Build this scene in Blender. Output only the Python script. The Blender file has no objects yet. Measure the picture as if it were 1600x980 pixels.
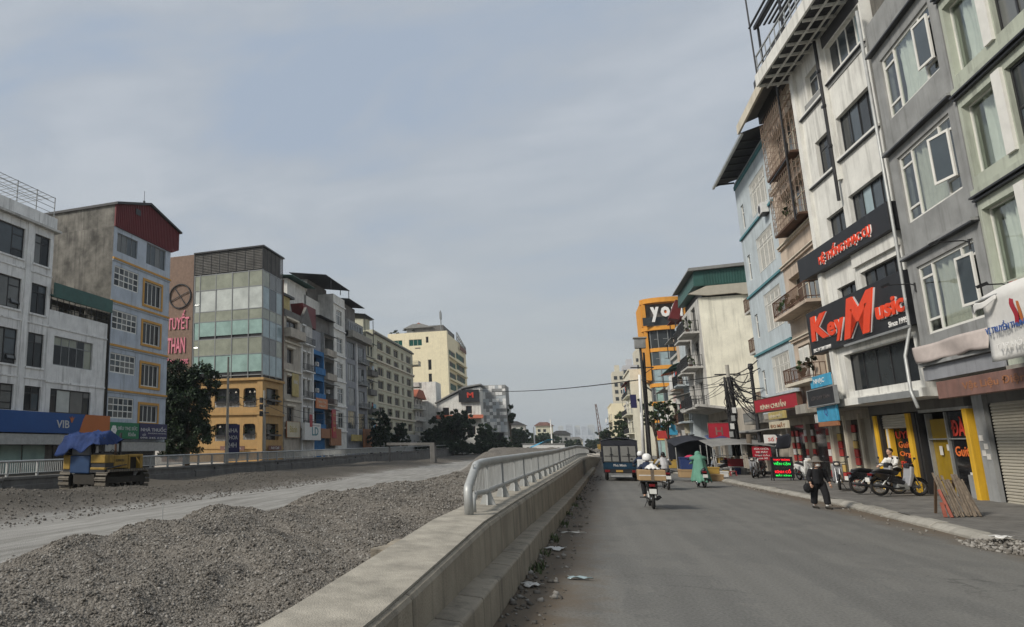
import bpy, math, random
import numpy as np
from mathutils import Vector, Matrix
random.seed(11); RNG = np.random.default_rng(11)
R = math.radians
SC = bpy.context.scene; COL = SC.collection

# ------------------------------------------------------------------ camera, sky, sun, exposure
cam = bpy.data.cameras.new('camera'); cam_o = bpy.data.objects.new('camera', cam); COL.objects.link(cam_o)
cam.sensor_width = 36; cam.lens = 36*1080/1600; cam.shift_x = 0.21875; cam.clip_start = .1; cam.clip_end = 6000
cam_o.location = (0, 0, 1.85); cam_o.rotation_euler = (R(90+10.85), 0, R(22.478))
SC.camera = cam_o

SUN_EL, SUN_AZ = R(40), R(229)          # azimuth measured clockwise from +Y
sdir = Vector((math.sin(SUN_AZ)*math.cos(SUN_EL), math.cos(SUN_AZ)*math.cos(SUN_EL), math.sin(SUN_EL)))
sl = bpy.data.lights.new('sun', 'SUN'); sl.energy = 2.9; sl.angle = R(13); sl.color = (1, .94, .85)
so = bpy.data.objects.new('sun', sl); COL.objects.link(so)
so.rotation_euler = sdir.to_track_quat('Z', 'Y').to_euler()

W = bpy.data.worlds.new('World'); SC.world = W; W.use_nodes = True
nt = W.node_tree; nt.nodes.clear(); N = nt.nodes.new; L = nt.links.new
out = N('ShaderNodeOutputWorld'); bg = N('ShaderNodeBackground'); bg.inputs[1].default_value = .1
sky = N('ShaderNodeTexSky'); sky.sky_type = 'NISHITA'; sky.sun_disc = False
sky.sun_elevation = SUN_EL; sky.sun_rotation = SUN_AZ; sky.air_density = 1.2; sky.dust_density = 3
tc = N('ShaderNodeTexCoord'); sep = N('ShaderNodeSeparateXYZ'); L(tc.outputs['Generated'], sep.inputs[0])
def wm(op, a, b=None):
    n = N('ShaderNodeMath'); n.operation = op
    for i, q in enumerate((a, b)):
        if q is None: continue
        if isinstance(q, (int, float)): n.inputs[i].default_value = q
        else: L(q, n.inputs[i])
    return n.outputs[0]
zc = wm('ADD', wm('MAXIMUM', sep.outputs[2], 0.0), .22)
cmb = N('ShaderNodeCombineXYZ'); L(wm('DIVIDE', sep.outputs[0], zc), cmb.inputs[0]); L(wm('DIVIDE', sep.outputs[1], zc), cmb.inputs[1])
mp = N('ShaderNodeMapping'); mp.inputs['Rotation'].default_value = (0, 0, R(35)); mp.inputs['Scale'].default_value = (.8, 1.3, 1); mp.inputs['Location'].default_value = (2.3, .6, 0)
L(cmb.outputs[0], mp.inputs[0])
nz = N('ShaderNodeTexNoise'); nz.inputs['Scale'].default_value = 2.1; nz.inputs['Detail'].default_value = 9; nz.inputs['Roughness'].default_value = .56; nz.inputs['Distortion'].default_value = .35
L(mp.outputs[0], nz.inputs['Vector'])
cr = N('ShaderNodeValToRGB'); cr.color_ramp.elements[0].position = .37; cr.color_ramp.elements[1].position = .64
cr.color_ramp.elements[0].color = (3.25, 3.82, 4.65, 1); cr.color_ramp.elements[1].color = (4.4, 4.72, 5.12, 1)
e_ = cr.color_ramp.elements.new(.5); e_.color = (3.75, 4.12, 4.6, 1)
L(nz.outputs[0], cr.inputs[0])
hz = N('ShaderNodeMapRange'); hz.inputs[1].default_value = 0; hz.inputs[2].default_value = .42; hz.inputs[3].default_value = 1; hz.inputs[4].default_value = 0
L(sep.outputs[2], hz.inputs[0])
m1 = N('ShaderNodeMix'); m1.data_type = 'RGBA'; m1.inputs[7].default_value = (4.0, 4.22, 4.28, 1)     # the cloud deck thickens to an even grey near the horizon
L(hz.outputs[0], m1.inputs[0]); L(cr.outputs[0], m1.inputs[6])
m2 = N('ShaderNodeMix'); m2.data_type = 'RGBA'; m2.inputs[0].default_value = .88
L(sky.outputs[0], m2.inputs[6]); L(m1.outputs[2], m2.inputs[7])
L(m2.outputs[2], bg.inputs[0]); L(bg.outputs[0], out.inputs[0])

SC.view_settings.view_transform = 'Standard'; SC.view_settings.look = 'None'
SC.view_settings.exposure = 0.3; SC.view_settings.gamma = 1; SC.view_settings.use_curve_mapping = False
SC.cycles.use_denoising = True; SC.cycles.max_bounces = 6; SC.cycles.transparent_max_bounces = 12
SC.cycles.volume_bounces = 0

# ------------------------------------------------------------------ mesh helpers
class MB:
    """collects polygons; build() links them as one mesh object"""
    def __init__(s): s.v = []; s.f = []; s.m = []; s.k = 0
    def _add(s, vs, fs):
        b = len(s.v); s.v += [tuple(p) for p in vs]
        for f in fs: s.f.append([b+i for i in f]); s.m.append(s.k)
        return s
    def mat(s, k): s.k = k; return s
    def quad(s, *p): return s._add(p, [list(range(len(p)))])
    def box(s, x0, x1, y0, y1, z0, z1):
        v = [(x0,y0,z0),(x1,y0,z0),(x1,y1,z0),(x0,y1,z0),(x0,y0,z1),(x1,y0,z1),(x1,y1,z1),(x0,y1,z1)]
        return s._add(v, [[3,2,1,0],[4,5,6,7],[0,1,5,4],[1,2,6,5],[2,3,7,6],[3,0,4,7]])
    def obox(s, c, d, mtx):
        v = [Vector(c)+mtx@Vector((a*d[0]/2, b*d[1]/2, e*d[2]/2)) for e in (-1,1) for a, b in ((-1,-1),(1,-1),(1,1),(-1,1))]
        return s._add(v, [[3,2,1,0],[4,5,6,7],[0,1,5,4],[1,2,6,5],[2,3,7,6],[3,0,4,7]])
    def beam(s, p, q, w, t, up=(0,0,1)):
        p = Vector(p); q = Vector(q); d = (q-p); y = d.normalized(); x = y.cross(Vector(up))
        if x.length < 1e-4: x = Vector((1,0,0))
        x.normalize(); z = x.cross(y)
        return s.obox((p+q)/2, (w, d.length, t), Matrix((x, y, z)).transposed())
    def path(s, pts, r, n=8, caps=True, closed=False):
        pts = [Vector(p) for p in pts]; m = len(pts)
        rr = r if isinstance(r, (list, tuple)) else [r]*m
        b = len(s.v); x = None
        for i, p in enumerate(pts):
            d = (pts[min(i+1, m-1)]-pts[max(i-1, 0)]).normalized()
            if x is None:
                x = d.orthogonal().normalized()
            x = (x-d*x.dot(d)).normalized(); y = d.cross(x)
            ra, rb = rr[i] if isinstance(rr[i], tuple) else (rr[i], rr[i])
            for k in range(n):
                a = 2*math.pi*k/n; s.v.append(tuple(p+x*ra*math.cos(a)+y*rb*math.sin(a)))
        for i in range(m-1):
            for k in range(n):
                s.f.append([b+i*n+k, b+i*n+(k+1)%n, b+(i+1)*n+(k+1)%n, b+(i+1)*n+k]); s.m.append(s.k)
        if caps:
            s.f.append([b+k for k in range(n)][::-1]); s.m.append(s.k)
            s.f.append([b+(m-1)*n+k for k in range(n)]); s.m.append(s.k)
        return s
    def tube(s, p, q, r, r2=None, n=8): return s.path([p, q], [r, r if r2 is None else r2], n)
    def prism(s, poly, ax, a, b):
        """extrude a 2-D polygon along axis ax from a to b; the polygon lies in the two other axes in order"""
        def mk(p, t): q = list(p); q.insert(ax, t); return tuple(q)
        n = len(poly); vs = [mk(p, a) for p in poly]+[mk(p, b) for p in poly]
        return s._add(vs, [list(range(n))[::-1], [n+i for i in range(n)]]+[[i,(i+1)%n,n+(i+1)%n,n+i] for i in range(n)])
    def lathe(s, prof, n=12, c=(0,0,0), axis=2, a0=0, a1=2*math.pi):
        b = len(s.v); full = abs(a1-a0-2*math.pi) < 1e-6; cols = n if full else n+1
        for r, h in prof:
            for k in range(cols):
                a = a0+(a1-a0)*k/n; p = [r*math.cos(a), r*math.sin(a)]; p.insert(axis, h)
                s.v.append((p[0]+c[0], p[1]+c[1], p[2]+c[2]))
        for i in range(len(prof)-1):
            for k in range(n):
                k2 = (k+1) % cols
                s.f.append([b+i*cols+k, b+i*cols+k2, b+(i+1)*cols+k2, b+(i+1)*cols+k]); s.m.append(s.k)
        return s
    def torus(s, c, RR, r, n=20, m=8, axis=0):
        prof = [(RR+r*math.cos(2*math.pi*i/m), r*math.sin(2*math.pi*i/m)) for i in range(m+1)]
        return s.lathe(prof, n, c, axis)
    def ball(s, c, r, n=10, m=6):
        if not isinstance(r, (tuple, list)): r = (r, r, r)
        b = len(s.v)
        for i in range(m+1):
            t = math.pi*i/m
            for k in range(n):
                a = 2*math.pi*k/n
                s.v.append((c[0]+r[0]*math.sin(t)*math.cos(a), c[1]+r[1]*math.sin(t)*math.sin(a), c[2]+r[2]*math.cos(t)))
        for i in range(m):
            for k in range(n):
                s.f.append([b+i*n+k, b+(i+1)*n+k, b+(i+1)*n+(k+1)%n, b+i*n+(k+1)%n]); s.m.append(s.k)
        return s
    def sheet(s, fn, nu, nv):
        b = len(s.v)
        for j in range(nv+1):
            for i in range(nu+1): s.v.append(tuple(fn(i/nu, j/nv)))
        for j in range(nv):
            for i in range(nu):
                a = b+j*(nu+1)+i; s.f.append([a, a+1, a+nu+2, a+nu+1]); s.m.append(s.k)
        return s
    def mesh(s, name, mats):
        me = bpy.data.meshes.new(name); me.from_pydata(s.v, [], s.f)
        if not isinstance(mats, (list, tuple)): mats = [mats]
        for q in mats: me.materials.append(MT[q] if isinstance(q, str) else q)
        if len(mats) > 1: me.polygons.foreach_set('material_index', s.m)
        me.update(); return me
    def build(s, name, mats, parent=None, loc=(0,0,0), rot=0, smooth=False, bevel=0, solid=0, remesh=0):
        me = s.mesh(name, mats)
        if smooth: me.polygons.foreach_set('use_smooth', [True]*len(me.polygons))
        o = link(name, me, parent, loc, rot)
        if remesh:
            m = o.modifiers.new('remesh', 'REMESH'); m.mode = 'VOXEL'; m.voxel_size = remesh; m.use_smooth_shade = True
            m = o.modifiers.new('smooth', 'SMOOTH'); m.iterations = 4; m.factor = .5
        if solid: m = o.modifiers.new('solid', 'SOLIDIFY'); m.thickness = solid
        if bevel: m = o.modifiers.new('bevel', 'BEVEL'); m.width = bevel; m.segments = 2; m.limit_method = 'ANGLE'
        return o
def link(name, me, parent=None, loc=(0,0,0), rot=0):
    o = bpy.data.objects.new(name, me); COL.objects.link(o); o.parent = parent; o.location = loc
    o.rotation_euler = (0, 0, rot) if isinstance(rot, (int, float)) else rot
    return o
def tag(o, label=None, cat=None, group=None, kind=None):
    if label: o['label'] = label
    if cat: o['category'] = cat
    if group: o['group'] = group
    if kind: o['kind'] = kind
    return o
def thing(name, label, cat, loc=(0,0,0), rot=0, group=None):
    return tag(link(name, None, None, loc, rot), label, cat, group)
def fast_mesh(name, v, f, mat, parent=None, loc=(0,0,0), mi=None):
    """v (n,3), f (m,4) arrays"""
    me = bpy.data.meshes.new(name); n = len(v); m, k = f.shape
    me.vertices.add(n); me.vertices.foreach_set('co', np.asarray(v, 'f').ravel())
    me.loops.add(m*k); me.loops.foreach_set('vertex_index', np.asarray(f, 'i').ravel())
    me.polygons.add(m); me.polygons.foreach_set('loop_start', np.arange(0, m*k, k, dtype='i'))
    mats = mat if isinstance(mat, (list, tuple)) else [mat]
    for q in mats: me.materials.append(MT[q])
    if mi is not None: me.polygons.foreach_set('material_index', np.asarray(mi, 'i'))
    me.update(calc_edges=True)
    return link(name, me, parent, loc)

# smooth value noise for terrain
_P = RNG.random((256, 256))
def vn(x, y):
    xi = np.floor(x).astype(int); yi = np.floor(y).astype(int); fx = x-xi; fy = y-yi
    fx = fx*fx*(3-2*fx); fy = fy*fy*(3-2*fy)
    g = lambda a, b: _P[a % 256, b % 256]
    return (g(xi,yi)*(1-fx)+g(xi+1,yi)*fx)*(1-fy)+(g(xi,yi+1)*(1-fx)+g(xi+1,yi+1)*fx)*fy
def fbm(x, y, o=4):
    t = 0; a = .5
    for i in range(o): t = t+a*(vn(x*2**i+17*i, y*2**i+5*i)-.5); a *= .5
    return t

# ------------------------------------------------------------------ materials
MT = {}
def M(name, col, rough=.75, var=.18, scale=1.2, bump=0., bscale=25, streak=0., metal=0., spec=.35, coat=0, emit=None, dirt=(.06,.055,.05), detail=6):
    m = bpy.data.materials.new(name); m.use_nodes = True; t = m.node_tree; nn = t.nodes.new; ll = t.links.new
    p = t.nodes['Principled BSDF']; p.inputs['Roughness'].default_value = rough; p.inputs['Metallic'].default_value = metal
    p.inputs['Specular IOR Level'].default_value = spec; p.inputs['Coat Weight'].default_value = coat
    c = (*col, 1)
    if var or streak or bump:
        tcn = nn('ShaderNodeTexCoord')
        oi = nn('ShaderNodeObjectInfo')
        off = nn('ShaderNodeVectorMath'); off.operation = 'ADD'; ll(tcn.outputs['Object'], off.inputs[0])
        sc = nn('ShaderNodeVectorMath'); sc.operation = 'SCALE'; sc.inputs[0].default_value = (37, 11, 5); ll(oi.outputs['Random'], sc.inputs['Scale']); ll(sc.outputs[0], off.inputs[1])
        vec = off.outputs[0]
        no = nn('ShaderNodeTexNoise'); no.inputs['Scale'].default_value = scale; no.inputs['Detail'].default_value = detail; no.inputs['Roughness'].default_value = .62; ll(vec, no.inputs['Vector'])
        ra = nn('ShaderNodeMapRange'); ra.inputs[1].default_value = .28; ra.inputs[2].default_value = .72; ra.inputs[3].default_value = 1-var; ra.inputs[4].default_value = 1+var*.7; ll(no.outputs[0], ra.inputs[0])
        mx = nn('ShaderNodeVectorMath'); mx.operation = 'SCALE'; mx.inputs[0].default_value = col; ll(ra.outputs[0], mx.inputs['Scale'])
        cur = mx.outputs[0]
        if streak:
            mpn = nn('ShaderNodeMapping'); mpn.inputs['Scale'].default_value = (3.2, 3.2, .22); ll(vec, mpn.inputs[0])
            n2 = nn('ShaderNodeTexNoise'); n2.inputs['Scale'].default_value = 1.1; n2.inputs['Detail'].default_value = 7; n2.inputs['Roughness'].default_value = .7; ll(mpn.outputs[0], n2.inputs['Vector'])
            r2 = nn('ShaderNodeMapRange'); r2.inputs[1].default_value = .5; r2.inputs[2].default_value = .78; r2.inputs[3].default_value = 0; r2.inputs[4].default_value = streak; ll(n2.outputs[0], r2.inputs[0])
            mm = nn('ShaderNodeMix'); mm.data_type = 'RGBA'; mm.inputs[7].default_value = (*dirt, 1); ll(r2.outputs[0], mm.inputs[0]); ll(cur, mm.inputs[6]); cur = mm.outputs[2]
        ll(cur, p.inputs['Base Color'])
        if bump:
            nb = nn('ShaderNodeTexNoise'); nb.inputs['Scale'].default_value = bscale; nb.inputs['Detail'].default_value = 4; ll(vec, nb.inputs['Vector'])
            bp = nn('ShaderNodeBump'); bp.inputs['Strength'].default_value = bump; bp.inputs['Distance'].default_value = .03; ll(nb.outputs[0], bp.inputs['Height']); ll(bp.outputs[0], p.inputs['Normal'])
    else: p.inputs['Base Color'].default_value = c
    if emit: p.inputs['Emission Color'].default_value = c; p.inputs['Emission Strength'].default_value = emit
    MT[name] = m; return m

def plaster(n, c, v=.14, s=.35, b=.25): return M(n, c, .85, min(.35, v*1.35), 1.1, b, 40, min(.8, s*1.35), spec=.2, detail=9)
plaster('white_plaster', (.73,.73,.71), .14, .55); plaster('white_key', (.68,.675,.63), .13, .45); plaster('grey_plaster', (.275,.28,.275), .2, .35)
plaster('green_plaster', (.42,.45,.375), .12, .4); plaster('blue_plaster', (.46,.51,.57), .14, .45); plaster('light_blue', (.46,.515,.54), .12, .35)
plaster('beige_plaster', (.52,.43,.345), .16, .45); plaster('cream_wall', (.70,.68,.56), .1, .22); plaster('cream_block', (.50,.49,.38), .1, .3)
plaster('cream_hotel', (.72,.65,.46), .06, .15); plaster('yellow_wall', (.43,.275,.12), .12, .3); plaster('tan', (.42,.38,.32), .2, .4)
plaster('grey_house', (.27,.28,.30), .15, .35); plaster('blue_house', (.05,.17,.36), .2, .3); plaster('orange', (.64,.29,.05), .08, .15)
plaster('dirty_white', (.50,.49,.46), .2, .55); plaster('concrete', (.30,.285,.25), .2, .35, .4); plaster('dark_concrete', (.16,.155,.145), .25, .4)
plaster('yellow_paint', (.68,.40,.03), .12, .3); plaster('teal_trim', (.10,.24,.27), .1, .2); plaster('orange_trim', (.56,.31,.09), .1, .2)
plaster('cream_trim', (.60,.55,.45), .1, .3); plaster('pink_house', (.55,.42,.38), .12, .4)
M('weathered_wall', (.165,.155,.135), .9, .75, .8, .4, 20, .95, dirt=(.04,.038,.036), detail=14)
M('stained_cream', (.80,.77,.64), .9, .16, .9, .3, 30, .55, dirt=(.14,.13,.11))
M('brown_brick', (.21,.145,.11), .9, .2, 3, .5, 30, .25)
M('white_frame', (.70,.69,.64), .45, .1, 3); M('black_frame', (.025,.025,.027), .4, .2, 3); M('grey_frame', (.22,.23,.23), .45, .15, 3)
M('steel', (.42,.43,.42), .5, .2, 4, 0, 30, .25, .55, dirt=(.12,.08,.05)); M('galv', (.40,.41,.40), .5, .2, 3, 0, 30, .3, .3, dirt=(.14,.11,.08))
M('dark_metal', (.04,.04,.042), .5, .25, 4, metal=.3); M('black_plastic', (.018,.018,.02), .45, .2, 5); M('rubber', (.022,.021,.02), .85, .2, 8)
M('chrome', (.6,.6,.6), .2, .05, 5, metal=1); M('rust', (.11,.06,.04), .85, .35, 3); M('red_roof', (.13,.02,.022), .6, .2, 1.5, 0, 30, .2)
M('green_roof', (.035,.10,.085), .5, .2, 1.5, 0, 30, .25); M('dark_roof', (.05,.05,.052), .6, .25, 1.5, 0, 30, .3); M('grey_roof', (.22,.22,.21), .6, .2, 1.5, 0, 30, .35)
M('tile_roof', (.33,.10,.055), .75, .25, 2); M('shutter', (.43,.40,.33), .5, .1, 2, 0, 30, .2); M('rust_red', (.30,.09,.06), .7, .25, 3); M('wood', (.12,.075,.045), .8, .3, 4, .3, 40)
M('bamboo', (.17,.135,.10), .85, .5, 7, .3, 40, .3); M('cardboard', (.36,.245,.13), .85, .12, 3); M('blue_tarp', (.022,.042,.125), .8, .35, 2, .6, 9, spec=.15)
M('cat_yellow', (.30,.19,.035), .6, .35, 2.5, 0, 30, .8, dirt=(.05,.04,.03)); M('machine_blue', (.02,.05,.12), .5, .2, 2); M('track_steel', (.17,.15,.12), .75, .35, 5, .3, 30)
M('dark_dirt', (.04,.036,.03), .9, .3, 3); M('stall_canvas', (.20,.197,.187), .8, .2, 1.5, 0, 30, .3); M('grey_canvas', (.20,.20,.19), .8, .15, 1.5); M('dark_canvas', (.02,.022,.03), .8, .3, 2); M('pink_cloth', (.46,.40,.37), .9, .15, 3, .2, 20)
M('white_cloth', (.66,.65,.62), .8, .1, 3, .2, 12); M('sheer_curtain', (.74,.74,.70), .9, .12, 4); M('beige_curtain', (.55,.53,.48), .9, .15, 4)
M('navy_cloth', (.02,.03,.06), .85, .25, 6, .2, 30); M('black_cloth', (.011,.011,.013), .85, .3, 6, .2, 30); M('green_cloth', (.10,.24,.175), .75, .15, 4, .25, 10)
M('skin', (.45,.27,.19), .6, .08, 6); M('hair', (.012,.01,.009), .5, .2, 12); M('helmet_white', (.72,.72,.70), .25, .05, 4, coat=.4); M('shirt_grey', (.42,.42,.42), .85, .15, 5)
M('hat_grey', (.13,.12,.105), .9, .2, 6); M('red_plastic', (.28,.025,.03), .4, .15, 4); M('white_plastic', (.62,.62,.60), .45, .1, 4); M('blue_plastic', (.025,.045,.14), .4, .15, 4)
M('yellow_plastic', (.38,.25,.06), .45, .15, 4); M('red_umbrella', (.45,.03,.08), .7, .1, 3); M('truck_blue', (.008,.032,.06), .55, .3, 2.5, 0, 30, .3, spec=.2); M('truck_grey', (.19,.19,.178), .55, .15, 2, 0, 30, .25)
M('bike_black', (.016,.016,.018), .25, .15, 6, coat=.5); M('bike_silver', (.40,.40,.41), .35, .1, 6, metal=.4); M('tail_red', (.16,.008,.01), .3, 0); M('plate_white', (.66,.66,.62), .5, .1, 8)
M('plate_yellow', (.40,.24,.06), .5, .1, 8); M('lamp_glass', (.55,.5,.42), .1, 0)
M('sign_black', (.017,.018,.021), .5, .3, 1.5, 0, 30, .2); M('sign_red_letter', (.72,.055,.012), .4, .08, 3); M('letter_white', (.74,.73,.70), .5, .05, 3); M('letter_grey', (.50,.50,.50), .5, .1, 3)
M('sign_blue', (.012,.07,.24), .45, .1, .8); M('sign_orange', (.45,.135,.035), .45, .1, .8); M('sign_green', (.01,.16,.07), .45, .1, .8); M('sign_navy', (.025,.025,.085), .45, .1, .8)
M('sign_red', (.34,.015,.03), .45, .12, 1.2); M('sign_faded', (.20,.11,.09), .8, .4, 1.2, 0, 30, .6); M('sign_cyan', (.05,.30,.48), .5, .3, 2.5); M('sign_brown', (.30,.13,.06), .6, .25, 2)
M('sign_cream', (.52,.47,.35), .6, .15, 1.5, 0, 30, .3); M('sign_khaki', (.40,.32,.12), .6, .25, 2); M('letter_pink', (.62,.20,.26), .5, .1, 3); M('letter_red', (.55,.05,.03), .5, .1, 3); M('letter_blue', (.05,.10,.28), .6, .1, 3)
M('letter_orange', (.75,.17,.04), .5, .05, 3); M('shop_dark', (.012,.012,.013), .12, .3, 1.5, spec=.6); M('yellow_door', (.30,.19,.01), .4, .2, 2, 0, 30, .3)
M('neon_red', (.9,.02,.03), .4, 0, emit=1.1); M('neon_green', (.03,.75,.10), .4, 0, emit=.8); M('neon_off', (.07,.06,.06), .4, 0)
M('cable', (.014,.014,.015), .6, .2, 4); M('wood_trunk', (.10,.08,.06), .9, .3, 4, .5, 20); M('stone', (.30,.27,.23), .85, .3, 6, .3, 30)
M('paper', (.60,.58,.54), .8, .2, 6); M('checker_panel', (.42,.45,.47), .35, .1, 2); M('poster_red', (.42,.045,.04), .6, .15, 3); M('poster_yellow', (.55,.38,.12), .6, .2, 3)
M('lattice', (.30,.225,.175), .7, .3, 4, metal=.2); M('tower_grey', (.42,.42,.43), .8, .06, .1); M('tower_cream', (.50,.47,.38), .8, .06, .1)
for n, c, r in (('pane_dark', (.02,.023,.026), .08), ('pane_mid', (.035,.04,.043), .1), ('pane_pale', (.13,.135,.13), .15), ('pane_teal', (.012,.075,.062), .5), ('pane_blue', (.06,.075,.085), .08),
                ('pane_white', (.48,.51,.48), .12), ('pane_green', (.27,.39,.355), .1), ('pane_olive', (.27,.285,.225), .12), ('pane_sky', (.28,.36,.38), .1)):
    M(n, c, r, .25, .8, spec=.04 if n == 'pane_teal' else .22 if n in ('pane_dark','pane_mid') else .4)
M('pane_matte', (.018,.019,.02), .5, .3, .8, spec=.08)
# leaf materials
for n, c in (('leaf_dark', (.022,.040,.020)), ('leaf_mid', (.035,.062,.024)), ('leaf_light', (.065,.09,.032)), ('leaf_far', (.03,.05,.028))):
    m = M(n, c, .6, .35, .6, spec=.3)
# clear window glass
m = bpy.data.materials.new('clear_glass'); m.use_nodes = True; t = m.node_tree; t.nodes.clear()
o_ = t.nodes.new('ShaderNodeOutputMaterial'); mi_ = t.nodes.new('ShaderNodeMixShader'); tr = t.nodes.new('ShaderNodeBsdfTransparent'); tr.inputs[0].default_value = (.87,.9,.88,1)
gl = t.nodes.new('ShaderNodeBsdfGlossy'); gl.inputs['Roughness'].default_value = .03; lw = t.nodes.new('ShaderNodeLayerWeight'); lw.inputs[0].default_value = .5
pw = t.nodes.new('ShaderNodeMath'); pw.operation = 'POWER'; pw.inputs[1].default_value = 3.5; t.links.new(lw.outputs['Facing'], pw.inputs[0])
fr_ = t.nodes.new('ShaderNodeMath'); fr_.operation = 'MULTIPLY_ADD'; fr_.inputs[1].default_value = .6; fr_.inputs[2].default_value = .05; t.links.new(pw.outputs[0], fr_.inputs[0])
t.links.new(fr_.outputs[0], mi_.inputs[0]); t.links.new(tr.outputs[0], mi_.inputs[1]); t.links.new(gl.outputs[0], mi_.inputs[2]); t.links.new(mi_.outputs[0], o_.inputs[0]); MT['clear_glass'] = m

def ground_mat(name, build):
    m = bpy.data.materials.new(name); m.use_nodes = True; t = m.node_tree; p = t.nodes['Principled BSDF']; p.inputs['Specular IOR Level'].default_value = .25
    def nd(ty, **k):
        n = t.nodes.new('ShaderNode'+ty)
        for a, b in k.items():
            if a in n.inputs.keys(): n.inputs[a].default_value = b
            else: setattr(n, a, b)
        return n
    build(t, p, nd, t.links.new); MT[name] = m
def ramp(nd, l, src, stops):
    r = nd('ValToRGB'); e = r.color_ramp.elements
    while len(e) < len(stops): e.new(.5)
    for q, (a, c) in zip(e, stops): q.position = a; q.color = (*c, 1) if len(c) == 3 else c
    l(src, r.inputs[0]); return r.outputs[0]
def asphalt(t, p, nd, l):
    g = nd('NewGeometry'); s = nd('SeparateXYZ'); l(g.outputs['Position'], s.inputs[0])
    mp = nd('Mapping', Scale=(1, .16, 1)); l(g.outputs['Position'], mp.inputs[0])
    n1 = nd('TexNoise', Scale=.9, Detail=8., Roughness=.6); l(mp.outputs[0], n1.inputs['Vector'])
    n2 = nd('TexNoise', Scale=.45, Detail=9., Roughness=.65); l(g.outputs['Position'], n2.inputs['Vector'])
    n3 = nd('TexNoise', Scale=28., Detail=5., Roughness=.75); l(g.outputs['Position'], n3.inputs['Vector'])
    a = nd('Math', operation='ADD'); l(n1.outputs[0], a.inputs[0]); l(n2.outputs[0], a.inputs[1])
    c = ramp(nd, l, a.outputs[0], [(.55,(.112,.110,.102)), (1.0,(.127,.125,.116)), (1.45,(.140,.137,.126))])
    # tyre-polished lanes
    wv = nd('TexWave', Scale=.62, Distortion=1.2, Detail=3.); wv.bands_direction = 'X'; mw = nd('Mapping', Scale=(1, .05, 1)); l(g.outputs['Position'], mw.inputs[0]); l(mw.outputs[0], wv.inputs['Vector'])
    rw = nd('MapRange'); rw.inputs[3].default_value = .96; rw.inputs[4].default_value = 1.04; l(wv.outputs[1], rw.inputs[0])
    cw = nd('VectorMath', operation='SCALE'); l(c, cw.inputs[0]); l(rw.outputs[0], cw.inputs['Scale']); c = cw.outputs[0]
    r3 = nd('MapRange'); r3.inputs[1].default_value = .3; r3.inputs[2].default_value = .7; r3.inputs[3].default_value = .6; r3.inputs[4].default_value = 1.42; l(n3.outputs[0], r3.inputs[0])
    sc = nd('VectorMath', operation='SCALE'); l(c, sc.inputs[0]); l(r3.outputs[0], sc.inputs['Scale'])
    # hairline cracks and short scuffs
    vc = nd('TexVoronoi', Scale=.42, feature='DISTANCE_TO_EDGE'); dst = nd('VectorMath', operation='ADD'); nw = nd('TexNoise', Scale=1.6, Detail=5.); l(g.outputs['Position'], nw.inputs['Vector'])
    l(g.outputs['Position'], dst.inputs[0]); l(nw.outputs['Color'], dst.inputs[1]); l(dst.outputs[0], vc.inputs['Vector'])
    rc = nd('MapRange'); rc.inputs[1].default_value = .0; rc.inputs[2].default_value = .012; rc.inputs[3].default_value = .62; rc.inputs[4].default_value = 1.; l(vc.outputs['Distance'], rc.inputs[0])
    nk = nd('TexNoise', Scale=.25, Detail=2.); l(g.outputs['Position'], nk.inputs['Vector']); rk = nd('MapRange'); rk.inputs[1].default_value = .5; rk.inputs[2].default_value = .6; l(nk.outputs[0], rk.inputs[0])
    ck = nd('Mix'); ck.inputs[2].default_value = 1.; l(rk.outputs[0], ck.inputs[0]); l(rc.outputs[0], ck.inputs[3])
    sc0 = sc; sc = nd('VectorMath', operation='SCALE'); l(sc0.outputs[0], sc.inputs[0]); l(ck.outputs[0], sc.inputs['Scale'])
    # earth washed against the parapet and against the right kerb
    bx = nd('Math', operation='MULTIPLY_ADD'); l(s.outputs[1], bx.inputs[0]); bx.inputs[1].default_value = -.032; l(s.outputs[0], bx.inputs[2])
    e1 = nd('MapRange'); e1.inputs[1].default_value = -1.2; e1.inputs[2].default_value = .35; e1.inputs[3].default_value = 1.; e1.inputs[4].default_value = 0.; l(bx.outputs[0], e1.inputs[0])
    e2 = nd('MapRange'); e2.inputs[1].default_value = 5.9; e2.inputs[2].default_value = 7.6; l(s.outputs[0], e2.inputs[0])
    mx_ = nd('Math', operation='MAXIMUM'); l(e1.outputs[0], mx_.inputs[0]); l(e2.outputs[0], mx_.inputs[1])
    n4 = nd('TexNoise', Scale=2.2, Detail=7., Roughness=.7); l(g.outputs['Position'], n4.inputs['Vector'])
    ad = nd('Math', operation='ADD'); l(mx_.outputs[0], ad.inputs[0]); l(n4.outputs[0], ad.inputs[1])
    r4 = nd('MapRange'); r4.inputs[1].default_value = .78; r4.inputs[2].default_value = 1.25; r4.inputs[4].default_value = .9; l(ad.outputs[0], r4.inputs[0])
    mm = nd('Mix', data_type='RGBA'); mm.inputs[7].default_value = (.115,.088,.06,1); l(r4.outputs[0], mm.inputs[0]); l(sc.outputs[0], mm.inputs[6])
    l(mm.outputs[2], p.inputs['Base Color']); p.inputs['Roughness'].default_value = .8
    b = nd('Bump', Strength=.35, Distance=.008); l(n3.outputs[0], b.inputs['Height']); l(b.outputs[0], p.inputs['Normal'])
ground_mat('asphalt', asphalt)
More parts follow.
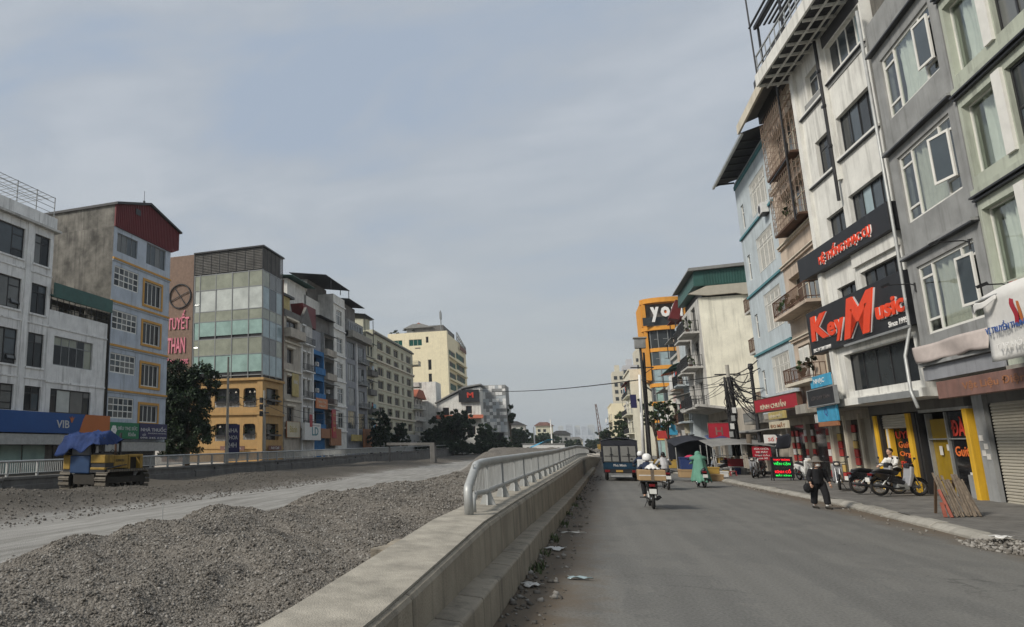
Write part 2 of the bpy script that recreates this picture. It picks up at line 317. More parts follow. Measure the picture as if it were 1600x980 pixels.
def gravel(t, p, nd, l):
    g = nd('NewGeometry'); s = nd('SeparateXYZ'); l(g.outputs['Position'], s.inputs[0])
    v = nd('TexVoronoi', Scale=42.); l(g.outputs['Position'], v.inputs['Vector'])
    sp = nd('SeparateColor'); l(v.outputs['Color'], sp.inputs[0])
    c = ramp(nd, l, sp.outputs[0], [(0,(.095,.086,.073)), (.55,(.145,.131,.112)), (1,(.22,.203,.178))])
    n = nd('TexNoise', Scale=.35, Detail=7., Roughness=.6); l(g.outputs['Position'], n.inputs['Vector'])
    # compacted stone-dust track down the middle, dark earth towards the left parapet
    nx = nd('Math', operation='MULTIPLY_ADD'); l(n.outputs[0], nx.inputs[0]); nx.inputs[1].default_value = 2.4; l(s.outputs[0], nx.inputs[2])
    a = nd('MapRange'); a.inputs[1].default_value = -12.3; a.inputs[2].default_value = -11.6; l(nx.outputs[0], a.inputs[0])
    b = nd('MapRange'); b.inputs[1].default_value = -7.2; b.inputs[2].default_value = -6.4; b.inputs[3].default_value = 1.; b.inputs[4].default_value = 0.; l(nx.outputs[0], b.inputs[0])
    k = nd('Math', operation='MULTIPLY'); l(a.outputs[0], k.inputs[0]); l(b.outputs[0], k.inputs[1])
    mr = nd('Mapping', Scale=(1.6, .14, 1)); l(g.outputs['Position'], mr.inputs[0]); n2 = nd('TexNoise', Scale=1.8, Detail=9., Roughness=.72); l(mr.outputs[0], n2.inputs['Vector'])
    c2 = ramp(nd, l, n2.outputs[0], [(.32,(.17,.163,.148)), (.5,(.26,.253,.235)), (.68,(.35,.343,.32))])
    m1 = nd('Mix', data_type='RGBA'); l(k.outputs[0], m1.inputs[0]); l(c, m1.inputs[6]); l(c2, m1.inputs[7])
    d = nd('MapRange'); d.inputs[1].default_value = -13.2; d.inputs[2].default_value = -12.2; d.inputs[3].default_value = .85; d.inputs[4].default_value = 0.; l(nx.outputs[0], d.inputs[0])
    m2 = nd('Mix', data_type='RGBA'); m2.inputs[7].default_value = (.080,.071,.058,1); l(d.outputs[0], m2.inputs[0]); l(m1.outputs[2], m2.inputs[6])
    l(m2.outputs[2], p.inputs['Base Color']); p.inputs['Roughness'].default_value = .9
    bm = nd('Bump', Strength=.8, Distance=.02); bm.invert = True; l(v.outputs['Distance'], bm.inputs['Height']); l(bm.outputs[0], p.inputs['Normal'])
ground_mat('gravel', gravel)
def pave(t, p, nd, l):
    g = nd('NewGeometry')
    br = nd('TexBrick', Scale=1., offset=.5); br.inputs['Brick Width'].default_value = .4; br.inputs['Row Height'].default_value = .4; br.inputs['Mortar Size'].default_value = .008
    br.inputs['Color1'].default_value = (.13,.125,.115,1); br.inputs['Color2'].default_value = (.16,.153,.14,1); br.inputs['Mortar'].default_value = (.07,.065,.06,1); l(g.outputs['Position'], br.inputs['Vector'])
    n = nd('TexNoise', Scale=1.1, Detail=9., Roughness=.7); l(g.outputs['Position'], n.inputs['Vector'])
    r = nd('MapRange'); r.inputs[1].default_value = .3; r.inputs[2].default_value = .7; r.inputs[3].default_value = .65; r.inputs[4].default_value = 1.3; l(n.outputs[0], r.inputs[0])
    sc = nd('VectorMath', operation='SCALE'); l(br.outputs[0], sc.inputs[0]); l(r.outputs[0], sc.inputs['Scale']); l(sc.outputs[0], p.inputs['Base Color']); p.inputs['Roughness'].default_value = .85
    b = nd('Bump', Strength=.3, Distance=.01); l(n.outputs[0], b.inputs['Height']); l(b.outputs[0], p.inputs['Normal'])
ground_mat('paving', pave)

# ------------------------------------------------------------------ ground, road, pavement
def strip(name, pts_l, pts_r, z, mat, z2=None):
    z2 = z if z2 is None else z2
    b = MB()
    for (a, c), (d, e) in zip(zip(pts_l, pts_l[1:]), zip(pts_r, pts_r[1:])):
        b.quad((a[0], a[1], z), (d[0], d[1], z2), (e[0], e[1], z2), (c[0], c[1], z))
    return tag(b.build(name, mat), kind='structure')
def lerp(x, tab):
    for (a, b), (c, d) in zip(tab, tab[1:]):
        if x <= c: return b+(d-b)*max(0, (x-a))/(c-a)
    return tab[-1][1]
b = MB(); b.quad((-3500,-60,-.45), (3500,-60,-.45), (3500,5800,-.45), (-3500,5800,-.45)); tag(b.build('ground', 'tan'), kind='structure')
KX = [(-6, 7.0), (8, 6.9), (20, 7.35), (28, 7.6), (44, 7.0), (58, 5.7), (75, 4.6), (160, 7.5), (420, 16)]      # right kerb line
PX_ = [(-6, -1.5), (60, 1.04), (100, 2.5), (150, 4.4), (420, 13)]              # foot of the kerb under the parapet
ys = [-6, 0, 5, 8, 12, 15, 20, 24, 28, 36, 44, 51, 58, 66, 75, 100, 130, 160, 250, 420]
strip('road', [(lerp(y, PX_)-.1, y) for y in ys], [(lerp(y, KX)+.05, y) for y in ys], 0, 'asphalt')
strip('left_street', [(-33.5, y) for y in ys], [(-25.8, y) for y in ys], .02, 'asphalt')
pv = strip('pavement', [(lerp(y, KX)+.2, y) for y in ys], [(11.6, y) for y in ys], .13, 'paving', .24)
yy = 9.0; i = 0
while yy < 62:
    ln = .98; xa, xb = lerp(yy, KX), lerp(yy+ln, KX); a = math.atan2(-(xb-xa), ln)
    bb = MB(); h = .13+random.uniform(-.02, .02)
    bb.prism([(-.12, -.05), (.24, -.05), (.24, h), (.02, h), (-.12, .05)], 1, 0, ln-.012)
    o = bb.build('kerb_stone', 'concrete', pv, (xa, yy, random.uniform(-.012, .012)), a+random.uniform(-.012, .012), bevel=.015)
    yy += ln

# excavated strip: gravel bank by the parapet, stone-dust track, dark earth
def wall_left(y): return np.interp(y, [q[0] for q in PX_], [q[1] for q in PX_])-.95
def sst(a, b, x): t = np.clip((x-a)/(b-a), 0, 1); return t*t*(3-2*t)
def terr(x, y):
    wl = wall_left(y); top = .44+.14*sst(5, 12, y)+.95*sst(44, 70, y)-.5*sst(85, 120, y)
    edge = -6.5+1.3*sst(12, 24, y)-2.2*sst(38, 60, y)+.9*fbm(y*.22+3, y*0+2.2, 3)+ .35*fbm(y*.9, y*0+7.7, 2)
    bank = sst(-1.9, .4, x-edge)*(1-0*x)
    z = top*bank
    z = z+bank*(.62*fbm(x*.36+4, y*.36, 3)+.46*fbm(x*.9, y*.9+9, 4)+.14*fbm(x*4, y*4, 2))
    # let the bank fall a little against the wall
    z = z-bank*.10*sst(1.2, 0, wl-x)
    far = sst(-12.4, -15.5, x)*sst(-25.8, -22, x)
    z = z+far*(.22+.6*fbm(x*.22+1, y*.13+3, 3)+.3*fbm(x*.9, y*.8, 3))*(1-.75*sst(22, 20, np.hypot(x+20.6, (y-28.2)*.9)*4.2))
    z = z-.30*sst(-16.5, -20.5, x)
    z = z+.055*fbm(x*.9+30, y*.9, 3)
    z = z+.5*np.exp(-((x+15.2)**2/2.2+(y-15.5)**2/7))
    return z
ygr = [-3.]
while ygr[-1] < 170: ygr.append(ygr[-1]+max(.075, (ygr[-1]+1)*.0085))
ygr = np.array(ygr); xs_ = np.concatenate([np.linspace(-26.2, -9.5, 110), np.linspace(-9.35, 0, 78)])
Yg, Ts = np.meshgrid(ygr, (xs_+26.2)/26.2, indexing='ij'); Xg = -26.2+Ts*(wall_left(Yg)+.12+26.2)
Zg = terr(Xg, Yg); ny, nx = Xg.shape
idx = np.arange(ny*nx).reshape(ny, nx)
F4 = np.stack([idx[:-1,:-1], idx[:-1,1:], idx[1:,1:], idx[1:,:-1]], -1).reshape(-1, 4)
tag(fast_mesh('earthworks', np.stack([Xg, Yg, Zg], -1).reshape(-1, 3), F4, 'gravel'), kind='structure')

# loose stones lying on the bank
def stones(name, px, py, pz, sz, mats, parent=None):
    n = len(px); cube = np.array([(-1,-1,-1),(1,-1,-1),(1,1,-1),(-1,1,-1),(-1,-1,1),(1,-1,1),(1,1,1),(-1,1,1)], float)
    fc = np.array([[3,2,1,0],[4,5,6,7],[0,1,5,4],[1,2,6,5],[2,3,7,6],[3,0,4,7]])
    v = cube[None]*(1+.5*(RNG.random((n, 8, 3))-.5))*np.array([1, .8, .6])
    a, b2, c = (RNG.random((3, n))-.5)*np.array([[6.3],[1.6],[1.6]])
    ca, sa, cb, sb, cc, sc2 = np.cos(a), np.sin(a), np.cos(b2), np.sin(b2), np.cos(c), np.sin(c); z0 = np.zeros(n); o1 = np.ones(n)
    Rz = np.stack([np.stack([ca,-sa,z0],-1), np.stack([sa,ca,z0],-1), np.stack([z0,z0,o1],-1)], 1)
    Ry = np.stack([np.stack([cb,z0,sb],-1), np.stack([z0,o1,z0],-1), np.stack([-sb,z0,cb],-1)], 1)
    Rx = np.stack([np.stack([o1,z0,z0],-1), np.stack([z0,cc,-sc2],-1), np.stack([z0,sc2,cc],-1)], 1)
    v = np.einsum('nij,nkj->nki', Rz@Ry@Rx, v)*np.asarray(sz)[:, None, None]+np.stack([px, py, pz], -1)[:, None, :]
    f = (fc[None]+8*np.arange(n)[:, None, None]).reshape(-1, 4)
    return fast_mesh(name, v.reshape(-1, 3), f, mats, parent, mi=np.repeat(RNG.integers(0, len(mats), n), 6))
for n_, c_ in (('stone_a', (.125,.113,.097)), ('stone_b', (.158,.144,.124)), ('stone_c', (.27,.255,.23)), ('stone_d', (.098,.088,.075))): M(n_, c_, .85, .2, 8)
n = 150000; u_ = RNG.random(n); py_ = 3.2*(46/3.2)**u_; px_ = wall_left(py_)+.1-RNG.random(n)**.9*7.4
ok = px_ > -7.6+1.3*sst(12, 24, py_)-RNG.random(n)**3*1.6; px_, py_ = px_[ok], py_[ok]
sz_ = (.0055+.0115*RNG.random(len(px_))**4)*(.75+py_*.041)
tag(stones('gravel_stones', px_, py_, terr(px_, py_)+sz_*.1, sz_, ['stone_a','stone_b','stone_c','stone_b','stone_b','stone_d']), 'loose grey-brown crushed stone covering the bank beside the parapet', 'gravel', kind='stuff')
n = 9000; py_ = 9+RNG.random(n)*30; px_ = -12.2-RNG.random(n)*8; sz_ = .01+.03*RNG.random(n)**3
tag(stones('earth_clods', px_, py_, terr(px_, py_)+sz_*.2, sz_, ['stone_d','stone_d','stone_d','stone_a']), 'dark clods and stones on the earth bank below the crawler machine', 'gravel', kind='stuff')
# survey pin on the track
b = MB(); b.tube((0,0,-.05), (0,0,.42), .012); tag(b.build('survey_stake', 'steel', None, (-9.9, 15.6, 0)), 'thin grey survey stake standing upright in the pale stone-dust track', 'stake')

# ------------------------------------------------------------------ right-hand parapet with kerb blocks and railing
WT = [(-6, .60), (3, .62), (5, .67), (9.5, .87), (13, .90), (26, .95), (46, 1.12), (60, 1.04), (100, .35), (150, -.2), (200, -.3)]
def wpt(y, off): return lerp(y, PX_)+off
par = thing('parapet_wall', 'long concrete parapet with a stepped kerb running beside the road', 'wall')
yw = [-6, 0, 3, 5, 7, 9.5, 11, 13, 16, 20, 26, 33, 40, 46, 52, 60, 70, 80, 100, 125, 150]
b = MB(); pr_ = []
for y in yw:
    z = lerp(y, WT); pr_.append([(wpt(y,-.25), y, -.4), (wpt(y,-.25), y, z-.045), (wpt(y,-.27), y, z-.012), (wpt(y,-.30), y, z), (wpt(y,-.95), y, z+.005), (wpt(y,-1.0), y, z-.05), (wpt(y,-1.0), y, -.4)])
M('parapet_concrete', (.29,.255,.20), .85, .28, 1.6, .4, 45, .95, dirt=(.075,.068,.056)); M('parapet_top', (.325,.30,.25), .85, .4, 3.0, .45, 70, .2, detail=10)
def wprof(y):
    z = lerp(y, WT); return [(wpt(y,-.25), y, -.4), (wpt(y,-.25), y, z-.045), (wpt(y,-.27), y, z-.012), (wpt(y,-.30), y, z), (wpt(y,-.95), y, z+.005), (wpt(y,-1.0), y, z-.05), (wpt(y,-1.0), y, -.4)]
y = -6.
while y < 148:
    b = MB(); st_ = 3.9 if y < 60 else 12; sg_ = [wprof(y+.008+(st_-.016)*k/3) for k in range(4)]
    for p, q in zip(sg_, sg_[1:]):
        for i in range(6): b.quad(p[i], p[i+1], q[i+1], q[i])
    b.quad(*sg_[0]); b.quad(*sg_[-1]); b.build('wall_panel', 'parapet_concrete', par); y += st_
b = MB()
for y, y2 in zip(yw, yw[1:]):
    z, z2 = lerp(y, WT)+.012, lerp(y2, WT)+.012
    b.quad((wpt(y,-.305), y, z-.006), (wpt(y2,-.305), y2, z2-.006), (wpt(y2,-.94), y2, z2), (wpt(y,-.94), y, z))
b.build('coping_slab', 'parapet_top', par, solid=-.02)
b = MB()       # broken lip on the inner edge
for k in range(7): b.box(-1.12+random.uniform(-.05,.03), -.93, k*.14, k*.14+.13, -.13-random.random()*.05, random.uniform(-.03,.015))
b.build('broken_edge', 'parapet_concrete', par, (lerp(7.6, PX_), 7.3, lerp(7.6, WT)), -.03, bevel=.012)
y = 2.2
while y < 60:
    ln = 1.05; xa, xb = lerp(y, PX_), lerp(y+ln, PX_); h = lerp(y, [(0,.37),(12,.38),(27,.24),(60,.2)])
    bb = MB(); bb.prism([(-.26, -.1), (0, -.1), (0, h-.02), (-.02, h), (-.26, h+.01)], 1, .012, ln-.012)
    bb.build('kerb_block', 'parapet_concrete', par, (xa+random.uniform(-.006,.006), y, random.uniform(-.006,.006)), -math.atan2(xb-xa, ln)+random.uniform(-.004,.004), bevel=.01)
    y += ln
rl = thing('guard_railing', 'galvanised pipe railing with balusters standing on the right parapet', 'railing')
def ra(y, off=-.62): return wpt(y, off)
def rz(y): return lerp(y, WT)+lerp(y, [(0,.70),(20,.71),(46,.72),(200,.7)])
ry = [11.6, 13, 16, 20, 26, 33, 40, 46, 52, 60, 70, 80, 100, 125, 150]
b = MB(); b.path([(ra(10.25), 10.25, lerp(10.25, WT)), (ra(10.25), 10.25, 1.22), (ra(10.28), 10.28, 1.27), (ra(10.95), 10.95, 1.54), (ra(11.02), 11.02, 1.565)]+[(ra(y), y, rz(y)) for y in ry], .062, 10)
b.build('top_rail', 'galv', rl, smooth=True)
b = MB(); b.path([(ra(10.6), 10.62, lerp(10.6, WT)), (ra(10.6), 10.62, 1.08), (ra(10.8), 10.85, 1.16)]+[(ra(y), y, rz(y)-.46) for y in ry], .04, 8); b.build('lower_rail', 'galv', rl, smooth=True)
y = 11.9; pm = None
while y < 62:
    if pm is None:
        b = MB(); b.box(-.032, .032, -.022, .022, .24, .72); b.prism([(-.13, 0), (.13, 0), (.04, .26), (-.04, .26)], 1, -.012, .012); b.prism([(-.10, 0), (.10, 0), (.03, .26), (-.03, .26)], 0, -.012, .012); b.box(-.14, .14, -.12, .12, 0, .014); pm = b.mesh('post', 'galv')
    link('post', pm, rl, (ra(y), y, lerp(y, WT)+.012), 0); y += 1.75
b = MB(); b.box(-.006, .006, -.024, .024, .265, .70); bmesh_ = b.mesh('baluster', 'galv')
y = 10.75; nb = 0; rest = MB()
while y < 70:
    if nb < 300: link('baluster', bmesh_, rl, (ra(y), y, lerp(y, WT)-.01*(y > 12)), 0)
    else: z = lerp(y, WT); rest.box(ra(y)-.006, ra(y)+.006, y-.024, y+.024, z+.265, z+.69)
    nb += 1; y += .13
tag(rest.build('far_balusters', 'galv', rl), kind='stuff')

# litter and weeds in the gutter
n = 620; py_ = 6.5*(52/6.5)**RNG.random(n); px_ = np.interp(py_, [q[0] for q in PX_], [q[1] for q in PX_])+.03+RNG.random(n)**2*.55
sz_ = .01+.032*RNG.random(n)**3; tag(stones('gutter_rubble', px_, py_, sz_*.3, sz_, ['stone_a','stone_b','stone_d','stone_a','stone_c']), 'crumbled stones and scraps lying in the gutter under the parapet kerb', 'rubble', kind='stuff')
n = 240; py_ = 12+RNG.random(n)*30; px_ = np.interp(py_, [q[0] for q in KX], [q[1] for q in KX])-.12-RNG.random(n)**2*.7
sz_ = .008+.035*RNG.random(n)**4; tag(stones('kerb_rubble', px_, py_, sz_*.3, sz_, ['stone_b','stone_a','stone_c','stone_b']), 'broken stones scattered along the foot of the right kerb', 'rubble', kind='stuff')
n = 1500; a_ = RNG.random(n)*6.28; r_ = np.sqrt(RNG.random(n)); px_ = 7.35+.75*r_*np.cos(a_); py_ = 17.3+1.3*r_*np.sin(a_); hgt = .2*(1-r_**1.5)
sz_ = .008+.034*RNG.random(n)**3; tag(stones('rubble_heap', px_, py_, hgt*.7*RNG.random(n)+.01, sz_, ['stone_b','stone_c','stone_c','stone_a']), 'low heap of broken pale rubble on the kerb at the right edge', 'rubble', kind='stuff')
def rag(name, label, x, y, w, l, mat, rot, z=.006):
    b = MB(); b.sheet(lambda u, v: ((u-.5)*w*(1+.3*math.sin(7*v)), (v-.5)*l*(1+.25*math.sin(5*u+1)), .012+.035*abs(math.sin(5*u+2*v))*abs(math.cos(6*v))), 6, 6)
    tag(b.build(name, mat, None, (x, y, z), rot, smooth=True, solid=.003), label, 'litter')
rag('plastic_bag', 'pale blue flattened plastic bag on the road near the parapet', -.12, 11.05, .28, .10, 'pane_sky', .1)
rag('paper_scrap', 'crumpled white paper scrap in the gutter closest to the camera', -.72, 10.3, .24, .22, 'paper', .6)
rag('paper_scrap', 'larger pale wrapper in the gutter beyond the crumpled white scrap', -.52, 14.0, .34, .26, 'white_cloth', 1.1)
rag('paper_scrap', 'thin pale strip of card lying on the gutter dirt', -.25, 16.6, .42, .06, 'paper', .2)
rag('plastic_bag', 'pinkish white plastic bag on the rubble heap at right', 7.2, 17.6, .34, .25, 'white_cloth', .5, .16)
def blades(name, pts, h, n, mat, label):
    v = []; f = []
    for (x, y, z) in pts:
        for k in range(n):
            a = random.random()*6.28; hh = h*random.uniform(.4, 1); lean = random.uniform(.2, .9)*hh; w = .012+.01*random.random(); bx_ = x+random.uniform(-.12,.12); by_ = y+random.uniform(-.25,.25)
            c, s_ = math.cos(a), math.sin(a); i0 = len(v)
            v += [(bx_-s_*w, by_+c*w, z), (bx_+s_*w, by_-c*w, z), (bx_+c*lean+s_*w*.3, by_+s_*lean-c*w*.3, z+hh), (bx_+c*lean-s_*w*.3, by_+s_*lean+c*w*.3, z+hh)]; f.append([i0, i0+1, i0+2, i0+3])
    tag(fast_mesh(name, np.array(v), np.array(f), mat), label, 'weeds', kind='stuff')
blades('gutter_weeds', [(lerp(y, PX_)+.06, y, 0) for y in (11.5, 11.8, 13.2, 15.2, 15.5, 18, 18.4, 21, 24, 27)], .13, 22, 'leaf_light', 'sparse green weeds growing out of the gutter under the parapet')

# ------------------------------------------------------------------ left-hand parapet and railing
LP = -25.6
def lz(y): return .40+.0075*(y-26)
lp = thing('far_parapet', 'grimy concrete parapet on the far side of the excavated strip', 'wall')
y = 8
while y < 150:
    b = MB(); z = lz(y); b.box(-.22, .22, 0, 5.96, -.5, z-.16); b.box(-.27, .27, 0, 5.96, z-.16, z-.02); b.box(.22, .34, .02, 5.9, -.5, z-.42)
    b.build('wall_panel', 'dark_concrete', lp, (LP, y, 0), bevel=.02)
    if int(y) % 4 == 0:
        b = MB(); b.box(.22, .30, 2.8, 2.95, z-.40, z-.22); b.build('drain_spout', 'dark_metal', lp, (LP, y, 0))
    y += 6
lr = thing('far_railing', 'pale grey steel railing with close balusters on the far parapet', 'railing')
b = MB(); b.path([(LP, y, lz(y)+.70) for y in (8, 30, 60, 100, 150)], .055, 8); b.build('top_rail', 'steel', lr, smooth=True)
b = MB(); b.path([(LP, y, lz(y)+.12) for y in (8, 30, 60, 100, 150)], .03, 6); b.build('lower_rail', 'steel', lr, smooth=True)
b = MB(); b.box(-.06, .06, -.05, .05, -.03, .69); pm = b.mesh('post', 'steel')
b = MB()
for k in range(12): b.box(-.015, .015, .22+k*.145-.025, .22+k*.145+.025, .12, .66)
bm_ = b.mesh('baluster_panel', 'steel')
y = 10
while y < 110:
    link('post', pm, lr, (LP, y, lz(y))); o = link('baluster_panel', bm_, lr, (LP, y, lz(y))); o['kind'] = 'stuff'; y += 2.05

# ------------------------------------------------------------------ lettering and signs
_tc = {}
def text_mesh(s, w, h, ext, mat, shear=0., bold=.0):
    key = (s, round(w, 3), round(h, 3), ext, mat, shear)
    if key in _tc: return _tc[key]
    c = bpy.data.curves.new('text', 'FONT'); c.body = s; c.extrude = .5; c.offset = bold; c.shear = shear; c.resolution_u = 2
    o = bpy.data.objects.new('text', c); COL.objects.link(o); bpy.context.view_layer.update()
    me = bpy.data.meshes.new_from_object(o); bpy.data.objects.remove(o); bpy.data.curves.remove(c)
    n = len(me.vertices); co = np.empty(n*3, 'f'); me.vertices.foreach_get('co', co); co = co.reshape(-1, 3)
    lo, hi = co.min(0), co.max(0); q = (co-lo)/np.maximum(hi-lo, 1e-6)
    me.vertices.foreach_set('co', np.stack([q[:,0]*w, -q[:,2]*ext, q[:,1]*h], -1).astype('f').ravel())
    me.materials.clear(); me.materials.append(MT[mat]); me.update(); me.name = 'lettering'; _tc[key] = me; return me
FL, FR, FS = R(90), R(-90), 0.
def sign(name, label, loc, rot, w, h, t, mat, texts=(), cat='sign', frame=None, group=None):
    """a board whose lower left front corner is at loc; its face looks along local -y"""
    b = MB(); b.box(0, w, 0, t, 0, h)
    o = tag(b.build(name, mat, None, loc, rot, bevel=min(.012, t/5)), label, cat, group)
    if frame:
        b = MB(); f = .04
        b.box(-f, w+f, -.02, t, -f, 0); b.box(-f, w+f, -.02, t, h, h+f); b.box(-f, 0, -.02, t, 0, h); b.box(w, w+f, -.02, t, 0, h); b.build('frame', frame, o)
    for q in texts:
        s, x, z, tw, th, m = q[:6]; ext = q[6] if len(q) > 6 else .02; sh = q[7] if len(q) > 7 else 0; bo = q[8] if len(q) > 8 else .015
        link('lettering', text_mesh(s, tw, th, ext, m, sh, bo), o, (x, -.002, z))
    return o

# ------------------------------------------------------------------ buildings
class Bld:
    """local frame: x along the street front, -y out of the front, z up; side A is x=0, side B is x=W"""
    cache = {}
    def __init__(s, name, label, loc, rot, W, D, H, cat='building', group=None):
        s.r = thing(name, label, cat, loc, rot, group); s.W, s.D, s.H = W, D, H
    def face(s, b, fn, U0, U1, Z0, Z1, holes, dep):
        us = sorted({U0, U1, *[q for h in holes for q in h[:2] if U0 < q < U1]}); zs = sorted({Z0, Z1, *[q for h in holes for q in h[2:4] if Z0 < q < Z1]})
        inside = lambda u, z: any(h[0] < u < h[1] and h[2] < z < h[3] for h in holes)
        for u, u2 in zip(us, us[1:]):
            for z, z2 in zip(zs, zs[1:]):
                if not inside((u+u2)/2, (z+z2)/2): b.quad(fn(u,z,0), fn(u2,z,0), fn(u2,z2,0), fn(u,z2,0))
        for (a, c, z, z2) in [h[:4] for h in holes]:
            for p, q in (((a,z),(c,z)), ((c,z),(c,z2)), ((c,z2),(a,z2)), ((a,z2),(a,z))):
                b.quad(fn(*p,0), fn(*p,dep), fn(*q,dep), fn(*q,0))
    def shell(s, mat, z0=0, z1=None, front=(), A=(), B=(), dep=.22, x0=0, W=None, y0=0, D=None, name='wall', sidemat=None, floor=True):
        z1 = s.H if z1 is None else z1; W = s.W if W is None else W; D = s.D if D is None else D; b = MB()
        s.face(b, lambda u, z, d: (x0+u, y0+d, z), 0, W, z0, z1, list(front), dep)
        b.mat(1)
        s.face(b, lambda u, z, d: (x0+d, y0+u, z), 0, D, z0, z1, list(A), dep)
        s.face(b, lambda u, z, d: (x0+W-d, y0+u, z), 0, D, z0, z1, list(B), dep)
        b.mat(0); b.quad((x0,y0+D,z0), (x0+W,y0+D,z0), (x0+W,y0+D,z1), (x0,y0+D,z1)); b.quad((x0,y0,z1), (x0+W,y0,z1), (x0+W,y0+D,z1), (x0,y0+D,z1))
        if floor: b.quad((x0,y0,z0), (x0+W,y0,z0), (x0+W,y0+D,z0), (x0,y0+D,z0))
        return b.build(name, [mat, sidemat or mat], s.r)
    def box(s, name, mat, x0, x1, y0, y1, z0, z1, bevel=0, parent=None):
        return MB().box(x0, x1, y0, y1, z0, z1).build(name, mat, parent or s.r, bevel=bevel)
    def win(s, side, u, z, w, h, spec, fm='white_frame', pm=('pane_dark',), dep=.12, fr=.05, curtain=None, ft=.06, x0=0, W=None, y0=0):
        """spec: list of (column share, [row shares from top])"""
        W = s.W if W is None else W
        key = (round(w,3), round(h,3), str(spec), fm, fr, dep)
        if key not in Bld.cache:
            b = MB(); b.box(0, w, dep, dep+ft, 0, fr); b.box(0, w, dep, dep+ft, h-fr, h); b.box(0, fr, dep, dep+ft, fr, h-fr); b.box(w-fr, w, dep, dep+ft, fr, h-fr)
            x = fr; cells = []; iw = w-2*fr; ih = h-2*fr; tot = sum(c for c, _ in spec)
            for ci, (c, rows) in enumerate(spec):
                cw = iw*c/tot; zt = h-fr; rt = sum(rows)
                if ci: b.box(x-fr*.4, x+fr*.4, dep-.006, dep+ft, fr, h-fr)
                for ri, rr in enumerate(rows):
                    rh = ih*rr/rt
                    if ri: b.box(x+fr*.4, x+cw-fr*.4, dep-.003, dep+ft, zt-fr*.4, zt+fr*.4)
                    cells.append((x, zt-rh, cw, rh)); zt -= rh
                x += cw
            Bld.cache[key] = (b.mesh('window', fm), cells)
        me, cells = Bld.cache[key]
        loc, rot = {'F': ((u, y0, z), 0), 'A': ((0, y0+u+w, z), R(-90)), 'B': ((W, y0+u, z), R(90))}[side]
        o = link('window', me, s.r, (loc[0]+x0, loc[1], loc[2]), rot)
        for (cx, cz, cw, ch) in cells:
            p = random.choice(pm); k2 = (round(cw,3), round(ch,3), p)
            if k2 not in Bld.cache:
                Bld.cache[k2] = MB().box(0, cw, 0, .012, 0, ch).mesh('pane', p)
            link('pane', Bld.cache[k2], o, (cx, dep+ft*.4+random.uniform(-.002,.002), cz), (random.uniform(-.006,.006), 0, random.uniform(-.008,.008)))
        if curtain:
            cm, c0, c1, drop = curtain
            b = MB(); nf = int((c1-c0)*w/.05); ph = random.random()*6
            b.sheet(lambda a, v: (w*(c0+(c1-c0)*a)+(.12*math.sin(ph+3*v)*(v-.5))*(1-2*a)*.6, dep+.17+.06*math.sin(a*nf*.75+ph+1.2*math.sin(3*v))+.03*math.sin(a*nf*2.1), h-h*drop*v), max(24, nf*2), 8)
            b.build('curtain', cm, o, smooth=True)
        return o
    def ledge(s, z, h=.14, out=.12, mat='white_plaster', x0=0, x1=None, name='ledge', sides=''):
        x1 = s.W if x1 is None else x1
        s.box(name, mat, x0-(.0 if 'A' not in sides else out), x1+(.0 if 'B' not in sides else out), -out, .02, z, z+h)
        if 'A' in sides: s.box(name, mat, -out, .02, .02, s.D, z, z+h)
        if 'B' in sides: s.box(name, mat, s.W-.02, s.W+out, .02, s.D, z, z+h)
    def balcony(s, u0, u1, z, out=.9, mat='white_plaster', rail='black_frame', h=.9, solid=False, y0=0):
        o = s.box('balcony', mat, u0, u1, y0-out, y0, z-.14, z)
        b = MB()
        if solid: b.box(u0, u1, y0-out, y0-out+.08, z, z+h); b.box(u0, u0+.08, y0-out+.08, y0, z, z+h); b.box(u1-.08, u1, y0-out+.08, y0, z, z+h)
        else:
            for zz in (z+h-.03, z+.1): b.box(u0, u1, y0-out, y0-out+.04, zz, zz+.035); b.box(u0, u0+.04, y0-out+.04, y0, zz, zz+.035); b.box(u1-.04, u1, y0-out+.04, y0, zz, zz+.035)
            n = max(3, int((u1-u0)/.16))
            for k in range(n+1): x = u0+.012+(u1-u0-.03)*k/n; b.box(x-.012, x+.012, y0-out+.008, y0-out+.03, z, z+h-.03)
            n = max(2, int(out/.18))
            for k in range(n+1):
                yk = y0-out+.03+(out-.05)*k/n
                for x in (u0+.02, u1-.02): b.box(x-.012, x+.012, yk-.012, yk+.012, z, z+h-.03)
        b.build('balustrade', mat if solid else rail, o)
        return o
    def ac(s, u, z, y=0, side='F'):
        b = MB(); b.box(0, .82, -.36, -.04, 0, .56); b.mat(1); b.lathe([(.0,-.362),(.21,-.364),(.22,-.372),(.235,-.364)], 14, (.34, 0, .28), 1); b.box(.04,.78,-.3,-.0,-.05,0)
        loc, rot = {'F': ((u, y, z), 0), 'A': ((0, u+.8, z), R(-90)), 'B': ((s.W, u, z), R(90))}[side]
        b.build('air_conditioner', ['white_plastic', 'dark_metal'], s.r, loc, rot, bevel=.015)
    def canopy(s, mat, x0, x1, y0, y1, z0, z1, rib=.3, name='roof', thick=.05, parent=None):
        """corrugated metal sheet, z0 at y0 and z1 at y1"""
        b = MB(); n = max(4, int((x1-x0)/rib*4))
        b.sheet(lambda u, v: (x0+(x1-x0)*u, y0+(y1-y0)*v, z0+(z1-z0)*v+.03*math.sin(u*n*math.pi/2)), n, 1)
        return b.build(name, mat, parent or s.r, solid=thick)

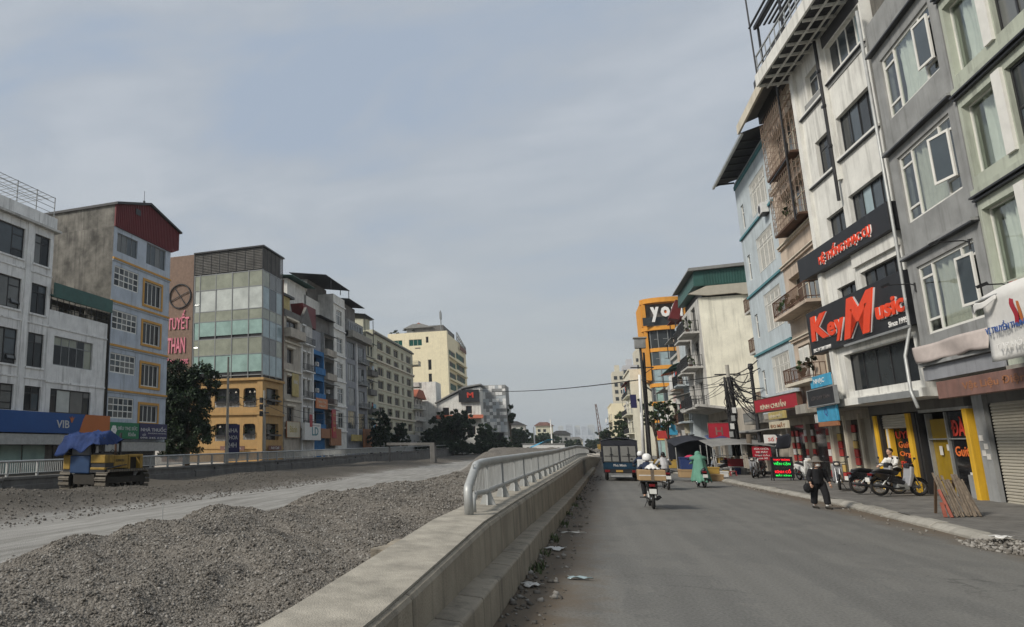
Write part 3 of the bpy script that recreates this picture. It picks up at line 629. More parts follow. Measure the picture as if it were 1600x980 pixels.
# ------------------------------------------------------------------ foliage
def leaves(name, blobs, n, size, mats, parent, loc=(0,0,0), flat=.5):
    vs = []; tot = sum(b[1][0]*b[1][1]+b[1][0]*b[1][2] for b in blobs); sub = []
    for (c, r) in blobs:
        k = int(n*(r[0]*r[1]+r[0]*r[2])/tot); d = RNG.normal(size=(k, 3)); d /= np.linalg.norm(d, axis=1)[:, None]
        # clumps: pull the leaves towards a set of twig centres
        tw = RNG.normal(size=(max(8, k//45), 3)); tw /= np.linalg.norm(tw, axis=1)[:, None]; tw *= (.55+.5*RNG.random(len(tw)))[:, None]
        p = tw[RNG.integers(0, len(tw), k)]+d*(.19*RNG.random(k)**.5)[:, None]
        sub.append(np.array(c)+p*np.array(r))
    P = np.concatenate(sub); n = len(P)
    a = RNG.normal(size=(n, 3)); a /= np.linalg.norm(a, axis=1)[:, None]; up = np.array([0, 0, 1.])
    b = np.cross(a, up+flat*RNG.normal(size=(n, 3))); b /= np.linalg.norm(b, axis=1)[:, None]+1e-9
    s_ = size*(.6+.8*RNG.random(n))[:, None]
    v = np.stack([P-a*s_, P-b*s_*.55, P+a*s_, P+b*s_*.55], 1).reshape(-1, 3)
    f = np.arange(4*n).reshape(-1, 4)
    return fast_mesh(name, v, f, mats, parent, loc, mi=RNG.integers(0, len(mats), n))
def tree(label, x, y, h, blobs, n, size, mats, tr=.16, z=0, name='tree', group=None):
    o = thing(name, label, 'tree', (x, y, z), 0, group)
    b = MB(); th = h*.45; b.path([(0,0,-.3), (.05,.02,th*.5), (-.05,.04,th), (0,0,h*.7)], [tr*1.25, tr, tr*.8, tr*.35], 8)
    for (c, r) in blobs: b.path([(-.03,.03,th*.75), (c[0]*.5, c[1]*.5, (th+c[2])/2), (c[0], c[1], c[2])], [tr*.55, tr*.4, tr*.15], 6)
    b.build('trunk', 'wood_trunk', o, smooth=True)
    leaves('crown', blobs, n, size, mats, o)
    return o
def rblobs(w, h, z0, k, seed, d=None):
    rg = random.Random(seed); out = []
    for i in range(int(k*1.5)):
        r = w*rg.uniform(.34, .5); a = rg.random()*6.28; q = rg.random()**.7*(w-r)*.95
        out.append(((q*math.cos(a), q*math.sin(a), z0+r*.7+rg.random()*(h-1.5*r)), (r, r, r*rg.uniform(.65, .9))))
    return out
def potted(label, loc, r, n=220, mats=('leaf_mid', 'leaf_light'), pot=True):
    o = thing('potted_plant', label, 'plant', loc)
    if pot: MB().lathe([(0,0),(.13,0),(.18,.26),(.15,.26),(.14,.2),(0,.2)], 10).build('pot', 'rust', o)
    leaves('foliage', [((0,0,.25+r[2]*.8), r)], n, .09, list(mats), o)

# ================================================================== right-hand row, from the near end
SG = 1.0                                                      # shopfronts stand this far behind the upper storeys
W3 = [(.24,[.16,.66,.18]), (.54,[1]), (.22,[.16,.66,.18])]
def vert(n): return [(1,[1])]*n
# --- pale green house at the right edge
B = Bld('tube_house', 'pale green plastered house with curtained windows at the right edge', (10.3, 23.32, 0), FR, 11.4, 12, 18.5)
fl = [(14.85,16.85), (11.85,13.9), (8.93,10.93), (5.95,8.0)]
cur = [(.14,1.78), (5.6,7.2)]; drk = [(2.24,5.1), (7.6,10.6)]
hol = [(a, c, z, z2) for z, z2 in fl for a, c in cur+drk]
B.shell('green_plaster', 3.8, 18.5, hol, B=[], dep=.3)
for z, z2 in fl:
    for a, c in cur: B.win('F', a, z, c-a, z2-z, [(1,[1])], 'white_frame', ('clear_glass',), .16, .03, ('sheer_curtain', random.uniform(.06,.2), .99, random.uniform(.95,.99)))
    for a, c in drk: B.win('F', a, z, c-a, z2-z, [(.25,[.55,.45]), (.5,[1]), (.25,[.55,.45])], 'black_frame', ('pane_pale','pane_mid','pane_blue','pane_pale'), .1, .075)
    B.ledge(z-.60, .05, .16, 'black_frame'); B.ledge(z-.53, .16, .10, 'green_plaster'); B.ledge(z-.68, .05, .10, 'black_frame')
    B.box('sill', 'white_frame', 1.8, 2.18, -.07, .0, z-.05, z2+.1); B.box('sill', 'white_frame', 5.16, 5.5, -.07, .0, z-.05, z2+.1)
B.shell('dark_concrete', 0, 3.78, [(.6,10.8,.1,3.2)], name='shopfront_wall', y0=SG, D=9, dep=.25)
def shutter(Bd, u0, u1, z0, z1, y, mat='shutter', pitch=.09):
    o = MB().box(u0, u1, y+.06, y+.1, z0, z1).build('roller_shutter', mat, Bd.r)
    b = MB(); n = int((z1-z0)/pitch); me = None
    b.prism([(0,0), (-.03,.015), (-.03,pitch-.03), (0,pitch-.012)], 0, u0, u1); me = b.mesh('slat', mat)
    for k in range(n): link('slat', me, o, (0, y+.06, z0+k*pitch))
    return o
shutter(B, .65, 5.6, .2, 3.2, SG+.05)
B.box('column', 'dark_concrete', 5.6, 6.1, SG-.1, SG+.2, 0, 3.2); shutter(B, 6.15, 10.7, .2, 3.2, SG+.05)
B.box('slab', 'concrete', -.0, 11.4, -.06, .3, 3.62, 3.86)
sign('fascia_board', 'faded brown shop fascia with worn lettering above the beige roller shutter', (9.98, 26.5, 3.22), FR, 6.4, .5, .2, 'sign_faded', [('Vật Liệu Điện', 1.5, .12, 3.0, .26, 'sign_brown', .004)])
# hanging white banner
b = MB(); b.sheet(lambda u, v: (u*3.6, .05*math.sin(6*u+2*v)-.04*v, 1.55*v+.12*math.sin(2.2*u+.5)*(v > .95)), 20, 10)
ban = tag(b.build('banner', 'white_cloth', None, (9.45, 22.05, 3.85), FR, smooth=True, solid=.004), 'white cloth banner with blue lettering hanging on the pale green house', 'banner')
link('lettering', text_mesh('VỊ TRUYỀN THỐNG', 1.75, .27, .012, 'letter_blue', 0, .02), ban, (.12, -.06, .62), (0, 0, 0))
link('lettering', text_mesh('TẠP HÓA', 1.3, .22, .006, 'letter_white', 0, .02), ban, (.45, -.07, .2))
b = MB(); b.sheet(lambda u, v: (1.38+.06*math.sin(9*v)+(u*.16), -.07-.02*math.sin(5*v), .75+v*.95), 3, 12); b.build('red_border', 'sign_red', ban, solid=.004)
b = MB(); b.sheet(lambda u, v: (1.60+.02*math.sin(9*v)+(u*.10), -.065-.02*math.sin(5*v), .75+v*.95), 3, 12); b.build('orange_border', 'sign_orange', ban, solid=.004)
b = MB(); b.tube((-.15,-.02,1.52), (3.7,-.02,1.62), .03); b.build('banner_pole', 'steel', ban)
b = MB(); b.sheet(lambda u, v: (-.12+u*.95, -.12-.06*math.sin(4*u), 1.2+.2*v*(1-.5*u)+.2*u+.03*math.sin(8*u)), 14, 5); b.build('torn_flap', 'white_cloth', ban, smooth=True, solid=.004)
def bracket_lamp(label, x, y, z, l):
    o = thing('sign_lamp', label, 'lamp', (x, y, z), FR)
    b = MB(); b.path([(0,0,0), (0,-.12,.05), (.0,-l,.06)], .02, 6); b.tube((0,0,-.22), (0,0,.08), .025); b.build('arm', 'black_frame', o)
    b = MB(); b.obox((0,-l,.05), (.22,.16,.08), Matrix.Rotation(.4,3,'X')); b.build('lamp_head', 'black_plastic', o)
bracket_lamp('black bracket lamp beside the lowest grey-house window, near side', 10.28, 24.0, 7.35, .75)
bracket_lamp('black bracket lamp at the far side of the lowest grey-house window', 10.28, 27.55, 6.9, .75)
bracket_lamp('black floodlight arm over the hanging white banner', 10.1, 22.2, 5.75, .5)

# --- grey house
B = Bld('tube_house', 'grey rendered house with wide white-framed windows beside the pale green house', (10.3, 27.9, 0), FR, 4.52, 12, 16.2)
fl = [(12.45,14.6), (8.85,11.1), (5.25,7.42)]
B.shell('grey_plaster', 3.85, 16.2, [(.58,4.05,z,z2) for z, z2 in fl], dep=.3)
for i, (z, z2) in enumerate(fl):
    B.win('F', .58, z, 3.47, z2-z, W3, 'white_frame', ('clear_glass',), .06, .085, ('beige_curtain' if i else 'sheer_curtain', .24, .80 if i else .66, .97 if i else .93))
    b = MB(); b.box(0,.78,0,.05,0,.07); b.box(0,.78,0,.05,1.33,1.4); b.box(0,.07,0,.05,.07,1.33); b.box(.71,.78,0,.05,.07,1.33); o = b.build('open_sash', 'white_frame', B.r, (4.0, -.02, z+.40), R(180+(14 if i == 1 else 5)))
    MB().box(.07,.71,.02,.03,.07,1.33).build('pane', 'pane_blue', o)
for z in (15.05, 11.42, 7.8): B.ledge(z, .09, .16, 'grey_plaster'); B.ledge(z-.05, .05, .17, 'black_frame')
B.ledge(4.3, .1, .16, 'grey_plaster'); B.ledge(3.86, .42, .05, 'grey_house')
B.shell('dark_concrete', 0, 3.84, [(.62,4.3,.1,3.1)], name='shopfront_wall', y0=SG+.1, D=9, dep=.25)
shutter(B, .75, 4.3, .2, 3.1, SG+.05); B.box('column', 'grey_plaster', .02, .62, SG-.02, SG+.2, 0, 3.45)
for u, z in ((.1,2.0), (.3,1.75), (.12,1.55), (.35,1.45)): B.box('notice', 'paper', u, u+.2, SG-.035, SG-.022, z, z+.17)
b = MB(); b.sheet(lambda u, v: (.02+u*4.3, -.2-.05*math.sin(9*u+v*2), 4.42+.50*v-.05*abs(math.sin(u*8))*(1-v)), 40, 6)
b2 = b.build('cloth_banner', 'pink_cloth', None, (10.3, 27.9, 0), FR, smooth=True, solid=.004); tag(b2, 'wrinkled pale pink cloth strip hung under the lowest grey-house window', 'banner')
b = MB(); b.box(-.42, 0, .4, 6, 3.9, 19.2); b.build('party_wall', 'weathered_wall', B.r)
def pipe(label, pts, r, mat):
    tag(MB().path(pts, r, 8).build('drain_pipe', mat, None, smooth=True), label, 'pipe')
pipe('pale grey drain pipe kinking outwards between the grey house and the white house', [(10.2,28.1,17), (10.2,28.1,8.2), (10.18,28.12,5.6), (9.95,28.15,4.7), (9.75,27.6,3.55), (9.75,27.3,3.0)], .05, 'galv')

# --- white music-shop house
KR = FR+R(4)
B = Bld('music_shop_house', 'white house with black signboards reading key music', (9.95, 34.75, 0), KR, 6.42, 12, 18.2)
small = [(16.2,17.3), (12.75,14.3), (10.05,11.0), (7.35,8.05)]; big = [(16.1,17.45), (12.85,14.4), (10.0,11.2), (7.35,8.2)]
hol = [(1.25,2.85,a,c) for a, c in small]+[(3.35,6.3,a,c) for a, c in big]+[(.95,6.2,3.95,5.4)]
B.shell('white_key', 3.7, 18.2, hol, dep=.35)
for i, (a, c) in enumerate(small): B.win('F', 1.25, a, 1.6, c-a, [(1,[.25,.75]),(1,[.25,.75])] if i < 2 else vert(2), 'white_frame' if i == 0 else 'black_frame', ('pane_blue','pane_mid','pane_dark'), .14, .05)
for i, (a, c) in enumerate(big): B.win('F', 3.35, a, 2.95, c-a, vert(4), 'white_frame' if i == 0 else 'black_frame', ('pane_sky','pane_blue','pane_mid') if i < 3 else ('pane_mid','pane_dark'), .14, .05)
B.win('F', .95, 3.95, 5.25, 1.45, vert(5), 'black_frame', ('pane_dark','pane_mid','pane_dark'), .2, .05)
b = MB()
for i in range(5): b.sheet(lambda u, v: (1.1+i*1.02+u*.5, .34+.03*math.sin(u*14), 3.98+1.38*v), 14, 1)
b.build('shop_curtain', 'beige_curtain', B.r)
for z, x0, x1 in ((15.75,0,2.95), (12.62,0,2.95), (12.72,3.2,6.42), (15.95,3.2,6.42)): B.ledge(z, .09, .1, 'white_frame', x0, x1); B.ledge(z-.05, .05, .11, 'black_frame', x0, x1)
B.box('string_course', 'white_key', 3.1, 6.42, -.12, -.0, 8.45, 9.1); B.box('pilaster', 'white_key', 0, .35, -.14, 0, 3.7, 18); B.box('pilaster', 'white_key', 2.95, 3.2, -.12, 0, 12, 18)
B.box('upper_cladding', 'grey_plaster', .9, 2.95, -.03, -.0, 15.85, 16.15); B.box('upper_cladding', 'grey_plaster', 3.2, 6.4, -.03, 0, 15.75, 16.05)
B.box('slab', 'white_key', .0, 6.42, -.1, 1.2, 3.42, 3.7); B.box('awning_box', 'grey_frame', 2.5, 6.2, -.35, -.1, 3.4, 3.62)
B.canopy('dark_roof', -.6, 6.5, -1.15, .4, 18.15, 18.5, .25)
b = MB(); b.box(-.6, 6.5, -1.2, -1.12, 18.05, 18.6)
for k in range(9): b.box(-.55+k*.87, -.49+k*.87, -1.1, .3, 17.98, 18.1)
for yk in (-.8, -.4): b.box(-.6, 6.5, yk, yk+.06, 17.92, 17.98)
b.build('roof_frame', 'white_key', B.r)
b = MB(); b.box(2.9, 6.4, -.02, .1, 17.5, 18.0); b.build('soffit', 'dark_roof', B.r)
b = MB()       # rooftop railing and shade frame
for k in range(12): b.box(-.5+k*.6, -.46+k*.6, -1.1, -1.06, 18.6, 19.5)
b.box(-.5, 6.3, -1.11, -1.05, 19.48, 19.54); b.box(-.5, 6.3, -1.11, -1.05, 18.95, 18.99); b.build('roof_railing', 'steel', B.r)
b = MB()
for k in range(8): b.box(-.6, 2.4, -1.2+k*.2, -1.12+k*.2, 21.0+k*.02, 21.06+k*.02)
b.box(-.5, -.42, -.9, -.82, 18.4, 21); b.box(2.2, 2.28, -.9, -.82, 18.4, 21); b.box(-.6,2.4,-1.0,-.9,20.9,21); b.build('roof_pergola', 'dark_metal', B.r)
b = MB(); b.tube((-.6,-1.1,18.4), (-.75,-1.1,23), .035); b.build('mast', 'dark_metal', B.r)
b = MB(); b.path([(3.0,-.16,18), (3.02,-.16,15.5), (3.0,-.16,11.2)], .06, 8)
for z in (16.6, 15.1, 13.4): b.box(2.9, 3.1, -.23, -.0, z, z+.1)
b.build('down_pipe', 'black_frame', B.r)
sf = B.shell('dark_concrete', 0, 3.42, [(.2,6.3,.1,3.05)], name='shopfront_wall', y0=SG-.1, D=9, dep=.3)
y0 = SG-.12
for u, w in ((.55,.22), (3.02,.24), (6.5,.22)): B.box('yellow_post', 'yellow_paint', u, u+w, y0-.12, y0+.12, .15, 3.0, .01)
B.box('yellow_post', 'yellow_paint', 1.02, 1.13, y0+.05, y0+.2, .15, 2.5); B.box('yellow_post', 'yellow_paint', 1.25, 1.32, y0+.05, y0+.2, .15, 2.5)
for u, w in ((.79,.2), (3.32,.22), (3.62,.1)): B.box('black_post', 'black_frame', u, u+w, y0-.06, y0+.2, .15, 3.0)
B.box('white_post', 'white_frame', 1.15, 1.23, y0+.02, y0+.2, .15, 2.5)
shutter(B, 1.0, 3.0, 2.5, 3.0, y0-.02)
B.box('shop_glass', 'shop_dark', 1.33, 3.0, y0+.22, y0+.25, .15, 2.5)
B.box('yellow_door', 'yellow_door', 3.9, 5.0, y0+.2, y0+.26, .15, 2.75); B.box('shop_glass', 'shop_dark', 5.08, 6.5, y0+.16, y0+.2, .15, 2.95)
B.box('door_frame', 'steel', 5.0, 5.07, y0+.1, y0+.3, .15, 2.95); B.box('door_frame', 'steel', 3.83, 3.89, y0+.1, y0+.3, .15, 2.95); B.box('lintel', 'steel', 3.75, 6.7, y0-.02, y0+.1, 2.98, 3.08); B.box('transom', 'steel', 3.9, 6.5, y0+.1, y0+.16, 2.06, 2.1)
link('lettering', text_mesh('UYÊN', 1.5, .34, .01, 'letter_red', 0, .02), B.r, (1.4, y0+.21, 2.12))
for k, (s_, m_) in enumerate((('Guitar','letter_orange'), ('Organ','letter_orange'), ('Piano','letter_red'), ('Violin','letter_red'))): link('lettering', text_mesh(s_, 1.25, .24, .01, m_, 0, .015), B.r, (1.5, y0+.21, 1.78-.36*k))
link('lettering', text_mesh('ĐÀO', 1.15, .62, .012, 'letter_red', 0, .025), B.r, (5.25, y0+.15, 2.16)); link('lettering', text_mesh('Guitar', 1.1, .32, .012, 'letter_orange', 0, .012), B.r, (5.25, y0+.15, 1.52))
for u, z, w, h in ((4.35,1.55,.16,.3), (4.8,1.7,.13,.2), (5.85,.75,.26,.28)): B.box('notice', 'paper', u, u+w, y0+.14, y0+.156, z, z+h)
B.box('shop_counter', 'grey_plaster', 5.75, 6.45, y0+.12, y0+.158, .2, .95)
ks = sign('shop_sign', 'large black signboard with raised red letters key music', (9.62, 36.3, 5.72), KR, 8.25, 1.82, .42, 'sign_black', [
    ('K', .45, .52, 1.75, 1.04, 'sign_red_letter', .07, .08, .035), ('e', 2.12, .5, .75, .56, 'sign_red_letter', .07, .05, .03), ('y', 2.85, .22, .8, .84, 'sign_red_letter', .07, .05, .03), ('M', 3.55, .16, 2.75, 1.5, 'sign_red_letter', .07, .3, .04), ('usic', 6.25, .46, 1.95, .62, 'sign_red_letter', .07, .05, .03),
    ('Since 1995', 6.9, .1, 1.25, .2, 'letter_white', .02), ('Đ/C: 79 TAM TRINH', .35, .06, 1.75, .16, 'letter_white', .02)])
for s_, x, z, w, h in (('K', .45, .52, 1.75, 1.04), ('e', 2.12, .5, .75, .56), ('y', 2.85, .22, .8, .84), ('usic', 6.25, .46, 1.95, .62)): link('letter_return', text_mesh(s_, w, h, .03, 'letter_grey', .05, .05), ks, (x+.06, 0, z-.02))
link('letter_return', text_mesh('M', 2.75, 1.5, .03, 'letter_grey', .3, .05), ks, (3.62, 0, .14))
MB().box(3.5, 8.25, -.1, 0, -.1, -.02).build('trim', 'grey_frame', ks)
ks = sign('shop_sign', 'long black signboard with smaller raised red letters above the key music sign', (9.55, 36.2, 8.95), KR, 8.1, .98, .5, 'sign_black', [('HỆ THỐNG NHẠC CỤ', 2.35, .14, 4.5, .58, 'sign_red_letter', .05, 0, .02)])
link('letter_return', text_mesh('HỆ THỐNG NHẠC CỤ', 4.5, .58, .02, 'letter_white', 0, .03), ks, (2.39, 0, .12))

# --- beige house with caged balconies
B = Bld('tube_house', 'beige house with rusty caged balconies between the white and light blue houses', (10.25, 41.3, 0), FR, 5.9, 11, 18.6)
hol = [(.7,2.6,4.9,6.6), (3.4,5.2,4.9,6.6), (.7,5.2,8.25,10.0), (.8,5.2,12.2,14.2), (.8,5.2,15.2,17.4)]
B.shell('beige_plaster', 3.6, 18.6, hol, dep=.5)
for (a, c, z, z2) in hol: B.win('F', a, z, c-a, z2-z, [(1,[.3,.7])]*max(2, int((c-a)/.8)), 'cream_trim', ('pane_mid','pane_dark','pane_pale'), .3, .05)
for u in (.9, 1.75): 
    o = B.box('window_shutter', 'white_frame', u, u+.7, -.04, .0, 5.0, 6.5)
    MB().box(.0,.0,0,0,0,0) if False else None
    b = MB()
    for k in range(14): b.box(u+.06, u+.64, -.055, -.04, 5.06+k*.1, 5.13+k*.1)
    b.build('louvre', 'white_frame', o)
for z in (11.62, 10.6, 7.9, 6.85, 14.6, 17.8): B.ledge(z, .12, .1, 'beige_plaster'); B.ledge(z+.12, .05, .16, 'cream_trim')
B.balcony(.4, 5.8, 8.1, .75, 'beige_plaster', 'rust', .8); B.balcony(.3, 4.4, 4.8, .65, 'cream_trim', 'rust', .7)
def cage(z0, z1, nm):
    o = B.box(nm, 'rust', 1.7, 5.75, -.55, 0, z0-.08, z0)
    b = MB(); u0, u1, yf = 1.7, 5.75, -.55; st = .3
    n = int((u1-u0)/st)
    for k in range(n+1): b.box(u0+k*st-.008, u0+k*st+.008, yf-.008, yf+.008, z0, z1)
    m_ = int((z1-z0)/.3)
    for k in range(m_+1): b.box(u0, u1, yf-.022, yf-.01, z0+k*.3, z0+k*.3+.02); b.box(u1-.012, u1+.01, yf, 0, z0+k*.3, z0+k*.3+.02); b.box(u0-.01, u0+.012, yf, 0, z0+k*.3, z0+k*.3+.02)
    for x in (u0, u1):
        for k in range(4): b.box(x-.01, x+.01, yf+k*.14, yf+k*.14+.02, z0, z1)
    for k in range(0, n, 3): b.torus((u0+k*st+.3, yf-.02, z0+(z1-z0)*.6), .25, .014, 12, 4, 1)
    for k in range(n): b.beam((u0+k*st, yf, z0), (u0+min(k+2,n)*st, yf, z0+.9), .011, .011, (0,1,0)); b.beam((u0+(k+1)*st, yf, z0), (u0+max(k-1,0)*st, yf, z0+.9), .011, .011, (0,1,0))
    b.build('lattice', 'lattice', o)
cage(12.0, 14.5, 'caged_balcony'); cage(14.9, 17.9, 'caged_balcony')
b = MB(); b.path([(5.6,-.65,18.2), (5.6,-.65,11.7)], .05, 6); b.path([(5.9,-.65,15.2), (5.6,-.65,14.6), (2.5,-.65,14.5)], .04, 6); b.build('frame_pole', 'black_frame', B.r)
B.canopy('grey_roof', -.3, 6.0, -1.1, .6, 18.9, 19.5, .25); B.box('eaves', 'cream_trim', -.3, 6.0, -1.12, -1.02, 18.4, 18.9); B.box('roof_store', 'dark_roof', .2, 5.6, -.2, 4, 18.6, 21.0)
B.shell('tan', 0, 3.58, [(.3,2.0,.1,3), (2.3,3.9,.1,3), (4.1,5.7,.1,3)], name='shopfront_wall', y0=SG, D=8, dep=.25)
B.box('shop_glass', 'shop_dark', .3, 2.0, SG+.2, SG+.24, .1, 3.0); B.box('shop_glass', 'shop_dark', 2.3, 3.9, SG+.2, SG+.24, .1, 3); B.box('plain_shutter', 'shutter', 4.1, 5.7, SG+.12, SG+.16, .1, 3)
B.box('slab', 'concrete', -.0, 5.9, .0, SG+.2, 3.4, 3.6)
for u in (.05, 2.05, 3.95, 5.72): B.box('door_post', 'cream_trim', u, u+.16, SG-.06, SG, .1, 3.2)
for u, m_ in ((.1,0), (2.1,1)):
    for k in range(7): B.box('poster', ['poster_red','poster_yellow','sign_cream','poster_red'][(k+m_) % 4], u+.22, u+.66, SG+.15, SG+.19, .3+k*.36, .62+k*.36)
potted('leafy climber trailing from the lower beige balcony', (9.75, 39.2, 8.1), (.35,1.3,.35), 500, pot=False)
potted('plant in the upper cage of the beige house', (9.85, 37.3, 12.2), (.25,.6,.35), 260, pot=False)
potted('bushy plant on the lowest beige balcony', (9.8, 38.6, 4.85), (.3,1.0,.35), 420, pot=False)
potted('dry shrub at the near end of the lowest beige balcony', (9.8, 37.2, 4.85), (.25,.4,.4), 200, ('leaf_mid','wood_trunk'), False)
sign('hanging_sign', 'black hanging board in front of the beige house', (9.55, 37.4, 3.55), FR, 3.5, .66, .12, 'sign_black', [('LỚP DẠY ĐÀN', .5, .2, 2.4, .24, 'neon_off', .006)], frame='grey_frame')
sign('hanging_sign', 'sky blue panel with orange foot showing below the black hanging board', (9.68, 36.9, 2.86), FR, 2.5, .64, .08, 'sign_cyan', [('Q', 1.0, .2, .4, .36, 'letter_blue', .006)])
sign('hanging_sign', 'orange strip along the foot of the sky blue panel', (9.66, 36.85, 2.66), FR, 2.4, .19, .1, 'sign_brown')
sign('hanging_sign', 'bright blue panel showing above the black hanging board', (9.68, 37.25, 4.32), FR, 2.6, .5, .08, 'sign_cyan', [('NHẠC', .5, .12, 1.4, .26, 'letter_white', .006)])
sign('wall_panel', 'plain grey panel below the beige balcony', (9.8, 40.6, 3.35), FR, 1.6, .42, .1, 'concrete')
sign('wall_panel', 'white weathered panel under the sky blue sign', (9.8, 37.8, 2.85), FR, 1.0, .38, .1, 'dirty_white')

# --- light blue house
B = Bld('tube_house', 'light blue house with teal ledges and white grilled windows', (10.3, 49.35, 0), FR, 7.95, 11, 18.2)
bw = [(14.85,16.85), (11.55,13.55), (8.12,10.25), (4.7,6.72)]; sw = [(14.9,16.4), (11.65,13.2), (8.13,9.55), (4.75,6.2)]
B.shell('light_blue', 3.7, 18.2, [(3.4,6.9,a,c) for a, c in bw]+[(.9,1.6,a,c) for a, c in sw], dep=.25)
for a, c in bw:
    o = B.win('F', 3.4, a, 3.5, c-a, [(1,[.28,.72])]*4, 'white_frame', ('pane_mid','pane_dark','pane_blue'), .14, .06)
    b = MB()
    for k in range(17): b.box(.1+k*.206, .118+k*.206, .0, .025, .02, (c-a)-.02)
    b.box(.02, 3.48, -.01, .012, .02, .05); b.box(.02, 3.48, -.01, .012, (c-a)*.7, (c-a)*.7+.03); b.build('grille', 'white_frame', o)
for a, c in sw: B.win('F', .9, a, .7, c-a, [(1,[.3,.7])], 'white_frame', ('pane_blue',), .06, .08)
for z in (14.42, 10.7, 7.12): B.ledge(z, .12, .1, 'teal_trim')
B.box('eaves_band', 'teal_trim', 0, 7.95, -.06, 0, 17.75, 18.0)
B.canopy('dark_roof', -.5, 8.1, -1.0, 1, 18.35, 18.9, .25); B.box('gutter', 'steel', -.6, 8.1, -1.1, -.98, 18.22, 18.36)
for k in range(7): B.box('eaves_bracket', 'dark_metal', .1+k*1.15, .16+k*1.15, -.95, 0, 18.2, 18.3)
B.ac(6.2, 14.15); B.shell('tan', 0, 3.68, [(.3,3.6,.1,3), (4.0,7.6,.1,3)], name='shopfront_wall', y0=SG, D=8, dep=.25)
B.box('slab', 'concrete', 0, 7.95, 0, SG+.2, 3.4, 3.69)
for u, u2 in ((.3,3.6), (4.0,7.6)): B.box('shop_glass', 'shop_dark', u, u2, SG+.2, SG+.24, .1, 3.0)
for u, m_ in ((.4,0), (1.3,2), (3.62,1), (4.1,1), (6.6,0), (7.2,2)):
    for k in range(7): B.box('poster', ['poster_red','sign_cream','poster_red','letter_white'][(k+m_) % 4], u, u+.4, SG-.03 if u == 3.62 else SG+.15, SG+.19 if u != 3.62 else SG-.004, .35+k*.34, .66+k*.34)
sign('shop_sign', 'red signboard with pale lettering tilted over the light blue house shopfront', (9.5, 47.3, 3.72), FR+R(3), 7.0, .68, .2, 'sign_red', [('KÍNH CHUẨN', 1.1, .1, 4.2, .38, 'sign_cream', .02)], frame='rust')
sign('shop_sign', 'khaki sign strip below the red signboard', (9.52, 44.6, 3.22), FR, 3.1, .38, .12, 'sign_khaki', [('KÍNH MẮT', .3, .07, 2.5, .24, 'sign_cream', .01)])
sign('shop_sign', 'cream sign strip with dark lettering below the khaki one', (9.52, 44.7, 2.72), FR, 3.5, .38, .12, 'sign_cream', [('ĐO MẮT', .3, .06, 2.9, .26, 'sign_brown', .01)])
B = Bld('rear_house', 'narrow cream house with stacked balconies behind the light blue house', (12.6, 56.0, 0), FR, 5, 8, 13.2)
B.shell('dirty_white', 0, 13.2, [(1,2.2,z,z+1.6) for z in (4.6,8.2,11)]+[(2.8,4,z,z+1.6) for z in (4.6,8.2,11)])
for z in (4.6,8.2,11): B.win('F', 1, z, 1.2, 1.6, vert(2)); B.win('F', 2.8, z, 1.2, 1.6, vert(2)); B.balcony(.2, 4.8, z-.1, 1.3, 'dirty_white', 'rust')

# --- house with green metal roof, side wall towards the camera
B = Bld('corner_house', 'cream house with bare stained side wall and green metal roof storey', (9.55, 71.5, 0), FR, 9.5, 8.5, 13.4)
hol = [(1.2,3.0,z,z+2.1) for z in (4.9,8.2,11.0)]+[(5.2,7.4,z,z+2.1) for z in (4.9,8.2,11.0)]
B.shell('dirty_white', 4.7, 13.4, hol, dep=.3, sidemat='stained_cream')
for h_ in hol: B.win('F', h_[0], h_[2], h_[1]-h_[0], 2.1, vert(2), 'black_frame', ('pane_dark','pane_mid'), .15, .06)
for z in (4.85, 8.1, 10.9): B.balcony(4.4, 8.4, z, 1.1, 'dirty_white', 'black_frame'); B.balcony(.6, 3.4, z, .9, 'dirty_white', 'black_frame')
B.shell('tan', 0, 4.68, [(.5,4.2,.1,3.9), (4.8,9.0,.1,3.9)], name='shopfront_wall', y0=1.2, D=7)
B.box('shop_glass', 'shop_dark', .5, 4.2, 1.42, 1.46, .1, 3.9); B.box('shop_glass', 'shop_dark', 4.8, 9.0, 1.42, 1.46, .1, 3.9)
b = MB(); b.prism([(-.9,5.05), (1.5,4.7), (4.5,4.55), (4.5,4.42), (1.5,4.52), (-.9,4.85)], 0, -.2, 10.1); b.build('concrete_canopy', 'dirty_white', B.r)
b = MB(); b.prism([(-.25,14.3), (-.15,15.5), (8.5,15.75), (8.5,14.35)], 0, .2, 9.75); b.build('roof', 'green_roof', B.r)
b = MB()
for k in range(42): b.box(9.75, 9.79, .45+k*.19, .52+k*.19, 14.4, 15.45)
b.build('roof_rib', 'green_roof', B.r)
b = MB(); b.prism([(-.6,15.5), (-.5,15.75), (8.6,16.02), (8.6,15.78), (-.3,15.52)], 0, .0, 10.05); b.build('roof_sheet', 'grey_roof', B.r)
b = MB(); b.prism([(-.7,13.7), (.6,14.25), (8.5,14.4), (8.5,13.5), (3.0,13.4), (2.6,13.55), (.6,13.5)], 0, 9.5, 9.8); b.build('eave_apron', 'shutter', B.r)
B.box('attic_recess', 'dark_roof', .3, 9.3, .3, 3, 13.3, 14.2)
b = MB(); b.prism([(-1.0,13.5), (-.3,15.2), (.2,14.9), (-.2,13.3)], 0, -1.6, -.2); b.build('red_awning', 'red_roof', B.r)
MB().box(9.5,9.56,3.6,3.9,5.0,5.3).build('side_vent', 'dark_metal', B.r)
potted('dark bushy plant on the top balcony of the cream corner house', (8.9, 64.2, 10.95), (.4,.7,.6), 300)
potted('small plant on the middle balcony of the cream corner house', (8.9, 64.6, 8.15), (.3,.5,.4), 200)

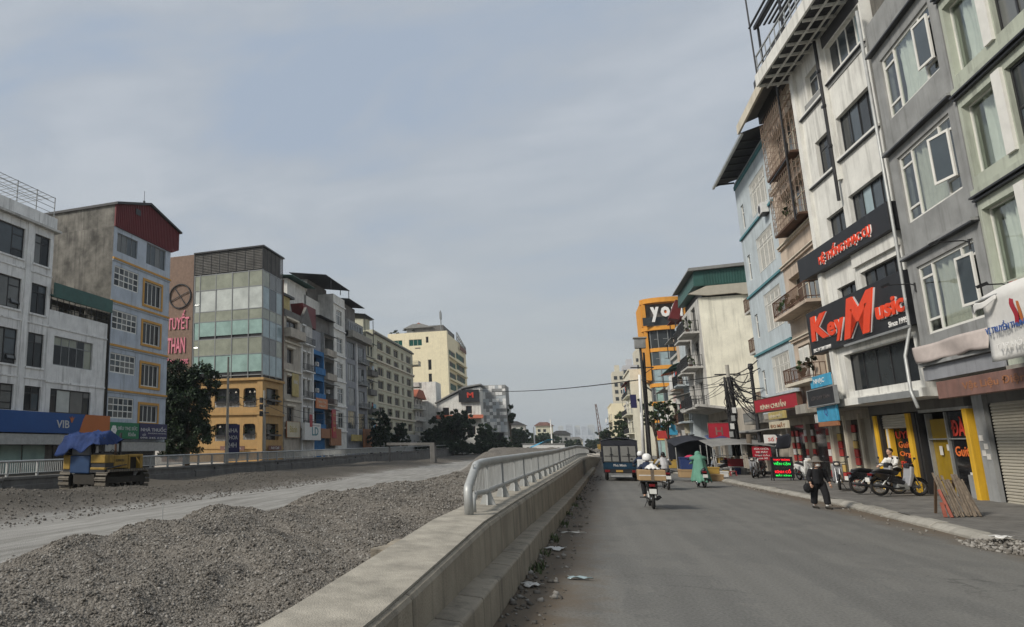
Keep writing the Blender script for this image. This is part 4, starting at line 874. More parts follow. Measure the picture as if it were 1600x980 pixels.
# --- low store between the light blue house and the corner house
B = Bld('low_store', 'low store with flat grey roof beside the concrete pole', (11.2, 61.5, 0), FR, 11.5, 6, 4.6)
B.shell('tan', 0, 4.6, [(1,5,.1,2.6), (6,10.5,.1,2.6)], dep=.3); B.box('shop_glass', 'shop_dark', 1, 5, .25, .29, .1, 2.6); B.box('shop_glass', 'shop_dark', 6, 10.5, .25, .29, .1, 2.6)
B.balcony(5.5, 11.3, 3.4, .7, 'concrete', 'grey_frame', .6); B.canopy('grey_roof', -.2, 11.6, -1.2, 1, 2.75, 3.1)
sign('panel_sign', 'faded red panelled balustrade sign beside the concrete pole', (8.35, 56.0, 2.38), FS+R(-8), 1.25, 1.02, .08, 'sign_red', [('H', .42, .2, .42, .55, 'sign_faded', .01)], frame='sign_faded')

# --- narrow mixed houses further along
def narrow(name, label, x, yf, w, h, mat, seed, rot=FR, d=9, floors=None, bal=True, roof='dark_roof', trim=None, rail='black_frame', ground=True, panes=('pane_dark','pane_mid','pane_pale'), grp=None, sh=3.3, wz=1.9):
    rg = random.Random(seed); Bn = Bld(name, label, (x, yf, 0), rot, w, d, h, group=grp)
    zs = []; z = 4.2
    while z+2.4 < h: zs.append(z); z += sh
    two = w > 3.6; xs = [(w*.12,w*.42), (w*.58,w*.88)] if two else [(w*.22,w*.78)]
    Bn.shell(mat, 0, h, [(a, c, z, z+wz) for z in zs for a, c in xs]+[(w*.08,w*.92,.1,2.9)], dep=.25)
    for z in zs:
        for a, c in xs: Bn.win('F', a, z, c-a, wz, [(1,[.3,.7])]*2, rg.choice(['white_frame','black_frame','grey_frame']), panes, .12, .05)
        if bal and rg.random() < .8: Bn.balcony(w*.05, w*.95, z-.15, rg.uniform(.6,1.0), trim or mat, rail, .85, rg.random() < .3)
        else: Bn.ledge(z-.3, .14, .15, trim or mat)
        if rg.random() < .6: Bn.ac(w*.4, z+1.95)
        if rg.random() < .55: Bn.canopy(rg.choice(['grey_roof','green_roof','red_roof','dark_roof']), w*.05, w*.95, -rg.uniform(.8,1.3), 0, z+wz+.15, z+wz+.5, .25, 'awning', .03)
        if bal and rg.random() < .6: leaves('balcony_greenery', [((w*rg.uniform(.2,.8), -.7, z+.75), (w*.28,.3,.35))], 160, .1, ['leaf_mid','leaf_light','leaf_dark'], Bn.r)
        if bal and rg.random() < .5:
            for q in range(4): Bn.box('laundry', rg.choice(['white_cloth','sign_cyan','pink_cloth','navy_cloth','poster_red']), w*(.2+.15*q), w*(.3+.15*q), -.62, -.6, z+.7, z+1.5)
        if rg.random() < .35: Bn.box('wall_board', rg.choice(['letter_white','sign_cream','sign_cyan','sign_red','poster_yellow']), -.04, w*.35, -1.15, -1.05, z-.4, z+.9)
    Bn.box('shop_glass', 'shop_dark', w*.08, w*.92, .2, .24, .1, 2.9)
    Bn.ledge(h-.2, .25, .2, trim or mat, name='cornice')
    if roof: Bn.canopy(roof, -.1, w+.1, -.6, d*.5, h+1.6, h+2.3); [Bn.box('roof_post', 'dark_metal', q, q+.08, -.4, -.32, h, h+1.65) for q in (.05, w-.15)]; Bn.box('roof_room', 'dark_concrete', .3, w-.3, 1.5, d*.5, h, h+1.7)
    return Bn
narrow('tube_house', 'slim pale blue house with balconies past the cream corner house', 9.6, 75.6, 4.0, 13.0, 'light_blue', 3, roof=None)
narrow('tube_house', 'slim beige house with cluttered balconies before the orange tower', 9.9, 80.0, 4.3, 12.5, 'beige_plaster', 5, roof='red_roof', rail='rust')
narrow('tube_house', 'slim white house with a flat cornice and AC units before the orange tower', 10.1, 85.5, 5.4, 11.2, 'dirty_white', 8, roof='grey_roof')
narrow('tube_house', 'slim pinkish house partly hidden by the black cable pole', 10.4, 91, 5.2, 9.6, 'pink_house', 9, roof=None)
narrow('tube_house', 'low cream house tucked under the orange tower', 10.8, 99, 7.6, 9.0, 'cream_wall', 10, roof='tile_roof')
narrow('tube_house', 'grey-white house with a grey roof directly in front of the orange tower', 11.2, 112, 11, 7.6, 'tan', 14, roof='grey_roof')
for i, (x, y, z, w, h, m_, s_) in enumerate(((9.0,79,3.4,.9,1.5,'letter_white','blank white vertical sign on the slim beige house'), (8.9,84,3.0,.8,1.3,'sign_cyan','small blue and white vertical sign before the orange tower'), (8.7,89,4.2,.9,1.2,'letter_white','second blank white sign near the orange tower foot'), (9.2,74.5,3.0,.7,1.8,'sign_cream','narrow cream sign on the slim pale blue house'), (8.6,93,2.7,1.3,.9,'poster_red','little red sign low on the pinkish house'))):
    sign('blade_sign', s_, (x, y, z), FS, w, h, .1, m_)

# --- orange café tower
YO = 128
B = Bld('cafe_tower', 'tall narrow tower with orange floor bands and curved glass front', (11.4, YO, 0), FS, 6.2, 12, 26.2)
B.box('core', 'dark_concrete', .7, 6.2, 1.6, 12, 0, 26.0); B.box('side_strip', 'orange', .0, .55, .8, 12, 12.5, 26)
bands = [2.8, 5.6, 8.4, 11.4, 14.3, 17.2]
def arc(r0, r1, z0, z1, nm, m_):
    b = MB(); pts = []
    for k in range(13): a = math.pi*k/12; pts.append((3.4-3.0*math.cos(a)*r1, 1.7-1.75*math.sin(a)*r1))
    pts += [(6.4, 4), (.4, 4)]
    b.prism(pts, 2, z0, z1); return b.build(nm, m_, B.r)
for z in bands: arc(0, 1.0, z, z+.6, 'orange_band', 'orange')
arc(0, 1.24, 20.75, 21.4, 'orange_band', 'orange'); arc(0, 1.2, 25.4, 26.2, 'orange_band', 'orange')
B.box('roof_post', 'orange', -.2, .3, .9, 1.5, 21.5, 25.1); B.box('roof_post', 'orange', 6.2, 6.7, .9, 1.5, 21.5, 25.1)
B.box('terrace_back', 'dark_concrete', .6, 6.2, 2.2, 2.5, 21.5, 25.1); B.box('terrace_glass', 'pane_mid', -.1, 6.8, -.3, -.24, 21.5, 22.9)
zz = [.3]+[z+.6 for z in bands]
for i, z in enumerate(zz):
    z2 = (bands+[20.75])[i]; me = None
    for k in range(6):
        a0, a1 = math.pi*k/6, math.pi*(k+1)/6; p = [(3.4-2.9*math.cos(a), 1.7-1.65*math.sin(a)) for a in (a0, a1)]
        b = MB(); b.quad((*p[0], z), (*p[1], z), (*p[1], z2), (*p[0], z2))
        o = b.build('pane', random.choice(['pane_sky','pane_sky','pane_blue','pane_green'] if i < 6 else ['pane_mid','pane_dark']), B.r)
        b = MB(); b.beam((*p[0], z), (*p[0], z2), .12, .12, (0,1,0)); b.beam(((p[0][0]+p[1][0])/2, (p[0][1]+p[1][1])/2-.03, (z+z2)/2), (p[1][0], p[1][1]-.03, (z+z2)/2), .08, .08); b.build('mullion', 'grey_frame', o)
for s_, x, w, h, z in (('y', 1.15, 1.25, 2.5, 22.0), ('o', 2.65, 1.35, 1.75, 22.75), ('f', 4.25, 1.0, 2.3, 22.75), ('i', 5.4, .4, 2.2, 22.75)):
    link('lettering', text_mesh(s_, w, h, .3, 'letter_white', 0, .05), B.r, (x, -.6, z))
MB().ball((3.32,-.62,23.6), (.28,.1,.28)).build('logo_dot', 'letter_orange', B.r)
narrow('tube_house', 'cream block beyond the orange tower, left edge of the row', 9.0, 150, 16, 15, 'cream_wall', 21, roof=None, d=12)
narrow('tube_house', 'pale grey block farther off behind the roadside tree', 11.5, 200, 26, 12, 'dirty_white', 22, roof='grey_roof', d=14)
narrow('tube_house', 'yellowish block far down the road beside the crane', 11, 290, 30, 16, 'cream_hotel', 23, roof=None, d=14)

# ================================================================== left-hand row
LX = -33.0
DK = ('pane_dark','pane_mid','pane_blue','pane_pale')
# --- white bank building: tall part, then the lower wing
B = Bld('bank_building', 'white office building with dark-framed windows over a blue bank sign', (LX, 26.0, 0), FL, 10.85, 14, 17.5)
rows = [(13.95,16.02), (10.55,12.6), (6.98,9.25), (4.1,5.72)]
cols = [(.6,3.4), (4.6,8.1), (9.02,10.52)]
B.shell('white_plaster', 2.9, 17.5, [(a, c, z, z2) for z, z2 in rows for a, c in cols], dep=.25)
for z, z2 in rows:
    for i, (a, c) in enumerate(cols):
        B.win('F', a, z, c-a, z2-z, [(.72,[1]), (.28,[.25,.5,.25])] if i < 2 else [(.5,[.25,.75]), (.5,[.25,.75])], 'black_frame', ('pane_pale','pane_mid','pane_blue') if i < 2 else DK, .12, .09)
        B.box('sill', 'white_plaster', a-.1, c+.1, -.08, .02, z-.12, z)
for z in (13.3, 9.85, 6.2): B.ledge(z, .1, .05, 'white_plaster')
for u in (3.6, 8.3): B.box('pilaster', 'white_plaster', u, u+.45, -.1, 0, 2.9, 16.6)
B.ledge(16.55, .16, .35, 'dirty_white', name='cornice', sides='B'); B.box('parapet', 'white_plaster', 0, 10.85, -.2, .0, 16.7, 17.55)
for z, u in ((10.9,7.15), (7.3,7.15)):
    b = MB(); b.box(0,.75,-.03,.03,0,.07); b.box(0,.75,-.03,.03,1.05,1.12); b.box(0,.07,-.03,.03,.07,1.05); b.box(.68,.75,-.03,.03,.07,1.05); o = b.build('open_sash', 'black_frame', B.r, (u+.18, .02, z), (R(-24),0,0)); MB().box(.07,.68,-.01,.01,.07,1.05).build('pane', 'pane_pale', o)
b = MB()     # roof cage
for z in (17.9,18.3,18.7,19.05): b.box(0, 10.7, .0, .03, z, z+.03)
for k in range(7): b.box(k*1.78, k*1.78+.05, 0, .05, 17.5, 19.12)
for k in range(22): b.box(k*.5, k*.5+.025, 0, 6, 19.08, 19.11)
for k in range(10): b.box(0, 10.7, .6*k, .6*k+.025, 19.06, 19.08)
b.build('roof_cage', 'grey_frame', B.r)
B.box('wing_wall', 'white_plaster', 10.85, 10.9, 0, 0.01, 3, 3.1)
W2 = 17.3-10.85
B.shell('white_plaster', 2.9, 11.1, [(11.5-10.85,15.7-10.85,7.35,9.35), (11.45-10.85,15.75-10.85,4.08,5.72)], x0=10.85, W=W2, name='wing', dep=.25)
B.win('F', 11.5, 7.35, 4.2, 2.0, [(1,[.28,.72])]*5, 'grey_frame', ('pane_dark','pane_olive','pane_mid'), .12, .07)
B.win('F', 11.45, 4.08, 4.3, 1.64, [(.16,[.25,.75]), (.34,[1]), (.34,[1]), (.16,[.25,.75])], 'black_frame', ('pane_pale','pane_white','pane_mid'), .12, .08)
B.ledge(9.85, .1, .06, 'white_plaster', 10.85, 17.3); B.ledge(6.1, .12, .06, 'white_plaster', 10.85, 17.3)
b = MB()
for z in (11.35,11.75,12.15): b.box(10.9, 17.25, 0, .04, z, z+.035)
for k in range(11): b.box(10.95+k*.62, 10.99+k*.62, 0, .04, 11.1, 12.6)
b.build('loggia_grille', 'dark_metal', B.r); B.box('loggia_back', 'dark_concrete', 10.9, 17.2, 2.2, 2.4, 11.1, 12.5)
B.canopy('green_roof', 10.8, 17.35, -.3, 3, 12.05, 13.0, .3); B.box('fascia', 'green_roof', 10.8, 17.35, -.36, -.28, 11.95, 12.95)
for u in (11.6, 13.8, 15.5): B.box('stored_crate', 'tan', u, u+.7, .5, 1.2, 11.1, 11.6)
B.box('ground_wall', 'dark_concrete', 0, 17.3, .9, 14, 0, 2.9); B.box('awning_strip', 'steel', 0, 17.3, -.3, .9, 1.95, 2.62)
for u, u2, m_ in ((1,4,'shop_dark'), (4.6,6.6,'sign_navy'), (8.2,10.0,'pane_green'), (10.15,12.2,'pane_green'), (13,16.5,'shop_dark')): B.box('shop_glass', m_, u, u2, .82, .88, .1, 1.9)
sg = sign('bank_sign', 'long blue bank fascia ending in an orange panel', (LX+.42, 26.0, 2.7), FL, 17.6, 1.36, .3, 'sign_blue', [('VIB', 11.75, .36, 1.3, .52, 'letter_grey', .03, 0, .01)])
b = MB(); b.prism([(14.05,.0), (17.6,.0), (17.6,1.36), (14.75,1.36), (14.5,1.0), (14.25,.4)], 1, -.012, -.004); b.build('orange_panel', 'sign_orange', sg)
b = MB(); b.prism([(13.25,.75), (13.32,.75), (13.55,1.15), (13.36,1.02), (13.28,1.2), (13.2,1.02), (13.02,1.15)], 1, -.03, -.004); b.build('logo', 'sign_orange', sg)
pipe('dark drain pipe on the joint between the bank building and the blue-grey house', [(LX+.1,43.45,12), (LX+.12,43.45,2.5)], .06, 'dark_metal')

# --- blue-grey house with a red metal roof storey
B = Bld('roof_house', 'blue-grey house with orange ledges and a dark red metal gable', (LX, 43.5, 0), FL, 8.4, 9.5, 19.1)
gl_ = [(14.3,15.95), (10.85,12.4), (7.45,9.0), (3.95,5.58)]; rw = [(13.6,15.6), (10.25,12.1), (6.72,8.6), (3.75,5.2)]
hol = [(.5,3.3,17.15,18.7), (4.6,7.6,17.15,19.0)]+[(.3,3.65,a,c) for a, c in gl_]+[(4.45,7.1,a,c) for a, c in rw]
B.shell('blue_plaster', 2.2, 19.1, hol, sidemat='weathered_wall', dep=.22)
for i, (a, c, z, z2) in enumerate(hol[:2]): B.win('F', a, z, c-a, z2-z, vert(4), 'grey_frame', ('pane_pale','pane_mid','pane_blue'), .1, .06)
for a, c in gl_: B.win('F', .3, a, 3.35, c-a, [(1,[1,1,1])]*5, 'white_frame', ('pane_mid','pane_pale','pane_blue'), .05, .1)
for a, c in rw:
    B.win('F', 4.45, a, 2.65, c-a, vert(4), 'white_frame', ('pane_dark','pane_mid'), .1, .09)
    b = MB(); b.box(4.25,7.3,-.07,0,a-.2,a); b.box(4.25,7.3,-.07,0,c,c+.2); b.box(4.25,4.45,-.07,0,a,c); b.box(7.1,7.3,-.07,0,a,c); b.build('window_surround', 'orange_trim', B.r)
for z in (16.4, 12.95, 9.5, 6.02): B.ledge(z, .16, .14, 'orange_trim'); B.ledge(z-.12, .12, .08, 'blue_plaster')
b = MB(); b.prism([(0,19.1), (8.5,19.1), (9.6,19.6), (9.6,21.3), (4.6,22.3), (0,20.9)], 1, -.12, 0); b.build('gable', 'red_roof', B.r)
b = MB()
for k in range(38): b.box(.1+k*.25, .16+k*.25, -.16, -.12, 19.15 if k < 34 else 19.5, 20.85+(.3*(.13+k*.25) if k < 18 else 1.4-.2*(k*.25-4.6)))
b.build('gable_rib', 'red_roof', B.r); B.box('gable_vent', 'dark_metal', 2.6, 3.3, -.18, -.13, 20.9, 21.4)
b = MB(); b.prism([(-.15,20.85), (4.6,22.3), (9.75,21.2), (9.75,21.35), (4.6,22.5), (-.15,21.05)], 1, -.35, 9.4); b.build('roof', 'dark_roof', B.r)
b = MB(); b.box(0,.05,0,9.4,19.1,20.9); b.box(0,8.5,9.3,9.4,19.1,21.5); b.build('upper_side_wall', 'weathered_wall', B.r)
b = MB(); b.tube((4.4,.3,22.3), (4.4,.3,23.6), .02); b.box(4.3,4.5,.25,.35,22.4,22.7); b.build('antenna', 'dark_metal', B.r)
for k in range(3): B.box('side_bracket', 'blue_plaster', 8.4, 8.55, .3, 1.2, 15.0-.35*k, 15.2-.35*k)
B.box('ground_wall', 'concrete', 0, 8.4, .9, 9, 0, 2.2); B.box('awning_strip', 'steel', 0, 8.3, -.2, .9, 1.45, 2.15); B.box('shop_glass', 'shop_dark', .5, 8, .84, .88, .1, 1.4)
sg = sign('shop_sign', 'green signboard with a white flower emblem left of the pharmacy sign', (LX+.42, 43.6, 2.4), FL, 3.85, 1.24, .2, 'sign_green', [('SIÊU THỊ SỨC', 1.0, .6, 2.6, .4, 'letter_grey', .015), ('Khỏe', 2.4, .2, 1.0, .32, 'letter_grey', .015)])
b = MB()
for k in range(6): a = k*math.pi/3; b.lathe([(0,-.012),(.16,-.014),(.17,-.004)], 8, (.55+.2*math.cos(a), 0, .66+.2*math.sin(a)), 1)
b.build('emblem', 'letter_white', sg)
sign('pharmacy_sign', 'navy pharmacy signboard with white lettering on the blue-grey house', (LX+.45, 47.5, 2.4), FL, 4.05, 1.26, .2, 'sign_navy', [('NHÀ THUỐC', .15, .62, 3.75, .42, 'letter_grey', .015), ('PHƯỢNG HOÀNG', 1.2, .40, 2.7, .14, 'letter_grey', .012), ('QUẦY', .4, .22, .5, .3, 'letter_grey', .008), ('098 345 6789', .1, .03, 3.8, .15, 'letter_grey', .012)])

# --- corner building: yellow lower floors, glass upper floors, brown sign wall
B = Bld('glass_corner_building', 'corner building with yellow arcaded base and pale glass upper storeys', (LX, 72.0, 0), FL, 6.1, 9.3, 25.2)
# base, windows on front (F) and on the side towards the camera (A); side u runs away from the street
sA = [(.75,2.35,6.25,8.42), (2.85,6.1,6.25,8.45), (6.6,7.9,6.4,8.5), (.8,2.35,2.55,4.35), (2.9,6.0,2.4,4.38), (6.6,7.9,2.4,4.38)]
sF = [(1.2,4.75,6.55,8.5), (1.2,4.75,2.55,4.4)]
B.shell('yellow_wall', 0, 9.55, sF, A=sA, dep=.5)
for (a, c, z, z2) in sA:
    o = B.win('A', a, z, c-a, z2-z, vert(max(2, int((c-a)/.8))), 'black_frame', ('pane_dark','pane_dark','pane_mid'), .42, .06)
    b = MB(); r_ = .3
    for x, sg_ in ((0,1), (c-a,-1)): b.prism([(x,z2-z+.001), (x+sg_*r_,z2-z+.001), (x+sg_*r_*.3,z2-z-r_*.3), (x,z2-z-r_)], 1, -.004, .3)
    b.build('arch_corner', 'yellow_wall', o)
    b = MB()
    for k in range(int((c-a)/.17)): b.box(.08+k*.17, .13+k*.17, .05, .09, -.02, .55)
    b.box(0, c-a, .03, .11, .55, .62); b.build('balustrade', 'white_plaster', o)
    b = MB(); b.box(.1, c-a-.1, -.25, .02, .5, .68); b.build('planter', 'black_frame', o)
for (a, c, z, z2) in sF:
    o = B.win('F', a, z, c-a, z2-z, vert(3), 'black_frame', ('pane_dark','pane_mid'), .42, .06)
    MB().box(.1, c-a+.3, -.3, .02, .45, .65).build('planter', 'black_frame', o)
for (x, y, z, ry_) in ((LX-1.5,71.7,6.9,.7), (LX-4.4,71.7,6.9,1.4), (LX-1.5,71.7,3.2,.7), (LX-4.4,71.7,3.1,1.4)): potted('flower box greenery on the %s %s arch of the yellow corner building' % ('upper' if z > 5 else 'lower', 'narrow' if ry_ < 1 else 'wide'), (x, y, z), (ry_,.25,.25), 220, ('leaf_dark','leaf_mid'), False)
potted('flower box greenery on the upper street front of the yellow corner building', (LX+.25, 75, 7.1), (.25,1.6,.25), 240, ('leaf_dark','leaf_mid'), False)
potted('flower box greenery on the lower street front of the yellow corner building', (LX+.25, 75, 3.1), (.25,1.6,.25), 240, ('leaf_dark','leaf_mid'), False)
for z, h_, o_ in ((9.3,.28,.3), (5.35,.25,.22), (1.5,.15,.1)): B.ledge(z, h_, o_, 'yellow_wall', sides='A')
B.box('corner_pier', 'yellow_wall', -.14, .55, -.14, .0, 0, 9.3); B.box('corner_pier', 'yellow_wall', -.14, 0, .0, .55, 0, 9.3)
for u in (1.0,1.6,3.4,4.4,5.4): MB().lathe([(0,.2),(.06,.2),(.16,0)], 8, (0,0,0)).build('pendant_lamp', 'lamp_glass', B.r, (.25, u, 7.9 if u < 5 else 3.95))
# glass storeys
B.shell('dark_metal', 9.6, 22.35, y0=.12, x0=.12, W=5.9, D=9.1, name='core')
us = [0, 1.82, 4.0, 6.2, 8.4, 9.15]; zs = [9.93, 12.4, 14.35, 16.5, 17.75, 20.42, 22.3]; fs = [.0, 1.95, 3.9, 5.75]
def pc(i, r): return ['pane_green','pane_olive','pane_green','pane_olive','pane_white','pane_olive'][r]
for i, (a, c) in enumerate(zip(us, us[1:])):
    for r, (z, z2) in enumerate(zip(zs, zs[1:])):
        zb = z+(.35 if r in (0, 2) and i < 4 else 0)
        b = MB(); b.box(0, .03, a+.05, c-.05, zb+.05, z2-.05); b.build('pane', pc(i, r), B.r, (random.uniform(-.01,.01), 0, 0), random.uniform(-.004,.004))
for a, c in zip(fs, fs[1:]):
    for r, (z, z2) in enumerate(zip(zs, zs[1:])):
        b = MB(); b.box(a+.05+.05, c-.05+.05, .0, .03, z+.05, z2-.05); b.build('pane', random.choice(['pane_sky','pane_sky','pane_blue']) if r % 2 == 0 else random.choice(['pane_pale','pane_olive']), B.r)
b = MB()
for u in us: b.box(-.05, .1, max(u-.05, .06), u+.05, 9.6, 22.4)
for z in zs: b.box(-.03, .1, .1, 9.2, z-.05, z+.05)
for u in fs: b.box(max(u, -.02)-.0, u+.09, -.04, .1, 9.6, 22.4)
for z in zs: b.box(.1, 5.9, -.03, .1, z-.05, z+.05)
b.build('mullion_grid', 'grey_frame', B.r)
for u, z in ((8.5,18.6), (8.5,13.4)):
    o = MB().box(0,.04,0,.7,0,1.7).build('open_sash', 'pane_white', B.r, (-.05, u, z), (0, R(22), 0))
B.box('edge_strip', 'rust', 5.85, 6.1, -.12, .4, 9.6, 22.4)
b = MB(); b.box(.3,5.9,.3,9.1,22.4,25.1); b.build('crown_core', 'dark_roof', B.r)
b = MB()
for k in range(13):
    z = 22.5+k*.2; b.box(-.02, .05, .05, 9.2, z, z+.11); b.box(.05, 6.0, -.02, .05, z, z+.11)
b.build('crown_louvre', 'dark_concrete', B.r)
b = MB()
for k in range(9): b.box(-.06, -.02, k*1.15, k*1.15+.06, 22.4, 25.1)
for k in range(6): b.box(k*1.18, k*1.18+.06, -.06, -.02, 22.4, 25.1)
b.box(-.2,6.2,-.2,9.3,25.1,25.28); b.build('crown_frame', 'black_frame', B.r)
B.box('sign_wall', 'brown_brick', .05, 1.2, 9.35, 13.1, 0, 25.15); B.box('sign_wall_edge', 'dark_metal', -.0, .3, 9.2, 9.36, 9.6, 25.15)
ca = MB(); ca.torus((-.05,11.2,20.0), 1.5, .09, 28, 6, 0); ca.beam((-.05,10.4,18.9), (-.05,12.0,21.1), .09, .09); ca.beam((-.05,10.0,20.5), (-.05,12.5,19.5), .07, .07); ca.build('round_emblem', 'dark_metal', B.r)
for s_, z, h_, w in (('TUYẾT', 15.85, 2.35, 3.0), ('THAN', 12.95, 1.9, 2.5), ('Restaurant', 11.6, .8, 3.0)): link('lettering', text_mesh(s_, w, h_, .12, 'letter_pink', 0, .01), B.r, (.04, 12.8, z), R(-90))
b = MB(); b.lathe([(0,0),(.3,0),(.55,.12)], 14, (0,0,0), 0); b.build('satellite_dish', 'steel', B.r, (-.6, 8.9, 9.6), R(40)); MB().tube((-.2,9.0,9.3), (-.5,8.9,9.6), .04).build('dish_arm', 'steel', B.r)
sign('cafe_sign', 'long dark red sign low on the side of the yellow corner building', (LX-5.0, 71.5, 1.35), FS, 3.1, .5, .1, 'sign_faded', [('Hoàng Anh', .6, .1, 2.0, .3, 'letter_grey', .01)])
sign('cafe_sign', 'small dark red sign low on the front of the yellow corner building', (LX+.35, 73.3, 1.4), FL, 3.6, .5, .1, 'sign_faded', [('Anh Café', .5, .1, 2.4, .3, 'letter_grey', .01)])

# --- run of narrow houses
B = Bld('tube_house', 'cream house with arched windows and balconies next to the glass corner building', (LX, 78.4, 0), FL, 5.6, 9, 18.4)
hol = [(1.0,3.2,12.1,13.9), (1.0,3.2,8.2,10.4), (1.0,3.2,4.4,6.6), (.8,4.6,15.6,17.6)]
B.shell('tan', 0, 18.4, hol, dep=.4)
for (a, c, z, z2) in hol: B.win('F', a, z, c-a, z2-z, vert(2), 'rust', ('pane_dark','pane_mid'), .3, .06); B.box('window_hood', 'cream_trim', a-.25, c+.25, -.2, 0, z2+.1, z2+.35)
for z in (14.6, 11.0, 7.3, 3.9): B.ledge(z, .22, .22, 'cream_trim')
B.balcony(.1, 5.4, 15.4, .9, 'tan', 'dark_metal', 1.0, True); B.box('roof_room', 'sign_khaki', .2, 4.4, 1.0, 5, 18.4, 21.0); B.box('roof_band', 'dark_roof', 0, 5.4, .7, 5, 21.0, 21.3); B.box('top_wall', 'dark_concrete', 0, 5.5, -.1, .1, 17.9, 18.8)
sign('shop_sign', 'yellow vertical board hung on the cream arched house', (LX+.25, 80.6, 8.0), FL, 2.2, 2.9, .1, 'sign_khaki', [('VÀNG', .4, 1.6, 1.4, .6, 'letter_grey', .01)])
sign('shop_sign', 'framed cream poster board below the cream arched house', (LX+.35, 78.6, 2.9), FL, 4.3, 1.9, .15, 'sign_cream', [('Bánh', .9, .6, 2.4, .8, 'sign_khaki', .01)], frame='sign_brown')
B = Bld('tube_house', 'narrow white ornate house with a pointed grey gable', (LX, 84.0, 0), FL, 4.5, 9, 17.9)
hol = [(.7,1.7,z,z+2.2) for z in (4.6,8.3,11.9,15.4)]+[(2.5,3.5,z,z+2.2) for z in (4.6,8.3,11.9)]
B.shell('dirty_white', 0, 17.9, hol, dep=.3)
for (a, c, z, z2) in hol: B.win('F', a, z, c-a, z2-z, vert(2), 'white_frame', ('pane_dark','pane_mid'), .15, .06); B.box('window_hood', 'white_plaster', a-.15, c+.15, -.18, 0, z2+.06, z2+.26)
for z in (15.2, 11.6, 8.0, 4.2): B.balcony(.3, 3.9, z, .7, 'white_plaster', 'black_frame', .9)
b = MB(); b.prism([(0,17.9), (4.5,17.9), (2.2,20.4)], 1, -.1, .3); b.build('gable', 'dark_concrete', B.r); B.box('pilaster', 'white_plaster', 4.15, 4.5, -.2, 0, 0, 15); B.box('pilaster', 'white_plaster', 0, .3, -.2, 0, 0, 15)
B.box('red_banner', 'sign_red', 1.0, 1.9, -.95, -.85, 4.3, 5.9)
sign('shop_sign', 'white boxed sign with a teal logo under the pointed-gable house', (LX+.9, 83.2, 2.6), FL, 6.0, 2.2, .4, 'white_plastic', [('LD', 2.6, .6, 2.4, 1.1, 'teal_trim', .02), ('Shop', 2.0, 1.8, 3.6, .2, 'sign_navy', .01)])
B = Bld('tube_house', 'narrow deep blue house with open balconies', (LX, 88.5, 0), FL, 4.8, 9, 15.0)
hol = [(.4,4.4,z,z+2.6) for z in (4.0,8.2,11.8)]
B.shell('blue_house', 0, 15.0, hol, dep=1.2)
for (a, c, z, z2) in hol: B.win('F', a, z, c-a, z2-z, vert(3), 'machine_blue', ('pane_dark','pane_mid'), 1.1, .06); B.balcony(.2, 4.6, z, .3, 'blue_house', 'blue_house', .8, True)
B.ac(2.2, 12.9, .5); B.ac(2.2, 9.2, .5)
B.box('upper_room', 'grey_house', .3, 4.6, .4, 8, 15.0, 17.9); b = MB(); b.prism([(-2.6,21.0), (2.6,21.0), (2.6,18.1), (-1.0,18.1)], 1, .4, 6); b.build('red_cladding', 'red_roof', B.r)
sign('shop_sign', 'orange sign strip across the deep blue house', (LX+.5, 88.6, 6.9), FL, 4.7, 1.4, .15, 'sign_orange', [('Salon Tóc', .8, .8, 3.2, .35, 'sign_cream', .01), ('Nail', 1.2, .25, 2.4, .3, 'sign_cream', .01)])
B = Bld('tube_house', 'grey-beige house with recessed balconies right of the deep blue house', (LX, 93.3, 0), FL, 4.5, 9, 18.0)
hol = [(.4,4.1,z,z+2.5) for z in (4.2,7.8,11.4,14.9)]
B.shell('grey_plaster', 0, 18.0, hol, dep=1.5)
for (a, c, z, z2) in hol: B.win('F', a, z, c-a, z2-z, vert(3), 'grey_frame', ('pane_mid','pane_pale'), 1.4, .06); B.balcony(.1, 4.4, z-.05, .5, 'tan', 'rust', .8, z > 10); B.canopy('grey_roof', 0, 4.5, -.9, 0, z2+.2, z2+.55)
B.ac(1.5, 9.3, .3); B.ac(2.5, 6.1, .3); B.canopy('dark_roof', -2, 4.6, -.3, 5, 20.2, 20.9); B.box('roof_store', 'dark_concrete', -1.8, 4.2, .6, 5, 18.0, 20.2)
sign('blade_sign', 'tall red vertical sign with yellow characters on the grey-beige house', (LX+.9, 94.0, 3.0), FL, 1.7, 4.0, .15, 'sign_red', [('VẬT', .3, 2.9, 1.1, .6, 'poster_yellow', .01), ('TƯ', .4, 1.9, .9, .6, 'poster_yellow', .01), ('XE', .4, .9, .9, .6, 'poster_yellow', .01)])
sign('shop_sign', 'brown shop panel with a red motif right of the boxed white sign', (LX+.8, 93.6, 1.9), FL, 4.8, 2.4, .2, 'sign_brown', [('Cơm', .6, 1.0, 2.0, .9, 'sign_red', .01)])
sign('shop_sign', 'small brown panel wedged beside the boxed white sign', (LX+.8, 89.7, 2.9), FL, 3.6, 1.3, .2, 'sign_brown')
B = Bld('tube_house', 'tall slim white house with grey-framed bay windows and roof canopy', (LX, 97.8, 0), FL, 5.6, 10, 24.7)
hol = [(1.4,4.2,z,z+2.3) for z in (4.5,8.2,12.0,15.9,20.2)]
B.shell('white_key', 0, 24.7, hol, sidemat='dirty_white', dep=.25)
for (a, c, z, z2) in hol: B.win('F', a, z, c-a, z2-z, [(1,[.3,.7])]*3, 'white_frame', ('pane_mid','pane_pale','pane_blue'), .15, .08)
for z in (23.2, 19.3, 15.3, 11.4, 7.6, 3.9): B.ledge(z, .2, .2, 'white_plaster')
B.box('upper_wing', 'white_key', -6.5, 0, 2.2, 8, 18, 23.4); B.box('upper_room', 'white_key', -13, -6, 2.2, 8, 17, 24.4)
